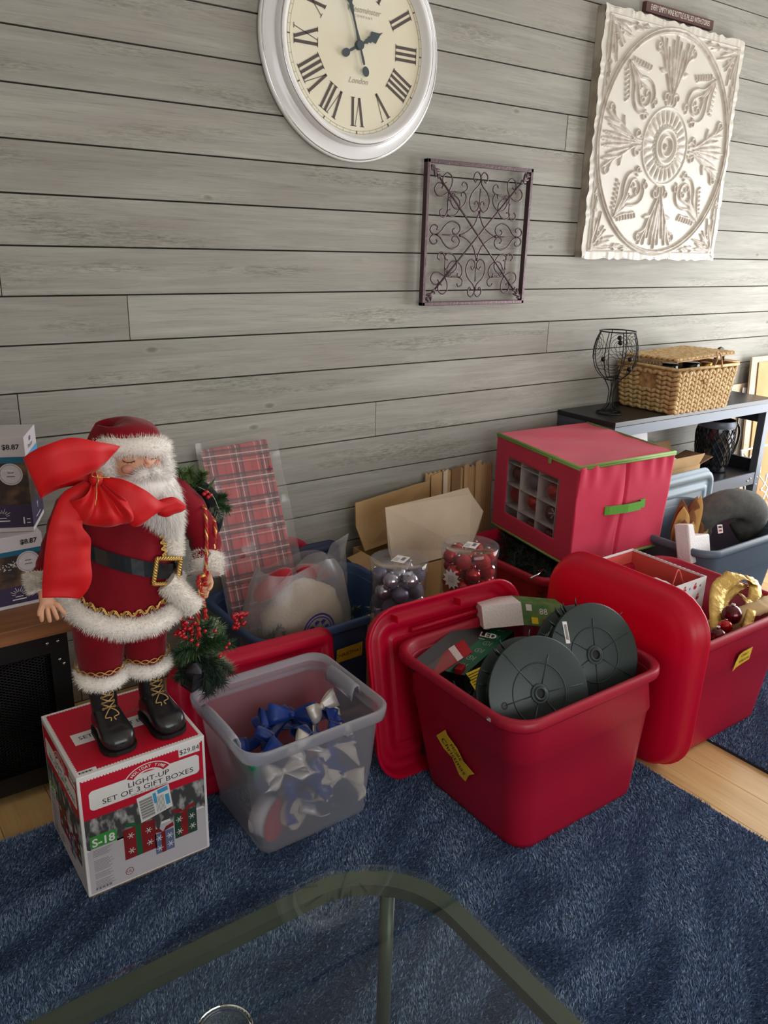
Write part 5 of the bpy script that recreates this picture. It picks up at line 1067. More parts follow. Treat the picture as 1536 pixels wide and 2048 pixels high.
for k in range(5):
    cc_ = Vector((-Ll * (.2 + .16 * k), Dl * .55)); 
    for i in range(16):
        a, a2 = 2 * PI * i / 16, 2 * PI * (i + 1) / 16; b.line(fp, [(cc_.x + .011 * math.cos(a), cc_.y + .011 * math.sin(a)), (cc_.x + .011 * math.cos(a2), cc_.y + .011 * math.sin(a2))], .0012, .001)
    b.line(fp, [(cc_.x - .005, cc_.y), (cc_.x + .005, cc_.y)], .002, .001); b.line(fp, [(cc_.x - .012, cc_.y - .017), (cc_.x + .012, cc_.y - .017)], .0015, .001)
b.text(fp, -Ll * .07, Dl * .55, 'Energy', .011, .001, rot=PI / 2); obj('green_side_print', b, None, ld)
tpn = (w1.cross(l1)).normalized(); tpn = tpn if tpn.dot(Vector((0, 0, 1.5)) - A_) > 0 else -tpn
ru = (l1.cross(tpn)).normalized(); q_ = Pl(A_ + l1 * .30 + w1 * .50, -w1.normalized() * 1.0, -l1.normalized()); q_.n = tpn
q0_ = at(948, 1262, z=.392); uu = (at(960, 1262, z=.39) - at(900, 1250, z=.39)).normalized(); vv = tpn.cross(uu); q0_ = q0_ + uu * .034 + vv * .022; q_ = Pl(q0_ + tpn * (A_ + tpn * .002 - q0_).dot(tpn), uu, vv); b = MB(); b.use('white_print'); b.text(q_, 0, 0, '50 LED', .030, .001, bold=.0006); b.text(q_, -.01, -.020, 'Warm White', .009, .001)
b.poly(q_, [(.004 + .012 * math.cos(a), .034 + .010 * math.sin(a)) for a in [2 * PI * k / 16 for k in range(16)]], .001); obj('top_lettering', b, None, ld)
rb = thing('light_packet', 'small red and clear packet of bulbs resting on the black light box', 'packet', tuple(at(895, 1310, z=.36)))
P0, P1, P2_, P3 = at(842, 1338, z=.345), at(927, 1282, z=.385), at(945, 1308, z=.378), at(862, 1362, z=.34)
nb = (P1 - P0).cross(P3 - P0).normalized(); nb = nb if nb.z > 0 else -nb
b = MB(); b.hexa([P0 + nb * .004, P1 + nb * .004, P2_ + nb * .004, P3 + nb * .004, P0 + nb * .007, P1 + nb * .007, P2_ + nb * .007, P3 + nb * .007]); obj('backing_card', b, 'card_red', rb)
b = MB(); e_ = P1.lerp(P0, .22) + nb * .0078; e2_ = P2_.lerp(P3, .22) + nb * .0078; e3_ = P2_.lerp(P3, .36) + nb * .0078; e4_ = P1.lerp(P0, .36) + nb * .0078; b.add([e_, e2_, e3_, e4_], [(0, 1, 2, 3)]); obj('paper_strip', b, 'foam_white', rb)
b = MB(); b.loft([[P0.lerp(P3, t_) + nb * (.006 + .016 * math.sin(PI * t_)), P0.lerp(P1, .35).lerp(P3.lerp(P2_, .35), t_) + nb * (.007 + .017 * math.sin(PI * t_)), P0.lerp(P1, .62).lerp(P3.lerp(P2_, .62), t_) + nb * (.007 + .006 * math.sin(PI * t_))] for t_ in [i / 8 for i in range(9)]], closed=False); obj('clear_bubble', b, 'film', rb)
wb_ = thing('light_carton', 'white and green light box at the back of the front red tote', 'box', tuple(at(1050, 1240, z=.40)))
Q = [at(963, 1213, z=.455), at(1042, 1205, z=.462), at(1048, 1250, z=.40), at(968, 1258, z=.395)]; ex = at(1130, 1213, z=.452) - Q[1]
b = MB(); b.use('foam_white'); dv = Vector((.03, .07, -.01)); b.hexa([Q[3] + dv, Q[2] + dv, Q[2], Q[3], Q[0] + dv, Q[1] + dv, Q[1], Q[0]]); obj('white_end', b, None, wb_)
b = MB(); b.use('photo_green'); o1 = Q[1] + Vector((.0015, 0, 0)); o2 = Q[2] + Vector((.0015, 0, 0)); b.hexa([o2 + dv, o2 + ex + dv, o2 + ex, o2, o1 + dv, o1 + ex + dv, o1 + ex, o1]); b.use('white_print'); pg = Pl(o2, ex, o1 - o2); pg.n = -pg.n if pg.n.dot(Vector((0, 0, 1.5)) - o2) < 0 else pg.n
b.rect(pg, .012, .045, .030, .065, .001); b.text(pg, .065, .045, '88', .026, .001)
b.use('tag_yellow'); b.rect(pg, .025, .006, .045, .026, .001); b.use('card_red'); b.rect(pg, .06, .004, .075, .022, .001); obj('green_print', b, None, wb_)
yt = thing('cord_tag', 'yellow warning tag on tangled dark cord in the front red tote', 'tag', tuple(at(960, 1360, z=.33)))
Q = [at(930, 1348, z=.335), at(962, 1334, z=.352), at(978, 1372, z=.325), at(955, 1388, z=.312)]; nb = (Q[1] - Q[0]).cross(Q[3] - Q[0]).normalized(); nb = nb if nb.z > 0 else -nb
b = MB(); b.use('tag_yellow'); b.hexa([q_ for q_ in Q] + [q_ + nb * .001 for q_ in Q]); b.use('ink')
for i in range(7): f0 = .12 + i * .12; b.add([Q[0].lerp(Q[3], f0).lerp(Q[1].lerp(Q[2], f0), .1) + nb * .0016, Q[0].lerp(Q[3], f0).lerp(Q[1].lerp(Q[2], f0), .9) + nb * .0016, Q[0].lerp(Q[3], f0 + .03).lerp(Q[1].lerp(Q[2], f0 + .03), .9) + nb * .0016, Q[0].lerp(Q[3], f0 + .03).lerp(Q[1].lerp(Q[2], f0 + .03), .1) + nb * .0016], [(0, 1, 2, 3)])
obj('paper', b, None, yt)
b = MB(); Q0 = at(920, 1338, z=.34); b.box(Q0, (.035, .022, .016), Matrix.Rotation(.5, 3, 'Z')); obj('plug', b, 'card_red', yt, label='red plug')
tg = MB(); rnd = random.Random(9); tg.use('wire_green')
for k in range(34):
    c0 = Vector((1.33 + .14 * rnd.random(), 1.25 + .22 * rnd.random(), .235 + .07 * rnd.random())); pts = [c0]
    for i in range(6): pts.append(pts[-1] + Vector((rnd.uniform(-.05, .05), rnd.uniform(-.05, .05), rnd.uniform(-.02, .022))))
    pts = [Vector((min(max(p.x, 1.29), 1.80), min(max(p.y, 1.175), 1.62), min(p.z, .34))) for p in pts]; tg.tube(sm(pts, 5), .0032, 5)
for k in range(60): c0 = Vector((1.33 + .18 * rnd.random(), 1.22 + .28 * rnd.random(), .25 + .08 * rnd.random())); d = Vector((rnd.uniform(-1, 1), rnd.uniform(-1, 1), 1)).normalized(); tg.tube([c0, c0 + d * .02, c0 + d * .034], [.004, .003, .001], 5)
tw = obj('light_tangle', tg, None); tag(tw, 'tangle of dark green light cord beside the reels in the front red tote', 'light string'); tw['kind'] = 'stuff'
fl_ = MB(); fl_.use('led_black'); fl_.bb((1.33, 1.40, .05), (1.78, 1.60, .25)); tag(obj('dark_carton', fl_, None, bevel=.004), 'plain dark box at the bottom of the front red tote', 'box')

# ================================================================ right red tote contents
gt = thing('patterned_box', 'white patterned gift box bottom with salmon lining inside the right red tote', 'gift box', (2.25, 1.55, .28))
gx0_, gx1_, gy0_, gy1_, gz_ = 2.115, 2.375, 1.395, 1.70, .462
for a, c in (((gx0_, gy0_, .29), (gx1_, gy0_ + .004, gz_)), ((gx0_, gy1_ - .004, .29), (gx1_, gy1_, gz_)), ((gx0_, gy0_ + .004, .29), (gx0_ + .004, gy1_ - .004, gz_)), ((gx1_ - .004, gy0_ + .004, .29), (gx1_, gy1_ - .004, gz_)), ((gx0_, gy0_, .284), (gx1_, gy1_, .29))):
    b = MB(); b.bb(a, c); obj('wall_panel', b, 'bag_pattern', gt)
b = MB(); i_ = .0045; b.loft([[(gx0_ + i_, gy0_ + i_, z_), (gx1_ - i_, gy0_ + i_, z_), (gx1_ - i_, gy1_ - i_, z_), (gx0_ + i_, gy1_ - i_, z_)] for z_ in (.455, .291)], True, False, True, smooth=False); obj('lining', b, 'salmon', gt)
b = MB(); rp_ = random.Random(4)
for pl, W, Hh_ in ((Pl((gx0_, gy0_ - .0002, .29), (1, 0, 0), (0, 0, 1)), .26, .17), (Pl((gx0_ - .0002, gy1_, .29), (0, -1, 0), (0, 0, 1)), .305, .17)):
    for i in range(9):
        for j in range(4):
            x, y = .018 + i * .029 + .007 * (j % 2), .02 + j * .042; 
            if x > W - .015: continue
            if (i + j) % 2: b.use('card_red'); b.poly(pl, [(x + .009 * math.cos(a), y + .008 * math.sin(a)) for a in [2 * PI * k / 8 for k in range(8)]], .0004); b.use('skin'); b.rect(pl, x - .003, y + .004, x + .004, y + .010, .0006); b.use('card_red'); b.poly(pl, [(x - .006, y + .009), (x + .006, y + .009), (x + .002, y + .017)], .0006)
            else: b.use('print_grey'); b.poly(pl, [(x + .004 * math.cos(a), y + .005 * math.sin(a)) for a in [2 * PI * k / 6 for k in range(6)]], .0004)
for k in range(16):
    b.use('print_grey'); y = gy0_ + .02 + k * .018; b.add([(gx1_ - .0038, y, gz_ + .0003), (gx1_ - .0008, y, gz_ + .0003), (gx1_ - .0008, y + .007, gz_ + .0003), (gx1_ - .0038, y + .007, gz_ + .0003)], [(0, 1, 2, 3)])
obj('printed_pattern', b, None, gt)
b = MB(); b.tube(sm([(2.20, 1.42, .40), (2.24, 1.43, .455), (2.29, 1.45, .485), (2.31, 1.44, .44), (2.33, 1.43, .40)], 6), .0022, 6); obj('cord_handle', b, 'salmon', gt)
def crumple(name, label, c, r, m, sq, seed, amp=.35, parent=None, cat='tissue', n=28):
    b = MB(); b.ball(c, r, n, sq); cc_ = Vector(c); b.v = [tuple(cc_ + (Vector(v) - cc_) * (1 + amp * noise.noise(Vector(v) * 22 + Vector((seed, 0, 0))) + amp * .5 * noise.noise(Vector(v) * 55))) for v in b.v]
    o = obj(name, b, m, parent)
    if parent is None: tag(o, label, cat)
    return o
crumple('tissue_paper', 'crumpled white tissue inside the patterned gift box', (2.24, 1.50, .385), .055, 'paper_white', (1.7, 1.9, .75), 3, .35)
gw = thing('gold_ribbon', 'shiny gold ribbon looped over red baubles in the right red tote', 'ribbon', (2.38, 1.27, .30))
def rib(*pr): return [(Vector(a), Vector(c)) for a, c in pr]
g1 = rib(((2.20, 1.25, .33), (2.24, 1.21, .33)), ((2.25, 1.31, .40), (2.29, 1.25, .38)), ((2.34, 1.37, .46), (2.38, 1.30, .42)), ((2.44, 1.37, .485), (2.46, 1.29, .455)), ((2.51, 1.32, .44), (2.49, 1.25, .42)), ((2.52, 1.25, .36), (2.47, 1.21, .35)))
g2 = rib(((2.26, 1.30, .36), (2.27, 1.24, .34)), ((2.34, 1.26, .41), (2.36, 1.20, .385)), ((2.43, 1.24, .43), (2.46, 1.185, .40)), ((2.53, 1.25, .42), (2.54, 1.19, .40)))
g3 = rib(((2.40, 1.27, .40), (2.42, 1.22, .39)), ((2.46, 1.30, .44), (2.49, 1.25, .43)), ((2.52, 1.36, .45), (2.55, 1.31, .44)), ((2.56, 1.42, .43), (2.59, 1.37, .42)))
def nar(g_, f, o=(0, 0, 0)): return [(a.lerp(c, .5 - f / 2) + Vector(o), a.lerp(c, .5 + f / 2) + Vector(o)) for a, c in g_]
for g_, m in ((nar(g1, .60), 'gold_lame'), (nar(g1, .35, (.02, -.015, -.035)), 'gold_lame'), (nar(g2, .8), 'paper_kraft'), (nar(g3, .7), 'gold_lame'), (nar(g3, .5, (-.10, -.05, -.03)), 'gold_lame'), (nar(g2, .6, (-.02, .03, -.02)), 'paper_kraft')): b = MB(); b.strip(g_, 10); b.v = [tuple(Vector(v) + Vector((0, 0, .008 * noise.noise(Vector(v) * 45)))) for v in b.v]; obj('ribbon_strip', b, m, gw, solid=.001)
b = MB(); b.ball((2.09, 1.235, .335), .045, 20, (.9, .9, .9)); b.v = [tuple(Vector((2.09, 1.235, .335)) + (Vector(v) - Vector((2.09, 1.235, .335))) * (1 + .10 * math.cos(9 * math.atan2(v[1] - 1.235, v[0] - 2.09)))) for v in b.v]; obj('ribbon_rosette', b, 'gold_lame', gw)
bauble((2.300, 1.245, .400), .032, 'bauble_dark', 'large dark red bauble on top of the gold ribbon'); bauble((2.255, 1.235, .375), .022, 'bauble_red', 'small red bauble between the two dark baubles by the gold ribbon'); bauble((2.215, 1.235, .350), .030, 'bauble_dark', 'dark red bauble at the near rim of the right red tote')
crumple('kraft_tissue', 'brown kraft paper filling the right red tote under the gold ribbon', (2.33, 1.30, .24), .10, 'paper_kraft', (1.9, 1.0, .95), 8, .25)

# ================================================================ greenery in the totes
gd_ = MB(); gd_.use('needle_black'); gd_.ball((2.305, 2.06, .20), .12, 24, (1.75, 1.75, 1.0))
for k in range(120):
    p = Vector((2.10 + .40 * random.random(), 1.86 + .40 * random.random(), .29 + .035 * random.random())); d = Vector((random.uniform(-1, 1), random.uniform(-1, 1), random.uniform(-.1, .35))).normalized() * .11
    q1 = p + d; q1.x = min(max(q1.x, 2.07), 2.54); q1.y = min(max(q1.y, 1.84), 2.30); q1.z = min(q1.z, .35); needles(gd_, [p, p.lerp(q1, .5) + Vector((0, 0, .012)), q1], .022, 150, ['needle_black', 'needle_dark'], .0022)
t = obj('artificial_greenery', gd_, None); tag(t, 'mass of very dark artificial greenery in the red tote under the fabric box', 'greenery'); t['kind'] = 'stuff'
hk = MB(); hk.tube(sm([(2.01, 1.85, .372), (2.05, 1.85, .380), (2.11, 1.88, .376)], 5), .004, 6); tag(obj('wire_hook', hk, 'chrome'), 'short bright metal wire on the dark greenery behind the front red tote', 'hook')
gd_ = MB()
for k in range(46):
    p = Vector((1.38 + .17 * random.random(), 2.00 + .30 * random.random(), .17 + .05 * random.random())); d = Vector((random.uniform(-1, 1), random.uniform(-1, 1), random.uniform(.0, .7))).normalized() * .10
    q1 = p + d; q1.x = min(max(q1.x, 1.30), 1.575); q1.y = min(max(q1.y, 1.97), 2.36); needles(gd_, [p, p.lerp(q1, .5), q1], .020, 130, ['needle_dark', 'needle_green', 'needle_frost'] if k % 3 == 0 else ['needle_black', 'needle_dark'], .0022)
t = obj('pine_garland', gd_, None); tag(t, 'frosted green pine garland at the right end inside the blue tote', 'garland'); t['kind'] = 'stuff'
gd_ = MB()
for k in range(30):
    p = Vector((1.0 + .16 * random.random(), 1.97 + .12 * random.random(), .24 + .06 * random.random())); d = Vector((random.uniform(-1, 1), random.uniform(-1, 1), random.uniform(.0, .6))).normalized() * .09
    q1 = p + d; q1.x = min(max(q1.x, 1.0), 1.2); q1.y = min(max(q1.y, 1.96), 2.2); needles(gd_, [p, p.lerp(q1, .5), q1], .02, 120, ['needle_dark', 'needle_green'], .0022)
for k in range(22): c_ = at(480 + random.uniform(-18, 14), 1240 + random.uniform(-16, 16), y=2.0); gd_.use('berry'); gd_.ball(c_, .0075, 8)
t = obj('pine_garland', gd_, None); tag(t, 'pine sprigs with red berries at the left end inside the blue tote', 'garland'); t['kind'] = 'stuff'

# ================================================================ tartan paper in plastic
pt = thing('tartan_wrap', 'flat pack of red tartan wrapping in clear plastic leaning on the wall', 'gift wrap', (1.165, 2.30, .03))
def TW(x, f_, o=0.0): return Vector((1.028 + x * .28 + .012 * f_ * (x - .5) * -1, 2.135 + .325 * f_ - o, .05 + .79 * f_ + .012 * x))
b = MB(); b.hexa([TW(.03, 0), TW(.97, 0), TW(.97, 0, -.012), TW(.03, 0, -.012), TW(.03, .985), TW(.93, .985), TW(.93, .985, -.012), TW(.03, .985, -.012)]); obj('folded_paper', b, 'tartan', pt)
b = MB(); o = len(b.v); nu, nv = 18, 46
for j in range(nv + 1):
    for i in range(nu + 1):
        u_, v_ = -.04 + 1.10 * i / nu, j / nv * 1.02; p = TW(u_, v_, .006 + .009 * noise.noise(Vector((u_ * 5, v_ * 11, 2))) + .004 * noise.noise(Vector((u_ * 14, v_ * 30, 3)))); b.v.append(tuple(p))
for j in range(nv):
    for i in range(nu): b.f.append((j * (nu + 1) + i, j * (nu + 1) + i + 1, (j + 1) * (nu + 1) + i + 1, (j + 1) * (nu + 1) + i)); b.m.append(0); b.sm.append(True)
obj('plastic_sleeve', b, 'film', pt)

# ================================================================ plastic carrier bag
pb = thing('carrier_bag', 'translucent plastic carrier bag with a blue round logo, stuffed, in the blue tote', 'bag', (1.20, 2.08, .10))
bc = Vector((1.185, 2.08, 0)); b = MB(); rings = []
for z_, rx_, ry_ in ((.10, .13, .09), (.16, .175, .105), (.24, .195, .11), (.33, .195, .105), (.41, .185, .095), (.48, .165, .08), (.53, .14, .06)):
    rings.append([bc + Vector(((rx_ * math.cos(a)) * (1 + .05 * noise.noise(Vector((math.cos(a) * 3, math.sin(a) * 3, z_ * 9)))), ry_ * math.sin(a) * (1 + .10 * noise.noise(Vector((math.cos(a) * 5, math.sin(a) * 5, z_ * 14))) + .05 * abs(noise.noise(Vector((math.cos(a) * 9 + z_ * 12, math.sin(a) * 9, z_ * 6))))), z_ + .012 * math.sin(a * 3 + z_ * 9))) for a in [2 * PI * i / 40 for i in range(40)]])
b.loft(rings, True, True, False); obj('bag_body', b, 'thin_bag', pb)
def hnd(pts, ws):
    q_ = MB(); q_.strip([(Vector(p) - Vector(w_), Vector(p) + Vector(w_)) for p, w_ in zip(pts, ws)], 8); q_.v = [tuple(Vector(v) + Vector((.006, .01, 0)) * noise.noise(Vector(v) * 30)) for v in q_.v]; return q_
obj('bag_handle', hnd([(1.10, 2.03, .50), (1.15, 2.0, .56), (1.21, 1.99, .565), (1.25, 2.01, .50)], [(.03, 0, .02), (.02, .0, .02), (.02, 0, .02), (.03, 0, .01)]), 'thin_bag', pb)
obj('bag_handle', hnd([(1.28, 2.06, .46), (1.31, 2.05, .54), (1.325, 2.04, .60), (1.345, 2.06, .55), (1.365, 2.08, .42), (1.36, 2.09, .32)], [(.04, 0, 0), (.035, 0, 0), (.03, .0, .01), (.012, .0, .0), (.014, 0, 0), (.016, 0, 0)]), 'thin_bag', pb)
lp = Pl(at(637, 1262, y=1.958), (1, .10, 0), (0, .12, 1)); b = MB(); b.use('bag_ink')
for R0, wd in ((.058, .006), (.048, .004)):
    b.line(lp, [(R0 * math.cos(a), R0 * math.sin(a) * .95) for a in [PI * (0.0 + 1.0 * i / 30) for i in range(31)]], wd, .004)
for (x, y, s_) in ((-.026, .016, .011), (-.006, .028, .012), (.018, .026, .012), (.030, .008, .010), (-.008, .006, .012), (.012, .004, .009)):
    b.poly(lp, [(x + s_ * math.cos(a), y + s_ * .8 * math.sin(a)) for a in (0.3, 1.5, 2.6, 4.2)], .0045)
obj('round_logo', b, None, pb)
crumple('knitted_throw', 'cream fleecy cloth bundled inside the carrier bag', (1.205, 2.075, .335), .115, 'knit_cream', (1.25, .72, 1.15), 1, .14, cat='cloth')
for (c, lb, sq, R_) in (((1.10, 2.08, .475), 'red plush hat at the left in the carrier bag', (1.7, .7, .75), -.5), ((1.26, 2.10, .475), 'red plush hat at the right in the carrier bag, above the cream cloth', (1.6, .8, .55), .35)):
    b = MB(); b.ball(c, .045, 20, sq, Matrix.Rotation(R_, 3, 'Y')); tag(obj('plush_hat', b, 'hat_red'), lb, 'hat')

# ================================================================ bauble canisters on a carton
st = thing('support_carton', 'low cardboard carton under the two bauble canisters', 'cardboard box', (1.56, 1.86, .004)); b = MB(); b.bb((1.375, 1.785, .004), (1.83, 1.955, .352)); obj('carton', b, 'card_tan', st, bevel=.002)
def canister(label, c, r, z0, h, mats, g, blabel, star=False):
    t = thing('bauble_canister', label, 'canister', (c[0], c[1], z0)); b = MB(); b.lathe([(0, 0), (r - .004, 0), (r, .004), (r, h - .03), (r + .0015, h - .028)], (c[0], c[1], z0), 40); obj('clear_drum', b, 'clear_shell', t)
    b = MB(); b.lathe([(r + .0025, h - .032), (r + .003, h - .002), (r, h), (r - .006, h - .001), (r - .008, h - .006), (0, h - .006)], (c[0], c[1], z0), 40); obj('clear_lid', b, 'clear_shell', t)
    b = MB(); q_ = Pl((c[0] + .005, c[1], z0 + h - .004), (.85, .5, 0), (-.5, .85, 0)); b.use('white_print'); b.rect(q_, -.028, -.022, .028, .022, .0006); b.use('ink')
    for i in range(10): b.rect(q_, -.008 + i * .0028, -.014, -.0066 + i * .0028, -.002, .0010)
    b.use('print_grey')
    for i in range(4): b.rect(q_, -.022, .004 + i * .004, .006 + .003 * (i % 2), .0055 + i * .004, .0010)
    obj('lid_label', b, None, t)
    if star:
        a0 = math.atan2(-c[1], -c[0]) - .62; n_ = Vector((math.cos(a0), math.sin(a0), 0)); q_ = Pl(Vector((c[0], c[1], z0 + h * .52)) + n_ * (r + .001), Vector((-n_.y, n_.x, 0)), (0, 0, 1)); b = MB(); b.use('white_print')
        b.prism([((.036 if k % 2 == 0 else .024) * math.cos(PI * k / 11), (.036 if k % 2 == 0 else .024) * math.sin(PI * k / 11)) for k in range(22)], q_, 0, .001); b.use('print_grey')
        for i in range(5): b.rect(q_, -.013, -.010 + i * .005, .013, -.0085 + i * .005, .0014)
        obj('star_sticker', b, None, t)
    rr = .0265; rn = random.Random(int(r * 1e5) + len(mats)); k = 0
    for L_i in range(4):
        z_ = z0 + .004 + rr + L_i * rr * 1.66
        if z_ + rr > z0 + h - .012: break
        n_in = 6 if r > .08 else 5
        for i in range(n_in + 1):
            if i == n_in: x, y = c[0], c[1]
            else: a = 2 * PI * (i + .5 * (L_i % 2)) / n_in; x, y = c[0] + (r - rr - .003) * math.cos(a), c[1] + (r - rr - .003) * math.sin(a)
            a_to = math.atan2(y - c[1], x - c[0]); vis = i == n_in and L_i < 3
            m = mats[rn.randrange(len(mats))]; q_ = rn.uniform(-.7, .7)
            lay = ('bottom', 'second', 'third', 'top')[L_i]; dd = 'centre' if i == n_in else ('east', 'north-east', 'north', 'north-west', 'west', 'south-west', 'south', 'south-east')[int(((a_to % (2 * PI)) / (2 * PI) * 8) + .5) % 8]
            dd = {'east': 'window side', 'north-east': 'back right', 'north': 'wall side', 'north-west': 'back left', 'west': 'left side', 'south-west': 'front left', 'south': 'front', 'south-east': 'front right', 'centre': 'middle'}[dd]
            bb_ = bauble((x, y, z_), rr * .985, m, {'bauble_silver': 'shiny silver', 'bauble_matte': 'matt violet grey', 'bauble_sparkle': 'glittery grey', 'bauble_red': 'shiny red', 'bauble_glitter': 'glittery red'}[m] + ' bauble, ' + lay + ' layer, ' + dd + ' of the ' + ('starburst' if star else 'silver') + ' canister', g, cap_=(q_, rn.uniform(-.7, .7), .7)); k += 1
    return t
canister('clear drum of silver baubles behind the lid of the front tote', (1.425, 1.860), .0885, .353, .216, ['bauble_silver', 'bauble_matte', 'bauble_sparkle'], 'baubles in the silver canister', 'silver or grey bauble inside the clear drum on the left')
canister('clear drum of red baubles with a white starburst sticker', (1.722, 1.862), .0935, .353, .203, ['bauble_red', 'bauble_glitter', 'bauble_red'], 'baubles in the red canister', 'red bauble inside the clear drum with the starburst sticker', True)

# ================================================================ opened cardboard cartons against the wall
oc = thing('opened_carton', 'large opened cardboard carton with torn flaps standing against the wall', 'cardboard box', (1.95, 2.33, .004))
carton(oc, 1.655, 2.02, 2.17, 2.46, .004, .36)
def sheet(t, Q, m, th=.004, nm='flap', lb=None):
    Q = [Vector(p) for p in Q]; n = (Q[1] - Q[0]).cross(Q[-1] - Q[0]).normalized() * th; b = MB(); k = len(Q)
    b.add(Q + [p + n for p in Q], [tuple(reversed(range(k))), tuple(range(k, 2 * k))] + [(i, (i + 1) % k, k + (i + 1) % k, k + i) for i in range(k)]); obj(nm, b, m, t, label=lb)
sheet(oc, [(1.668, 2.40, .365), (2.03, 2.455, .375), (2.034, 2.475, .575), (1.95, 2.472, .570), (1.655, 2.452, .548), (1.645, 2.43, .46)], 'card_tan')
sheet(oc, [(1.655, 2.19, .364), (2.02, 2.19, .364), (2.115, 2.25, .42), (2.135, 2.25, .49), (2.06, 2.245, .575), (2.04, 2.245, .605), (1.86, 2.235, .60), (1.63, 2.225, .598), (1.64, 2.21, .44)], 'card_pale')
sheet(oc, [(1.655, 2.20, .364), (1.655, 2.40, .364), (1.60, 2.42, .34), (1.58, 2.18, .33)], 'card_tan')
c2 = thing('corrugated_sheet', 'torn corrugated cardboard sheet against the wall left of the fabric box', 'cardboard', (2.22, 2.49, .004))
b = MB(); b.use('card_tan'); xs2 = [2.03 + .375 * i / 60 for i in range(61)]
top = [.60 + .006 * math.sin(i * 1.7) - .03 * (i < 8) * 0 for i in range(61)]
A1 = [Vector((x, 2.482 + (.0022 * math.sin(i * PI) if 1 else 0) + .003 * (i % 2), .004)) for i, x in enumerate(xs2)]; A2 = [Vector((x, 2.492 + .003 * (i % 2), top[i])) for i, x in enumerate(xs2)]
b.loft([A1, A2], closed=False, smooth=False); obj('fluted_face', b, 'card_pale', c2, solid=.003)
for k, (x, w_, m) in enumerate(((2.055, .05, 'card_tan'), (2.12, .022, 'card_pale'), (2.165, .05, 'card_dark'), (2.235, .018, 'card_tan'), (2.30, .03, 'card_tan'))):
    b = MB(); b.hexa([(x, 2.472, .30), (x + w_, 2.472, .30), (x + w_, 2.476, .30), (x, 2.476, .30), (x, 2.484, .59 + .006 * k), (x + w_, 2.484, .60 + .006 * k), (x + w_, 2.488, .60 + .006 * k), (x, 2.488, .59 + .006 * k)]); obj('torn_strip', b, m, c2)

# ================================================================ grey tote contents
fm = thing('foam_block', 'L shaped white foam packing at the left in the grey tote', 'foam', (2.76, 1.70, .25)); b = MB()
L8 = [(0, 0), (.155, -.012), (.16, .085), (.05, .10), (.042, .150), (0, .155)]
q_ = Pl((2.655, 1.66, .355), (1, .12, 0), (-.03, .25, 1)); b.prism(L8, q_, -.03, .03); obj('block', b, 'foam_white', fm, bevel=.006)
hs_ = thing('corn_husks', 'bundle of dried brown corn husks standing in the grey tote', 'dried corn husks', (2.93, 1.86, .25)); rnd = random.Random(12)
for k in range(15):
    x0 = 2.86 + .009 * k + rnd.uniform(-.01, .01); y0 = 1.80 + .008 * (k % 6); hgt = .17 + .10 * math.sin(PI * min(k, 11) / 11.0) + rnd.uniform(-.02, .02); lx = rnd.uniform(-.03, .03); w_ = .016 + .012 * rnd.random(); b = MB()
    b.strip([((x0 - w_, y0, .27), (x0 + w_, y0 - .01, .27)), ((x0 + lx - w_ * 1.4, y0 + .02, .27 + hgt * .4), (x0 + lx + w_ * 1.3, y0 - .01, .27 + hgt * .45)), ((x0 + lx * 1.5 - w_ * .9, y0 + .01, .27 + hgt * .8), (x0 + lx * 1.5 + w_ * .8, y0 - .02, .27 + hgt * .8)), ((x0 + lx * 2.2 - .002, y0 - .01, .27 + hgt), (x0 + lx * 2.2 + .003, y0 - .01, .27 + hgt))], 5)
    obj('husk', b, 'husk_brown' if k % 3 else 'husk_straw', hs_, solid=.001)
np_ = thing('neck_pillow', 'grey horseshoe neck pillow lying in the grey tote', 'pillow', (3.13, 1.77, .30)); pts = []
for i in range(25):
    a = PI * (-.28 + 1.56 * i / 24); pts.append(Vector((3.105 + .105 * math.cos(a) , 1.78 - .055 * math.cos(a) - .03 * math.sin(a), .415 + .085 * math.sin(a))))
b = MB(); b.tube(pts, [.045 + .018 * math.sin(PI * i / 24) ** .5 for i in range(25)], 16); obj('cushion', b, 'pillow_grey', np_)
b = MB(); b.tube([p + Vector((-.030, -.042, .0)) for p in pts[2:23]], .004, 6); obj('seam_piping', b, 'pillow_dark', np_)
b = MB(); q_ = Pl(at(1440, 1058, y=1.70), (1, -.35, 0), (0, .3, 1)); b.use('white_print'); b.prism([(-.012, -.018), (.012, -.016), (.012, .018), (-.012, .018)], q_, 0, .0015); b.use('card_red'); b.rect(q_, -.007, -.010, .007, -.002, .002); b.use('ink'); b.rect(q_, -.008, .004, .008, .012, .002); obj('care_label', b, None, np_)
crumple('dark_cloth', 'dark grey cloth filling the bottom of the grey tote', (2.97, 1.83, .20), .12, 'pillow_dark', (1.9, 1.25, .8), 5, .2, cat='cloth')

# ================================================================ black cabinet with projector boxes
kb = thing('black_cabinet', 'black metal mesh front cabinet with wooden top at the left edge', 'cabinet', (.16, 2.27, 0))
b = MB(); b.bb((-.28, 2.085, .478), (.492, 2.455, .520)); obj('wooden_top', b, 'desk_wood', kb, bevel=.002)
for a, c, nm in (((-.27, 2.10, .05), (-.255, 2.45, .4775), 'side_panel'), ((.462, 2.10, .05), (.478, 2.45, .4775), 'side_panel'), ((-.255, 2.44, .05), (.462, 2.45, .4775), 'back_panel'), ((-.255, 2.10, .05), (.462, 2.44, .065), 'base_panel'), ((-.255, 2.12, .25), (.462, 2.44, .262), 'inner_shelf')):
    b = MB(); b.bb(a, c); obj(nm, b, 'cab_black', kb)
b = MB(); b.bb((-.27, 2.092, .425), (.478, 2.0995, .4775)); obj('front_rail', b, 'cab_black', kb)
b = MB(); b.bb((-.27, 2.092, .03), (.478, 2.0995, .085)); obj('front_rail', b, 'cab_black', kb)
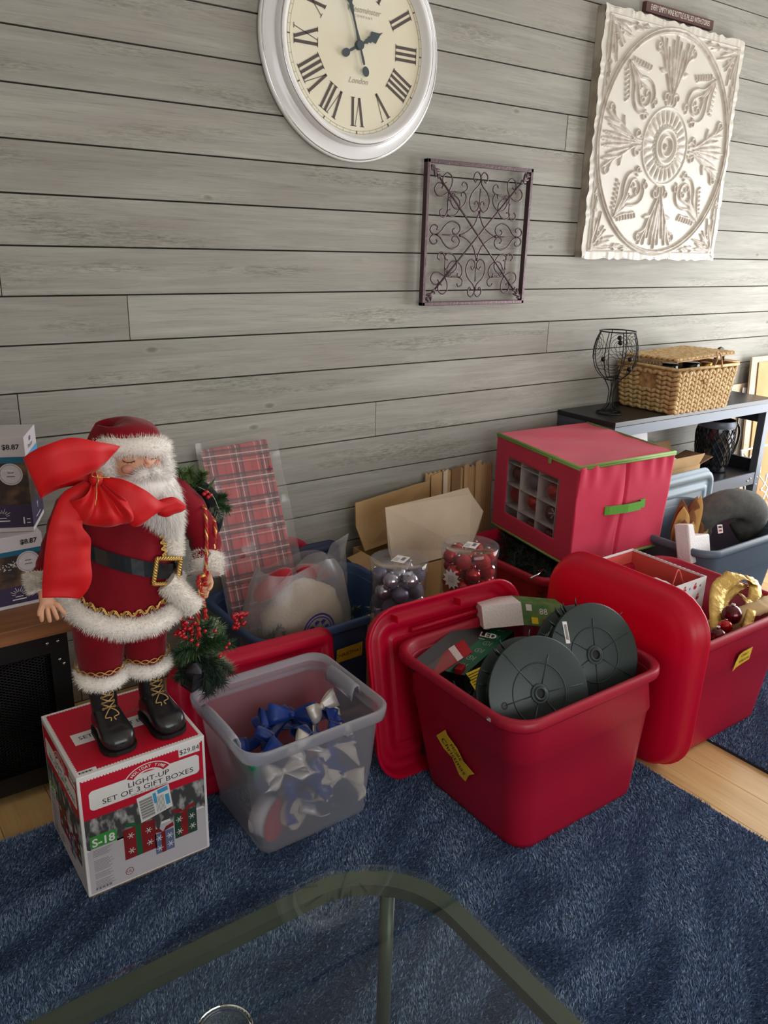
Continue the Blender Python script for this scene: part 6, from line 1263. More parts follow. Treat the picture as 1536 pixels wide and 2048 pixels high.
for x in (-.27, .43):
    b = MB(); b.bb((x, 2.092, .085), (x + .048, 2.0995, .425)); obj('front_stile', b, 'cab_black', kb)
for x in (-.27, .45):
    for y in (2.095, 2.42): b = MB(); b.bb((x, y, 0), (x + .028, y + .028, .0499)); obj('foot', b, 'cab_black', kb)
b = MB()
for k in range(-30, 50):
    for s in (1, -1):
        x0 = -.222 + k * .016; z0, z1 = .085, .425; x1 = x0 + s * .34 * 1.9
        if s < 0: x0 = -.222 + (k + 42) * .016; x1 = x0 - .34 * 1.9
        def clipx(x, xa, za, xb, zb_): return za + (zb_ - za) * (x - xa) / (xb - xa)
        xa, za, xb, zb2 = (x0, z0, x1, z1) if x0 < x1 else (x1, z1, x0, z0)
        lo, hi = max(xa, -.222), min(xb, .43)
        if hi - lo < .01: continue
        b.tube([(lo, 2.098 + .001 * s, clipx(lo, xa, za, xb, zb2)), (hi, 2.098 + .001 * s, clipx(hi, xa, za, xb, zb2))], .0016, 4)
obj('mesh_panel', b, 'mesh_black', kb, kind='stuff')
for x, z in ((.452, .455), (.425, .455), (.30, .455), (.452, .40), (.462, .385)):
    b = MB(); b.ball((x, 2.0915, z), .0045, 8, (1, .5, 1)); obj('bolt', b, 'chrome', kb)
for z in (.40, .455):
    b = MB(); b.ball((.4785, 2.13, z), .0045, 8, (.5, 1, 1)); obj('bolt', b, 'chrome', kb)
bl = MB(); bl.bb((-.22, 2.30, .068), (.44, 2.42, .24)); tag(obj('dark_parcel', bl, 'cab_black'), 'dark parcel on the bottom shelf inside the black cabinet', 'box')

def proj_box(label, o, az, W, D, Hh_, side):
    Rz = Matrix.Rotation(az, 3, 'Z'); o = Vector(o)      # o: near right bottom corner
    t = thing('projector_box', label, 'box', tuple(o)); T = lambda x, y, z: o + Rz @ Vector((x, y, z))
    b = MB(); b.hexa([T(-W, 0, 0), T(0, 0, 0), T(0, D, 0), T(-W, D, 0), T(-W, 0, Hh_), T(0, 0, Hh_), T(0, D, Hh_), T(-W, D, Hh_)]); obj('carton', b, 'pale_print', t, bevel=.001)
    for nm, pl, w_ in (('front_print', Pl(T(-W, -.0002, 0), Rz @ Vector((1, 0, 0)), (0, 0, 1)), W), ('side_print', Pl(T(.0002, 0, 0), Rz @ Vector((0, 1, 0)), (0, 0, 1)), D)):
        b = MB(); b.use('violet_print'); b.rect(pl, 0, .05 * Hh_, w_, .30 * Hh_, .0004); b.use('night_print'); b.rect(pl, 0, .30 * Hh_, w_, .735 * Hh_, .0004); b.use('teal_print' if nm[0] == 'f' else 'print_blue'); b.rect(pl, 0, .735 * Hh_, w_, .80 * Hh_, .0004)
        b.use('ink')
        if nm[0] == 'f':
            b.text(pl, w_ - .035, .90 * Hh_, '$8.87', .019, .0007, bold=.0004); b.use('pale_print'); cx, cy, rr = w_ - .042, .62 * Hh_, .030
            b.poly(pl, [(cx + rr * math.cos(a), cy + rr * math.sin(a)) for a in [2 * PI * k / 28 for k in range(28)]], .0007); b.use('print_grey')
            for k in range(28): a, a2 = 2 * PI * k / 28, 2 * PI * (k + 1) / 28; b.line(pl, [(cx + .026 * math.cos(a), cy + .026 * math.sin(a)), (cx + .026 * math.cos(a2), cy + .026 * math.sin(a2))], .0012, .0009)
            b.line(pl, [(cx - .008, cy + .004), (cx + .008, cy + .004)], .003, .001); b.line(pl, [(cx - .010, cy - .006), (cx + .010, cy - .006)], .003, .001)
            b.use('white_print'); cx, cy = w_ - .075, .17 * Hh_
            for k in range(9): a = PI * (k + .5) / 9; b.line(pl, [(cx + .010 * math.cos(a), cy + .010 * math.sin(a)), (cx + (.024 if k % 2 else .019) * math.cos(a), cy + (.024 if k % 2 else .019) * math.sin(a))], .0012, .0009)
            b.line(pl, [(cx - .010, cy - .004), (cx + .010, cy - .004)], .002, .0009); b.line(pl, [(cx - .018, cy - .012), (cx + .018, cy - .012)], .003, .0009)
            b.text(pl, w_ - .022, .12 * Hh_, '1', .026, .0009, bold=.0006); b.line(pl, [(w_ - .015, .14 * Hh_), (w_ - .006, .14 * Hh_)], .003, .0009); b.line(pl, [(w_ - .015, .10 * Hh_), (w_ - .006, .10 * Hh_)], .003, .0009)
            for k in range(70): a = random.uniform(-.3, .05) ; x = w_ - .13 + .10 * random.random(); y = Hh_ * (.50 + .10 * random.random() + .1 * (x - w_ + .13) / .1); b.rect(pl, x, y, x + .003, y + .0022, .0008)
        else:
            b.text(pl, w_ * .45, .93 * Hh_, 'LED', .014, .0007, bold=.0004); b.text(pl, w_ * .45, .865 * Hh_, 'Projector', .016, .0007); b.use('white_print'); b.text(pl, w_ * .5, .20 * Hh_, 'Y', .024, .0007, bold=.0005); b.line(pl, [(w_ * .3, .10 * Hh_), (w_ * .7, .10 * Hh_)], .0025, .0007)
        obj(nm, b, None, t)
    return t
proj_box('lower of two stacked projector light boxes on the black cabinet', (.470, 2.225, .5205), .02, .30, .13, .205, False)
proj_box('upper projector light box, turned to show its side, on the black cabinet', (.455, 2.235, .7265), -.40, .26, .16, .262, True)
# ================================================================ bearded figure in red velvet
SX, SY = .556, 1.775
fg = thing('bearded_figure', 'bearded old man figure in red velvet and white fur standing on the gift box carton', 'figurine', (.53, 1.74, .3485))
# body: one skin grown over a jointed skeleton (pelvis is the root)
vs, es, rd = [], [], []
def jt(p, r, par=None):
    vs.append(Vector(p)); rd.append(r); i = len(vs) - 1
    if par is not None: es.append((par, i))
    return i
pel = jt((.53, 1.785, .70), .055); bel = jt((.545, 1.775, .79), .062, pel); che = jt((.556, 1.78, .89), .055, bel); nk = jt((.572, 1.775, .955), .028, che); hd0 = jt((.583, 1.765, .985), .046, nk); hd1 = jt((.585, 1.765, 1.025), .056, hd0); jt((.585, 1.77, 1.065), .038, hd1)
def limb(par, pts): 
    k = par
    for p, r in pts: k = jt(p, r, k)
    return k
wr = limb(che, [((.65, 1.78, .93), .026), ((.72, 1.77, .86), .022), ((.738, 1.745, .80), .018), ((.722, 1.705, .745), .012), ((.716, 1.690, .718), .014)])
wl = limb(che, [((.47, 1.78, .93), .026), ((.415, 1.77, .87), .020), ((.382, 1.74, .82), .016), ((.350, 1.705, .785), .011), ((.352, 1.692, .758), .014)])
for par, o, sg in ((wr, Vector((.716, 1.690, .718)), 1), (wl, Vector((.352, 1.692, .758)), -1)):
    for k in range(4):
        s = (k - 1.5) * .0085
        if sg > 0:   # closed round the cord
            limb(par, [(o + Vector((-.004 + s * .3, -.014, -.014 - .0 + s * .5)), .0058), (o + Vector((-.012, -.026 + abs(s) * .3, -.020 + s * .8)), .0052), (o + Vector((-.022, -.018, -.018 + s * .9)), .0048), (o + Vector((-.022, -.007, -.013 + s * .9)), .0040)])
        else:        # open, fingers pointing down
            ln = (.030, .036, .034, .026)[k]
            limb(par, [(o + Vector((.004 + s * 1.3, -.006, -.015)), .0058), (o + Vector((.006 + s * 1.7, -.012, -.015 - ln * .55)), .0052), (o + Vector((.009 + s * 1.9, -.008, -.015 - ln)), .0044)])
    if sg > 0: limb(par, [(o + Vector((.006, -.012, -.004)), .0062), (o + Vector((-.002, -.024, -.008)), .0054), (o + Vector((-.012, -.028, -.012)), .0044)])
    else: limb(par, [(o + Vector((-.010, -.006, -.008)), .0062), (o + Vector((-.018, -.010, -.020)), .0052), (o + Vector((-.020, -.012, -.030)), .0042)])
for x in (.476, .583): limb(pel, [((x + .01, 1.785, .66), .040), ((x, 1.78, .57), .032), ((x, 1.775, .47), .024), ((x, 1.765, .39), .022)])
me = bpy.data.meshes.new('body'); me.from_pydata([tuple(v - Vector((.53, 1.74, .3485))) for v in vs], es, []); me.materials.append(M['skin'])
bo = bpy.data.objects.new('body', me); COL.objects.link(bo); bo.parent = fg; bo['_o'] = (.53, 1.74, .3485)
sk = bo.modifiers.new('skin', 'SKIN'); sk.use_smooth_shade = True
for i, r_ in enumerate(rd): me.skin_vertices[0].data[i].radius = (r_, r_)
me.skin_vertices[0].data[0].use_root = True
sb = bo.modifiers.new('sub', 'SUBSURF'); sb.levels = 1; sb.render_levels = 2
# face details
hc = Vector((.585, 1.765, 1.012))
def onf(dx, dz, r=.0575): dz = dz + .013; return hc + Vector((dx, -math.sqrt(max(1e-6, r * r - dx * dx - dz * dz)), dz))
b = MB(); b.ball(hc, .0575, 28, (1.02, 1, 1.08)); obj('face', b, 'skin', fg)
b = MB(); b.ball(onf(.010, -.010, .060), .0095, 14, (1, 1, .95)); b.ball(onf(.010, .004, .058), .0065, 10, (.8, 1, 1.6)); obj('nose', b, 'cheek', fg)
for sx in (-.026, .034):
    b = MB(); b.ball(onf(sx, -.014, .052), .015, 14, (1.1, .8, .8)); obj('cheek', b, 'cheek', fg)
    b = MB(); b.ball(onf(sx, .008, .052), .0095, 14, (1.3, .7, .8)); obj('eyelid', b, 'skin', fg)
    b = MB(); b.tube([onf(sx + .0115 * t_, .0055 - .0035 * (1 - t_ * t_), .0606) for t_ in [-1 + .25 * i for i in range(9)]], .0009, 5)
    for t_ in (-.8, -.3, .3, .8): p = onf(sx + .0115 * t_, .0055 - .0035 * (1 - t_ * t_), .0606); b.tube([p, p + Vector((t_ * .002, -.002, -.003))], .0005, 4)
    obj('closed_eye', b, 'lash', fg)
    b = MB(); b.use('beard_hair'); n = 420; bx = np.array([tuple(onf(sx + random.uniform(-.015, .015), .021 + random.uniform(-.004, .005), .059)) for _ in range(n)]); nr = bx - np.array(tuple(hc)); nr /= np.linalg.norm(nr, axis=1)[:, None]; b.tris(hairs(bx, nr, .011, .0012, .9, np.tile([[.3 * (1 if sx > 0 else -1), 0, -.5]], (n, 1)))); obj('eyebrow', b, None, fg)
b = MB(); b.ball(onf(.012, -.030, .058), .0065, 10, (1.5, .6, .6)); obj('lip', b, 'card_red', fg)
# beard and hair: shaped core plus strands combed downwards
def beard(nm, rings, n, ln, flow, jit=.5, w_=.0013, close=True):
    b = MB(); b.use('beard_hair'); b.loft(rings, True, True, True); V = [np.array([tuple(p) for p in r_]) for r_ in rings]; k, m_ = len(V), len(V[0])
    i = np.random.randint(0, k - 1, n); j = np.random.randint(0, m_, n); t = np.random.rand(n, 1); s = np.random.rand(n, 1); A_ = np.array(V); j2 = (j + 1) % m_
    p = (A_[i, j] * (1 - s) + A_[i, j2] * s) * (1 - t) + (A_[i + 1, j] * (1 - s) + A_[i + 1, j2] * s) * t
    c_ = A_.mean(1); cc = c_[i] * (1 - t) + c_[i + 1] * t; nr = p - cc; nr /= np.linalg.norm(nr, axis=1)[:, None] + 1e-9
    b.tris(hairs(p - nr * .001, nr * .45, ln, w_, 1.0, np.tile([flow], (n, 1)), jit)); return obj(nm, b, None, fg)
def er(cx, cy, cz, rx, ry, n=20, lump=.1, seed=0): return [Vector((cx + rx * math.cos(a) * (1 + lump * noise.noise(Vector((math.cos(a) * 2, math.sin(a) * 2, cz * 30 + seed)))), cy + ry * math.sin(a) * (1 + lump * noise.noise(Vector((math.cos(a) * 2 + 9, math.sin(a) * 2, cz * 30)))), cz)) for a in [2 * PI * i / n for i in range(n)]]
beard('beard', [er(.588, 1.722, .992, .062, .028), er(.592, 1.712, .975, .066, .034), er(.600, 1.704, .950, .062, .036), er(.612, 1.695, .925, .050, .032), er(.622, 1.688, .900, .036, .026), er(.630, 1.684, .880, .020, .016), er(.636, 1.684, .866, .006, .006)], 9000, .024, (.06, -.10, -1.0), .4)
for s in (-1, 1):
    c0 = onf(.012, -.022, .064); b = MB(); P_ = [c0, c0 + Vector((s * .016, -.004, -.004)), c0 + Vector((s * .034, .002, -.016)), c0 + Vector((s * .046, .010, -.032))]; fur_tube(b, sm(P_, 4), [.009, .012, .013, .013, .013, .012, .012, .011, .010, .009, .008, .005, .003], 1400, .016, np.array([[s * .5, -.1, -.8]]), m='beard_hair', width=.0012); obj('moustache', b, None, fg)
    b = MB(); P_ = [hc + Vector((s * .056, -.012, .028)), hc + Vector((s * .064, -.016, 0)), hc + Vector((s * .062, -.020, -.028)), hc + Vector((s * .052, -.030, -.048))]; fur_tube(b, sm(P_, 4), .018, 1800, .016, np.array([[s * .3, -.2, -.8]]), m='beard_hair', width=.0012); obj('side_hair', b, None, fg)
# hat
b = MB(); P_ = [hc + Vector((.066 * math.cos(a), .066 * math.sin(a) + .004, .050 + .012 * math.cos(a) * -.6 - .016 * (1 + math.sin(a)))) for a in [2 * PI * i / 26 for i in range(26)]]; fur_tube(b, P_, .021, 5200, .010, loop=True, width=.0012, lump=.2); obj('hat_brim', b, None, fg)
b = MB(); ht = [(.0, .006, .030, .072), (-.002, .008, .062, .073), (-.007, .012, .084, .064), (-.018, .018, .095, .048), (-.040, .024, .092, .034), (-.062, .028, .068, .027), (-.078, .024, .036, .018), (-.084, .026, .008, .012)]
b.loft([[hc + Vector((x + r_ * math.cos(a) * (1 + .06 * math.sin(5 * a)), y + r_ * math.sin(a), z + (.35 * r_ * math.cos(a) if k > 3 else 0))) for a in [2 * PI * i / 26 for i in range(26)]] for k, (x, y, z, r_) in enumerate(ht)], True, True, True); obj('hat', b, 'velvet_red', fg, sub=1)
# coat
CT = [(.672, .126, .116, -.012), (.70, .125, .115, -.010), (.74, .121, .114, -.006), (.78, .120, .113, -.003), (.82, .118, .108, 0), (.86, .112, .098, .002), (.90, .104, .085, .004), (.935, .094, .070, .008), (.96, .072, .056, .012), (.975, .045, .042, .016)]
def ct(z):
    zs = [c[0] for c in CT]; return np.interp(z, zs, [c[1] for c in CT]), np.interp(z, zs, [c[2] for c in CT]), np.interp(z, zs, [c[3] for c in CT])
def cs(a, z, o=0.0):
    rx, ry, dx = ct(z); return Vector((SX + dx + (rx + o) * math.cos(a), SY + (ry + o) * math.sin(a), z))
b = MB(); b.loft([[cs(a, z, .005 * noise.noise(Vector((math.cos(a) * 3, math.sin(a) * 3, z * 12))) + .0025 * math.sin(a * 9 + z * 20) * (z > .86)) for a in [2 * PI * i / 56 for i in range(56)]] for z in np.linspace(.672, .975, 34)], True, True, True); obj('coat', b, 'velvet_red', fg)
def front_a(x, z): rx, ry, dx = ct(z); return -math.acos(max(-1, min(1, (x - SX - dx) / rx)))
def fp_(x, z, o=.004): return cs(front_a(x, z), z, o)
def sleeve(pts, rs): 
    b = MB(); P_ = sm(pts, 5); R_ = [np.interp(i / (len(P_) - 1), np.linspace(0, 1, len(rs)), rs) * (1 + .05 * math.sin(i * 1.7)) for i in range(len(P_))]; b.tube(P_, R_, 18); obj('sleeve', b, 'velvet_red', fg)
sleeve([(.63, 1.785, .935), (.682, 1.78, .915), (.724, 1.765, .855), (.738, 1.742, .80), (.724, 1.712, .758)], [.044, .043, .040, .038, .034])
sleeve([(.485, 1.785, .935), (.445, 1.78, .915), (.412, 1.765, .865), (.382, 1.74, .82), (.356, 1.712, .796)], [.043, .040, .034, .030, .027])
for P_, r_ in (([(.733, 1.722, .772), (.722, 1.704, .748), (.717, 1.696, .735)], .036), ([(.355, 1.716, .808), (.350, 1.705, .790), (.350, 1.698, .778)], .027)):
    b = MB(); fur_tube(b, sm(P_, 3), r_, 3600, .011, width=.0012, lump=.25); obj('sleeve_cuff', b, None, fg)
# fur trims
def hemz(a): 
    t = (a + PI) / PI; return .712 - .052 * math.sin(PI * min(max(t, 0), 1)) ** 1.2 if -PI <= a <= 0 else .712
b = MB(); A_ = [-PI * 1.25 + (PI * 1.05) * i / 30 for i in range(31)]; P_ = [cs(a, max(.672, hemz(a)), .008) + Vector((0, 0, hemz(a) - max(.672, hemz(a)))) for a in A_]; fur_tube(b, P_, .023, 7000, .011, np.array([[0, -.1, -.5]]), width=.0012); obj('hem_fur', b, None, fg)
b = MB(); A_ = [-PI * .02 + (PI * .80) * i / 24 for i in range(25)]; P_ = [cs(a, .706, .006) for a in A_]; fur_tube(b, P_, .020, 2500, .010, np.array([[0, -.1, -.5]]), width=.0012); obj('hem_fur', b, None, fg)
b = MB(); P_ = sm([fp_(.636, .895, .012), fp_(.633, .85, .010), fp_(.632, .80, .008)], 5); fur_tube(b, P_, .021, 3200, .010, np.array([[0, -.1, -.6]]), width=.0012, flat=.7); obj('front_fur', b, None, fg)
b = MB(); P_ = sm([at(333, 1163, y=1.662), at(360, 1188, y=1.655), at(386, 1213, y=1.662)], 5); fur_tube(b, P_, .024, 3200, .011, np.array([[.2, -.1, -.6]]), width=.0012); obj('front_fur', b, None, fg)
# gold braid
def braid(f, n, amp, nm='gold_braid'):
    b = MB()
    for ph in (0, .8): b.tube([f(i / n, 1.35 * amp * math.sin(i / n * PI * 2 * (n / 10.0) + ph)) for i in range(n + 1)], .0014, 5)
    for k in range(int(n / 5)): b.ball(f((k + .5) * 5 / n, 0), .0028, 6)
    obj(nm, b, 'gold_cord', fg)
braid(lambda t, w_: fp_(.607 + w_, .895 - .085 * t, .0075), 60, .0055)
braid(lambda t, w_: cs(-PI * 1.06 + PI * .72 * t, hemz(-PI * 1.06 + PI * .72 * t) + .040 + w_ - .006 * math.sin(PI * t), .0075), 110, .005)
braid(lambda t, w_: fp_(.588 + .035 * t + w_ * .7, .703 + .045 * t + w_ * .7, .0085), 30, .005)
# belt
def bz(a): rx, ry, dx = ct(.79); x = SX + dx + rx * math.cos(a); return .779 - (x - .598) * .42
rings = [[cs(a, bz(a), .006) + Vector((0, 0, -.019)), cs(a, bz(a), .0095) + Vector((0, 0, -.019)), cs(a, bz(a), .0105) + Vector((0, 0, .019)), cs(a, bz(a), .006) + Vector((0, 0, .019))] for a in [2 * PI * i / 60 for i in range(60)]]
b = MB(); b.loft(rings, True, loop=True, smooth=False); obj('belt', b, 'belt_black', fg)
b = MB(); b.strip([(fp_(.625, .795, .014), fp_(.628, .765, .014)), (fp_(.655, .810, .016), fp_(.655, .788, .016)), (fp_(.672, .826, .016), fp_(.674, .812, .016))], 6); obj('belt_end', b, 'belt_black', fg, solid=.002)
bc_ = fp_(.600, .780, .018); ang = -.20; ux = Vector((math.cos(ang), 0, math.sin(ang))); uz = Vector((-math.sin(ang), 0, math.cos(ang))); cor = [bc_ + ux * (.028 * sx) + uz * (.030 * sz) for sx, sz in ((-1, -1), (1, -1), (1, 1), (-1, 1))]
b = MB(); pts = []
for k in range(4): pts += [cor[k].lerp(cor[(k + 1) % 4], i / 22) for i in range(22)]
for ph in (0, 2.1, 4.2):
    b.tube([p + (p - bc_).normalized() * .0034 * math.cos(i * .9 + ph) + Vector((0, -.0034 * math.sin(i * .9 + ph), 0)) for i, p in enumerate(pts)], .0027, 5, loop=True)
obj('buckle', b, 'gold_cord', fg, label='gold rope edged square buckle')
# trousers
b = MB()
for s, x in ((-1, .476), (1, .583)):
    b.loft([[Vector((cx + rx * math.cos(a), 1.778 + ry * math.sin(a) + .003 * math.sin(3 * a + z * 40), z)) for a in [2 * PI * i / 30 for i in range(30)]] for z, cx, rx, ry in ((.508, x, .044, .045), (.53, x, .052, .052), (.57, x - .001 * s, .056, .058), (.62, x - .002 * s, .058, .064), (.67, x - .004 * s, .062, .075), (.715, x - .008 * s, .062, .085))], True, True, True)
obj('trousers', b, 'velvet_red', fg)
for x in (.476, .583):
    b = MB(); fur_tube(b, [Vector((x + .046 * math.cos(a), 1.776 + .048 * math.sin(a), .503 + .006 * math.sin(a))) for a in [2 * PI * i / 20 for i in range(20)]], .0175, 3600, .009, loop=True, width=.0012, lump=.2); obj('trouser_cuff', b, None, fg)
    b = MB()
    for ph in (0, PI): b.tube([Vector((x + .0585 * math.cos(a), 1.777 + .0605 * math.sin(a), .531 + .005 * math.sin(9 * a + ph))) for a in [2 * PI * i / 110 for i in range(110)]], .0014, 5, loop=True)
    obj('gold_braid', b, 'gold_cord', fg)
# boots
for k, (x, y0, az) in enumerate(((.472, 1.0, .02), (.590, 1.0, .10))):
    R_ = Matrix.Rotation(az, 3, 'Z'); o = Vector((x, 1.765, .3485)); T = lambda p: o + R_ @ Vector(p)
    bt = MB(); prof = [(.034, .016, .010, .020), (.030, .028, .006, .048), (.012, .033, .006, .075), (-.010, .034, .006, .085), (-.030, .034, .006, .078), (-.052, .037, .006, .064), (-.074, .040, .006, .060), (-.094, .038, .006, .054), (-.108, .030, .008, .044), (-.116, .016, .014, .030)]
    bt.loft([[T((hw * math.copysign(abs(math.cos(a)) ** .8, math.cos(a)), y, (z0 + z1) / 2 + (z1 - z0) / 2 * math.copysign(abs(math.sin(a)) ** .75, math.sin(a)))) for a in [2 * PI * i / 24 for i in range(24)]] for y, hw, z0, z1 in prof], True, True, True)
    bt.loft([[T((rx * math.cos(a), cy + ry * math.sin(a), z)) for a in [2 * PI * i / 24 for i in range(24)]] for z, cy, rx, ry in ((.03, .002, .030, .034), (.07, .002, .031, .036), (.10, .006, .032, .034), (.135, .010, .035, .036), (.142, .010, .034, .035))], True, True, True)
    bo_ = obj('boot', bt, 'leather', fg, sub=1)
    b = MB(); out = [(hw * 1.05, y) for y, hw, _, _ in prof]; poly = [(-hx, y) for hx, y in out] + [(hx, y) for hx, y in reversed(out)]; b.prism([(x_, y_) for x_, y_ in poly], Pl(o, R_ @ Vector((1, 0, 0)), R_ @ Vector((0, 1, 0))), 0.0003, .011); obj('sole', b, 'sole', bo_)
    b = MB()
    for j in range(4):
        z = .082 + j * .014; yy = -.030 + .003 * j; w_ = .013
        b.tube([T((-w_, yy - .002, z)), T((0, yy - .008, z + .006)), T((w_, yy - .002, z + .012))], .0017, 5); b.tube([T((w_, yy - .002, z)), T((0, yy - .0095, z + .006)), T((-w_, yy - .002, z + .012))], .0017, 5)
        b.torus(T((-w_, yy - .002, z)), .0028, .0009, 10, 4, Matrix.Rotation(PI / 2, 3, 'X')); b.torus(T((w_, yy - .002, z)), .0028, .0009, 10, 4, Matrix.Rotation(PI / 2, 3, 'X'))
    for s in (1, -1): b.tube(sm([T((0, -.040, .086)), T((s * .010, -.050, .082)), T((s * .016, -.052, .070)), T((s * .004, -.054, .068)), T((s * .006, -.060, .062))], 4), .0015, 5)
    obj('laces', b, 'lace', bo_)

# ================================================================ big red velvet bow lying on the figure's shoulder
bw = thing('velvet_bow', 'huge bright red velvet bow with wire knot on the left side of the bearded figure', 'bow', (.44, 1.63, .74))
def ed(*a): return [(at(p[0], p[1], y=p[2]), at(p[3], p[4], y=p[5])) for p in a]
def rb_(edges, n=9, wave=.0): 
    b = MB(); b.strip(edges, n); b.v = [tuple(Vector(v) + Vector((0, wave * noise.noise(Vector(v) * 26), 0))) for v in b.v]; return b
obj('left_loop', rb_(ed((197, 949, 1.655, 191, 967, 1.655), (150, 915, 1.665, 130, 975, 1.66), (90, 915, 1.655, 92, 990, 1.65), (47, 918, 1.62, 82, 998, 1.615), (80, 895, 1.595, 96, 980, 1.595), (142, 876, 1.59, 142, 962, 1.59), (200, 884, 1.60, 188, 944, 1.60), (240, 892, 1.625, 208, 930, 1.625)), 9, .006), 'velvet_bow', bw, solid=.0016)
# puff
def puff(arc, dep, nf, amp, kn=(192, 960), y0=1.648):
    b = MB(); A_ = sm([(p[0], p[1], 0) for p in arc], 6); nu = len(A_) - 1; nv = 16; K0 = at(kn[0], kn[1], y=y0)
    for j in range(nv + 1):
        v = j / nv; vv = min(v * 1.12, 1)
        for i in range(nu + 1):
            u = i / nu; e_ = at(A_[i].x, A_[i].y, y=1.62); w0 = at(kn[0] + (u - .5) * 14, kn[1] + 4 * math.sin(u * PI), y=y0)
            p = w0.lerp(e_, vv); p.y = y0 - dep * math.sin(min(v * 1.0, 1) * PI * .86) + amp * math.sin(u * PI * nf) * math.sin(v * PI * .9 + .15) * (1 - .35 * v) + (.03 * (v - .9) * 10 if v > .9 else 0)
            b.v.append(tuple(p))
    for j in range(nv):
        for i in range(nu): b.f.append((j * (nu + 1) + i, j * (nu + 1) + i + 1, (j + 1) * (nu + 1) + i + 1, (j + 1) * (nu + 1) + i)); b.m.append(0); b.sm.append(True)
    return b
obj('centre_puff', puff([(140, 1000), (150, 1030), (163, 1046), (200, 1052), (235, 1048), (260, 1043), (262, 1020), (252, 1000)], .055, 7, .011), 'velvet_bow', bw, solid=.0016)
obj('right_loop', rb_(ed((204, 951, 1.655, 196, 969, 1.655), (245, 958, 1.625, 225, 1000, 1.62), (290, 980, 1.61, 252, 1032, 1.605), (325, 1005, 1.615, 268, 1054, 1.605), (352, 1003, 1.63, 290, 1040, 1.625), (330, 1010, 1.645, 275, 1020, 1.645)), 9, .012), 'velvet_bow', bw, solid=.0016)
obj('right_tail', rb_(ed((312, 1002, 1.628, 316, 1030, 1.628), (330, 997, 1.622, 332, 1034, 1.622), (347, 994, 1.622, 348, 1028, 1.625), (362, 1002, 1.628, 362, 1024, 1.63), (371, 1010, 1.635, 370, 1019, 1.635)), 5, .004), 'velvet_bow', bw, solid=.0016)
obj('left_tail', rb_(ed((168, 962, 1.645, 198, 972, 1.64), (128, 985, 1.625, 180, 1015, 1.612), (104, 1030, 1.61, 165, 1050, 1.595), (93, 1080, 1.60, 180, 1078, 1.595), (88, 1130, 1.60, 182, 1122, 1.598), (84, 1170, 1.605, 181, 1166, 1.60), (83, 1194, 1.607, 160, 1196, 1.603)), 9, .010), 'velvet_bow', bw, solid=.0016)
b = MB(); kc = at(192, 958, y=1.635); b.ball(kc, .013, 12, (1.1, .9, 1.1)); obj('knot', b, 'velvet_bow', bw)
b = MB()
for k in range(3): b.torus(kc + Vector((0, 0, -.003 + .004 * k)), .0150, .0010, 20, 4, Matrix.Rotation(PI / 2 + .5 - .3 * k, 3, 'Y'), .9)
b.tube(sm([kc + Vector((0, -.012, 0)), kc + Vector((.012, -.02, .014)), kc + Vector((-.004, -.022, .024)), kc + Vector((-.012, -.018, .012)), kc + Vector((.022, -.018, .004))], 5), .0010, 4)
b.tube(sm([kc + Vector((-.004, -.014, -.004)), kc + Vector((-.010, -.03, -.022)), kc + Vector((-.018, -.04, -.045))], 4), .0010, 4); obj('gold_wire', b, 'gold_cord', bw)

# ================================================================ plaid shoulder sack with pine sprigs
sk_ = thing('plaid_sack', 'dark green plaid strap with pine sprigs and berries over the shoulder of the bearded figure', 'sack', (.72, 1.79, .86))
b = MB(); b.tube(sm([at(352, 955, y=1.84), at(385, 968, y=1.80), at(415, 985, y=1.775), at(430, 1015, y=1.775), at(430, 1045, y=1.80), at(420, 1070, y=1.84)], 5), .019, 14, flat=.6); obj('cloth_roll', b, 'plaid_dark', sk_)
b = MB(); b.tube([p + Vector((.002, -.019, 0)) for p in sm([at(385, 968, y=1.80), at(415, 985, y=1.775), at(430, 1015, y=1.775)], 6)], .0007, 4); obj('plaid_line', b, 'ribbon_cream', sk_)
for base, tip, ln, n, ms in (((375, 975, 1.80), (352, 938, 1.78), .017, 380, ['needle_light', 'needle_green']), ((385, 975, 1.80), (378, 940, 1.78), .018, 420, ['needle_light', 'needle_green']), ((392, 978, 1.79), (405, 946, 1.77), .018, 420, ['needle_light', 'needle_green', 'needle_dark']), ((395, 982, 1.79), (362, 960, 1.77), .016, 300, ['needle_green', 'needle_light']), ((420, 1000, 1.775), (448, 995, 1.76), .018, 420, ['needle_dark', 'needle_green']), ((422, 1005, 1.775), (455, 1018, 1.76), .017, 380, ['needle_dark', 'needle_green']), ((420, 1008, 1.775), (440, 1032, 1.76), .016, 300, ['needle_dark', 'needle_frost'])):
    b = MB(); p0, p1 = at(*base[:2], y=base[2]), at(*tip[:2], y=tip[2]); needles(b, [p0, p0.lerp(p1, .5) + Vector((0, -.004, .002)), p1], ln * 1.15, int(n * 1.5), ms, .0018, spread=.95); obj('pine_sprig', b, None, sk_, kind='stuff')
for (a, c, w_) in (((410, 985), (432, 953), .010), ((412, 988), (422, 962), .008), ((405, 985), (428, 975), .007)):
    b = MB(); p0, p1 = at(*a, y=1.775), at(*c, y=1.755); n_ = Vector((1, 0, .6)).normalized() * w_; b.strip([(p0, p0 + n_ * .1), (p0.lerp(p1, .5) - n_ * .5, p0.lerp(p1, .5) + n_ * .5 + Vector((0, -.004, 0))), (p1, p1 + n_ * .05)], 5); obj('leaf', b, 'needle_green', sk_, solid=.0006)
for p in ((408, 988), (416, 994), (413, 984), (421, 990)): b = MB(); b.ball(at(*p, y=1.752), .0055, 10); obj('berry', b, 'berry', sk_)

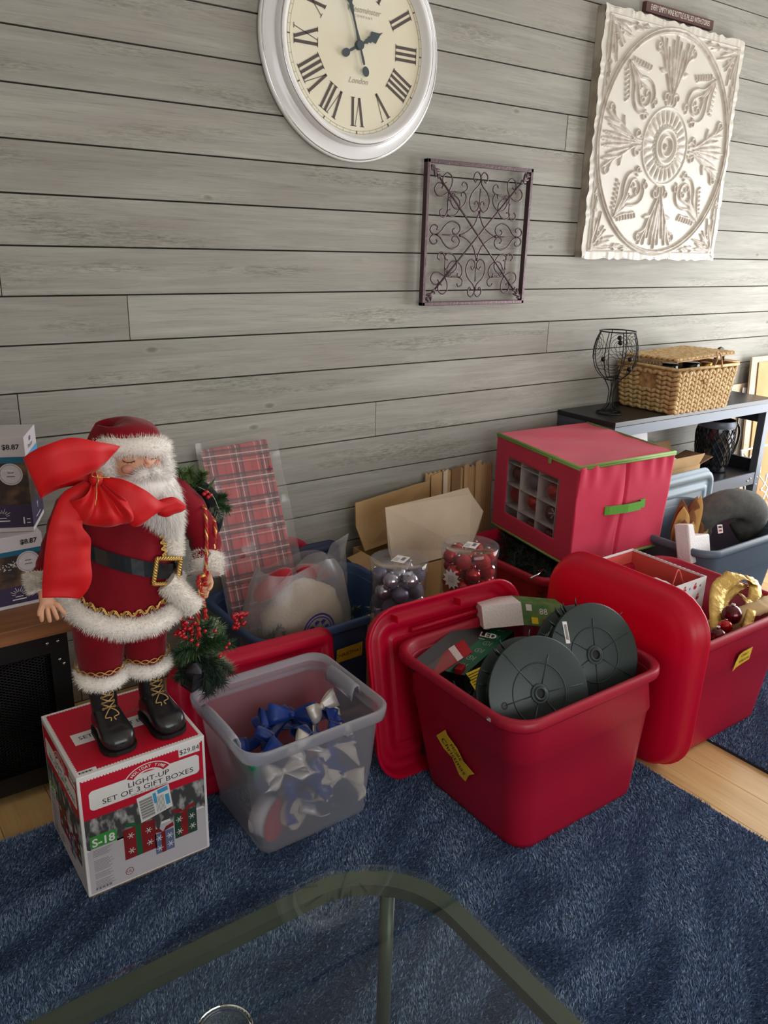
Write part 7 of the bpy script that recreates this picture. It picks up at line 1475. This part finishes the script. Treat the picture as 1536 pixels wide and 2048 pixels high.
# ================================================================ garland hung from the hand by a twisted cord
hg = thing('hanging_garland', 'pine and berry cluster hanging by twisted red gold cords beside the bearded figure', 'garland', (.72, 1.74, .42))
def rope(pts, r=.0042):
    P_ = sm(pts, 14); b = MB()
    for m, ph in (('cord_red', 0), ('cord_red', 2.1), ('gold_cord', 4.2)):
        b.use(m); Q = []
        for i, p in enumerate(P_): Q.append(p + Vector((math.cos(i * .75 + ph), math.sin(i * .75 + ph), .2)) * r * .55)
        b.tube(Q, r * .62, 5)
    return b
for pts in ([at(403, 1010, y=1.745), at(411, 1025, y=1.72), at(413, 1080, y=1.705), at(412, 1130, y=1.675), at(405, 1160, y=1.650)], [at(420, 1032, y=1.745), at(430, 1050, y=1.725), at(427, 1100, y=1.70), at(418, 1140, y=1.672), at(408, 1163, y=1.650)], [at(404, 1165, y=1.650), at(396, 1200, y=1.660), at(396, 1250, y=1.68)], [at(400, 1172, y=1.652), at(405, 1195, y=1.66), at(409, 1215, y=1.67)]): obj('twisted_cord', rope(pts), None, hg)
b = MB()
for i in range(14): b.use('cord_red' if i % 3 else 'gold_cord'); c0 = at(403, 1162, y=1.648) + Vector((.010 * math.cos(i * 1.9), .004 * math.sin(i * 2.3), .010 * math.sin(i * 1.3))); b.ball(c0, .0055, 7)
obj('cord_knot', b, None, hg)
for p, y in (((397, 1258), 1.68), ((410, 1222), 1.67)):
    b = MB(); b.use('cord_red'); c0 = at(*p, y=y); b.ball(c0, .0065, 8)
    for i in range(14): b.tube([c0, c0 + Vector((.007 * math.cos(i), .007 * math.sin(i), -.020))], .0012, 4)
    obj('tassel', b, None, hg)
rn = random.Random(21)
for k in range(44):
    a = rn.uniform(0, 6.28); px, py = 408 + 42 * math.cos(a) * rn.uniform(.4, 1), 1316 + 56 * math.sin(a) * rn.uniform(.4, 1); y = 1.74 + rn.uniform(-.04, .04); p0 = at(403, 1300 + 10 * math.sin(a), y=1.75); p1 = at(px + 22 * math.cos(a), py + 22 * math.sin(a), y=y)
    ms = ['needle_dark', 'needle_green'] if k % 3 else ['needle_green', 'needle_light', 'needle_frost']
    if py > 1330: ms = ['needle_black', 'needle_dark']
    b = MB(); needles(b, [p0, p0.lerp(p1, .5) + Vector((0, -.008, .006)), p1], .024, 420, ms, .0019, spread=1.0); obj('pine_sprig', b, None, hg, kind='stuff')
for k in range(6):
    p0 = at(420 + rn.uniform(-8, 8), 1275, y=1.72); p1 = at(rn.uniform(405, 445), rn.uniform(1222, 1250), y=1.71); b = MB(); needles(b, [p0, p0.lerp(p1, .5), p1], .011, 130, ['needle_frost', 'needle_frost', 'needle_light'], .0022); obj('frosted_sprig', b, None, hg, kind='stuff')
for k in range(46):
    px, py = rn.gauss(373, 11), rn.gauss(1258, 18); b = MB(); b.ball(at(px, py, y=1.72 + rn.uniform(-.02, .015)), .0058, 8); obj('berry', b, 'berry', hg)
for p in ((452, 1295), (440, 1313), (430, 1262), (458, 1288), (395, 1290), (410, 1262)): b = MB(); b.ball(at(*p, y=1.695), .005, 8); obj('berry', b, 'berry', hg)
b = MB(); c0 = at(386, 1355, y=1.70); R_ = Matrix.Rotation(.35, 3, 'Z') @ Matrix.Rotation(.2, 3, 'X')
for sx in (-1, 1):
    for sy in (-1, 1): b.box(c0 + R_ @ Vector((sx * .018, sy * .018, 0)), (.004, .004, .05), R_)
for sz in (-1, 0, 1): 
    for s in (-1, 1): b.box(c0 + R_ @ Vector((0, s * .018, sz * .024)), (.038, .004, .004), R_); b.box(c0 + R_ @ Vector((s * .018, 0, sz * .024)), (.004, .038, .004), R_)
b.box(c0 + R_ @ Vector((0, 0, 0)), (.030, .030, .044), R_); b.lathe([(.026, .026), (.012, .040), (.003, .046)], c0, 4, R_); obj('small_lantern', b, 'led_black', hg, label='small black lantern hanging in the pine')
for o in bpy.data.objects:
    if '_o' in o.keys(): del o['_o']
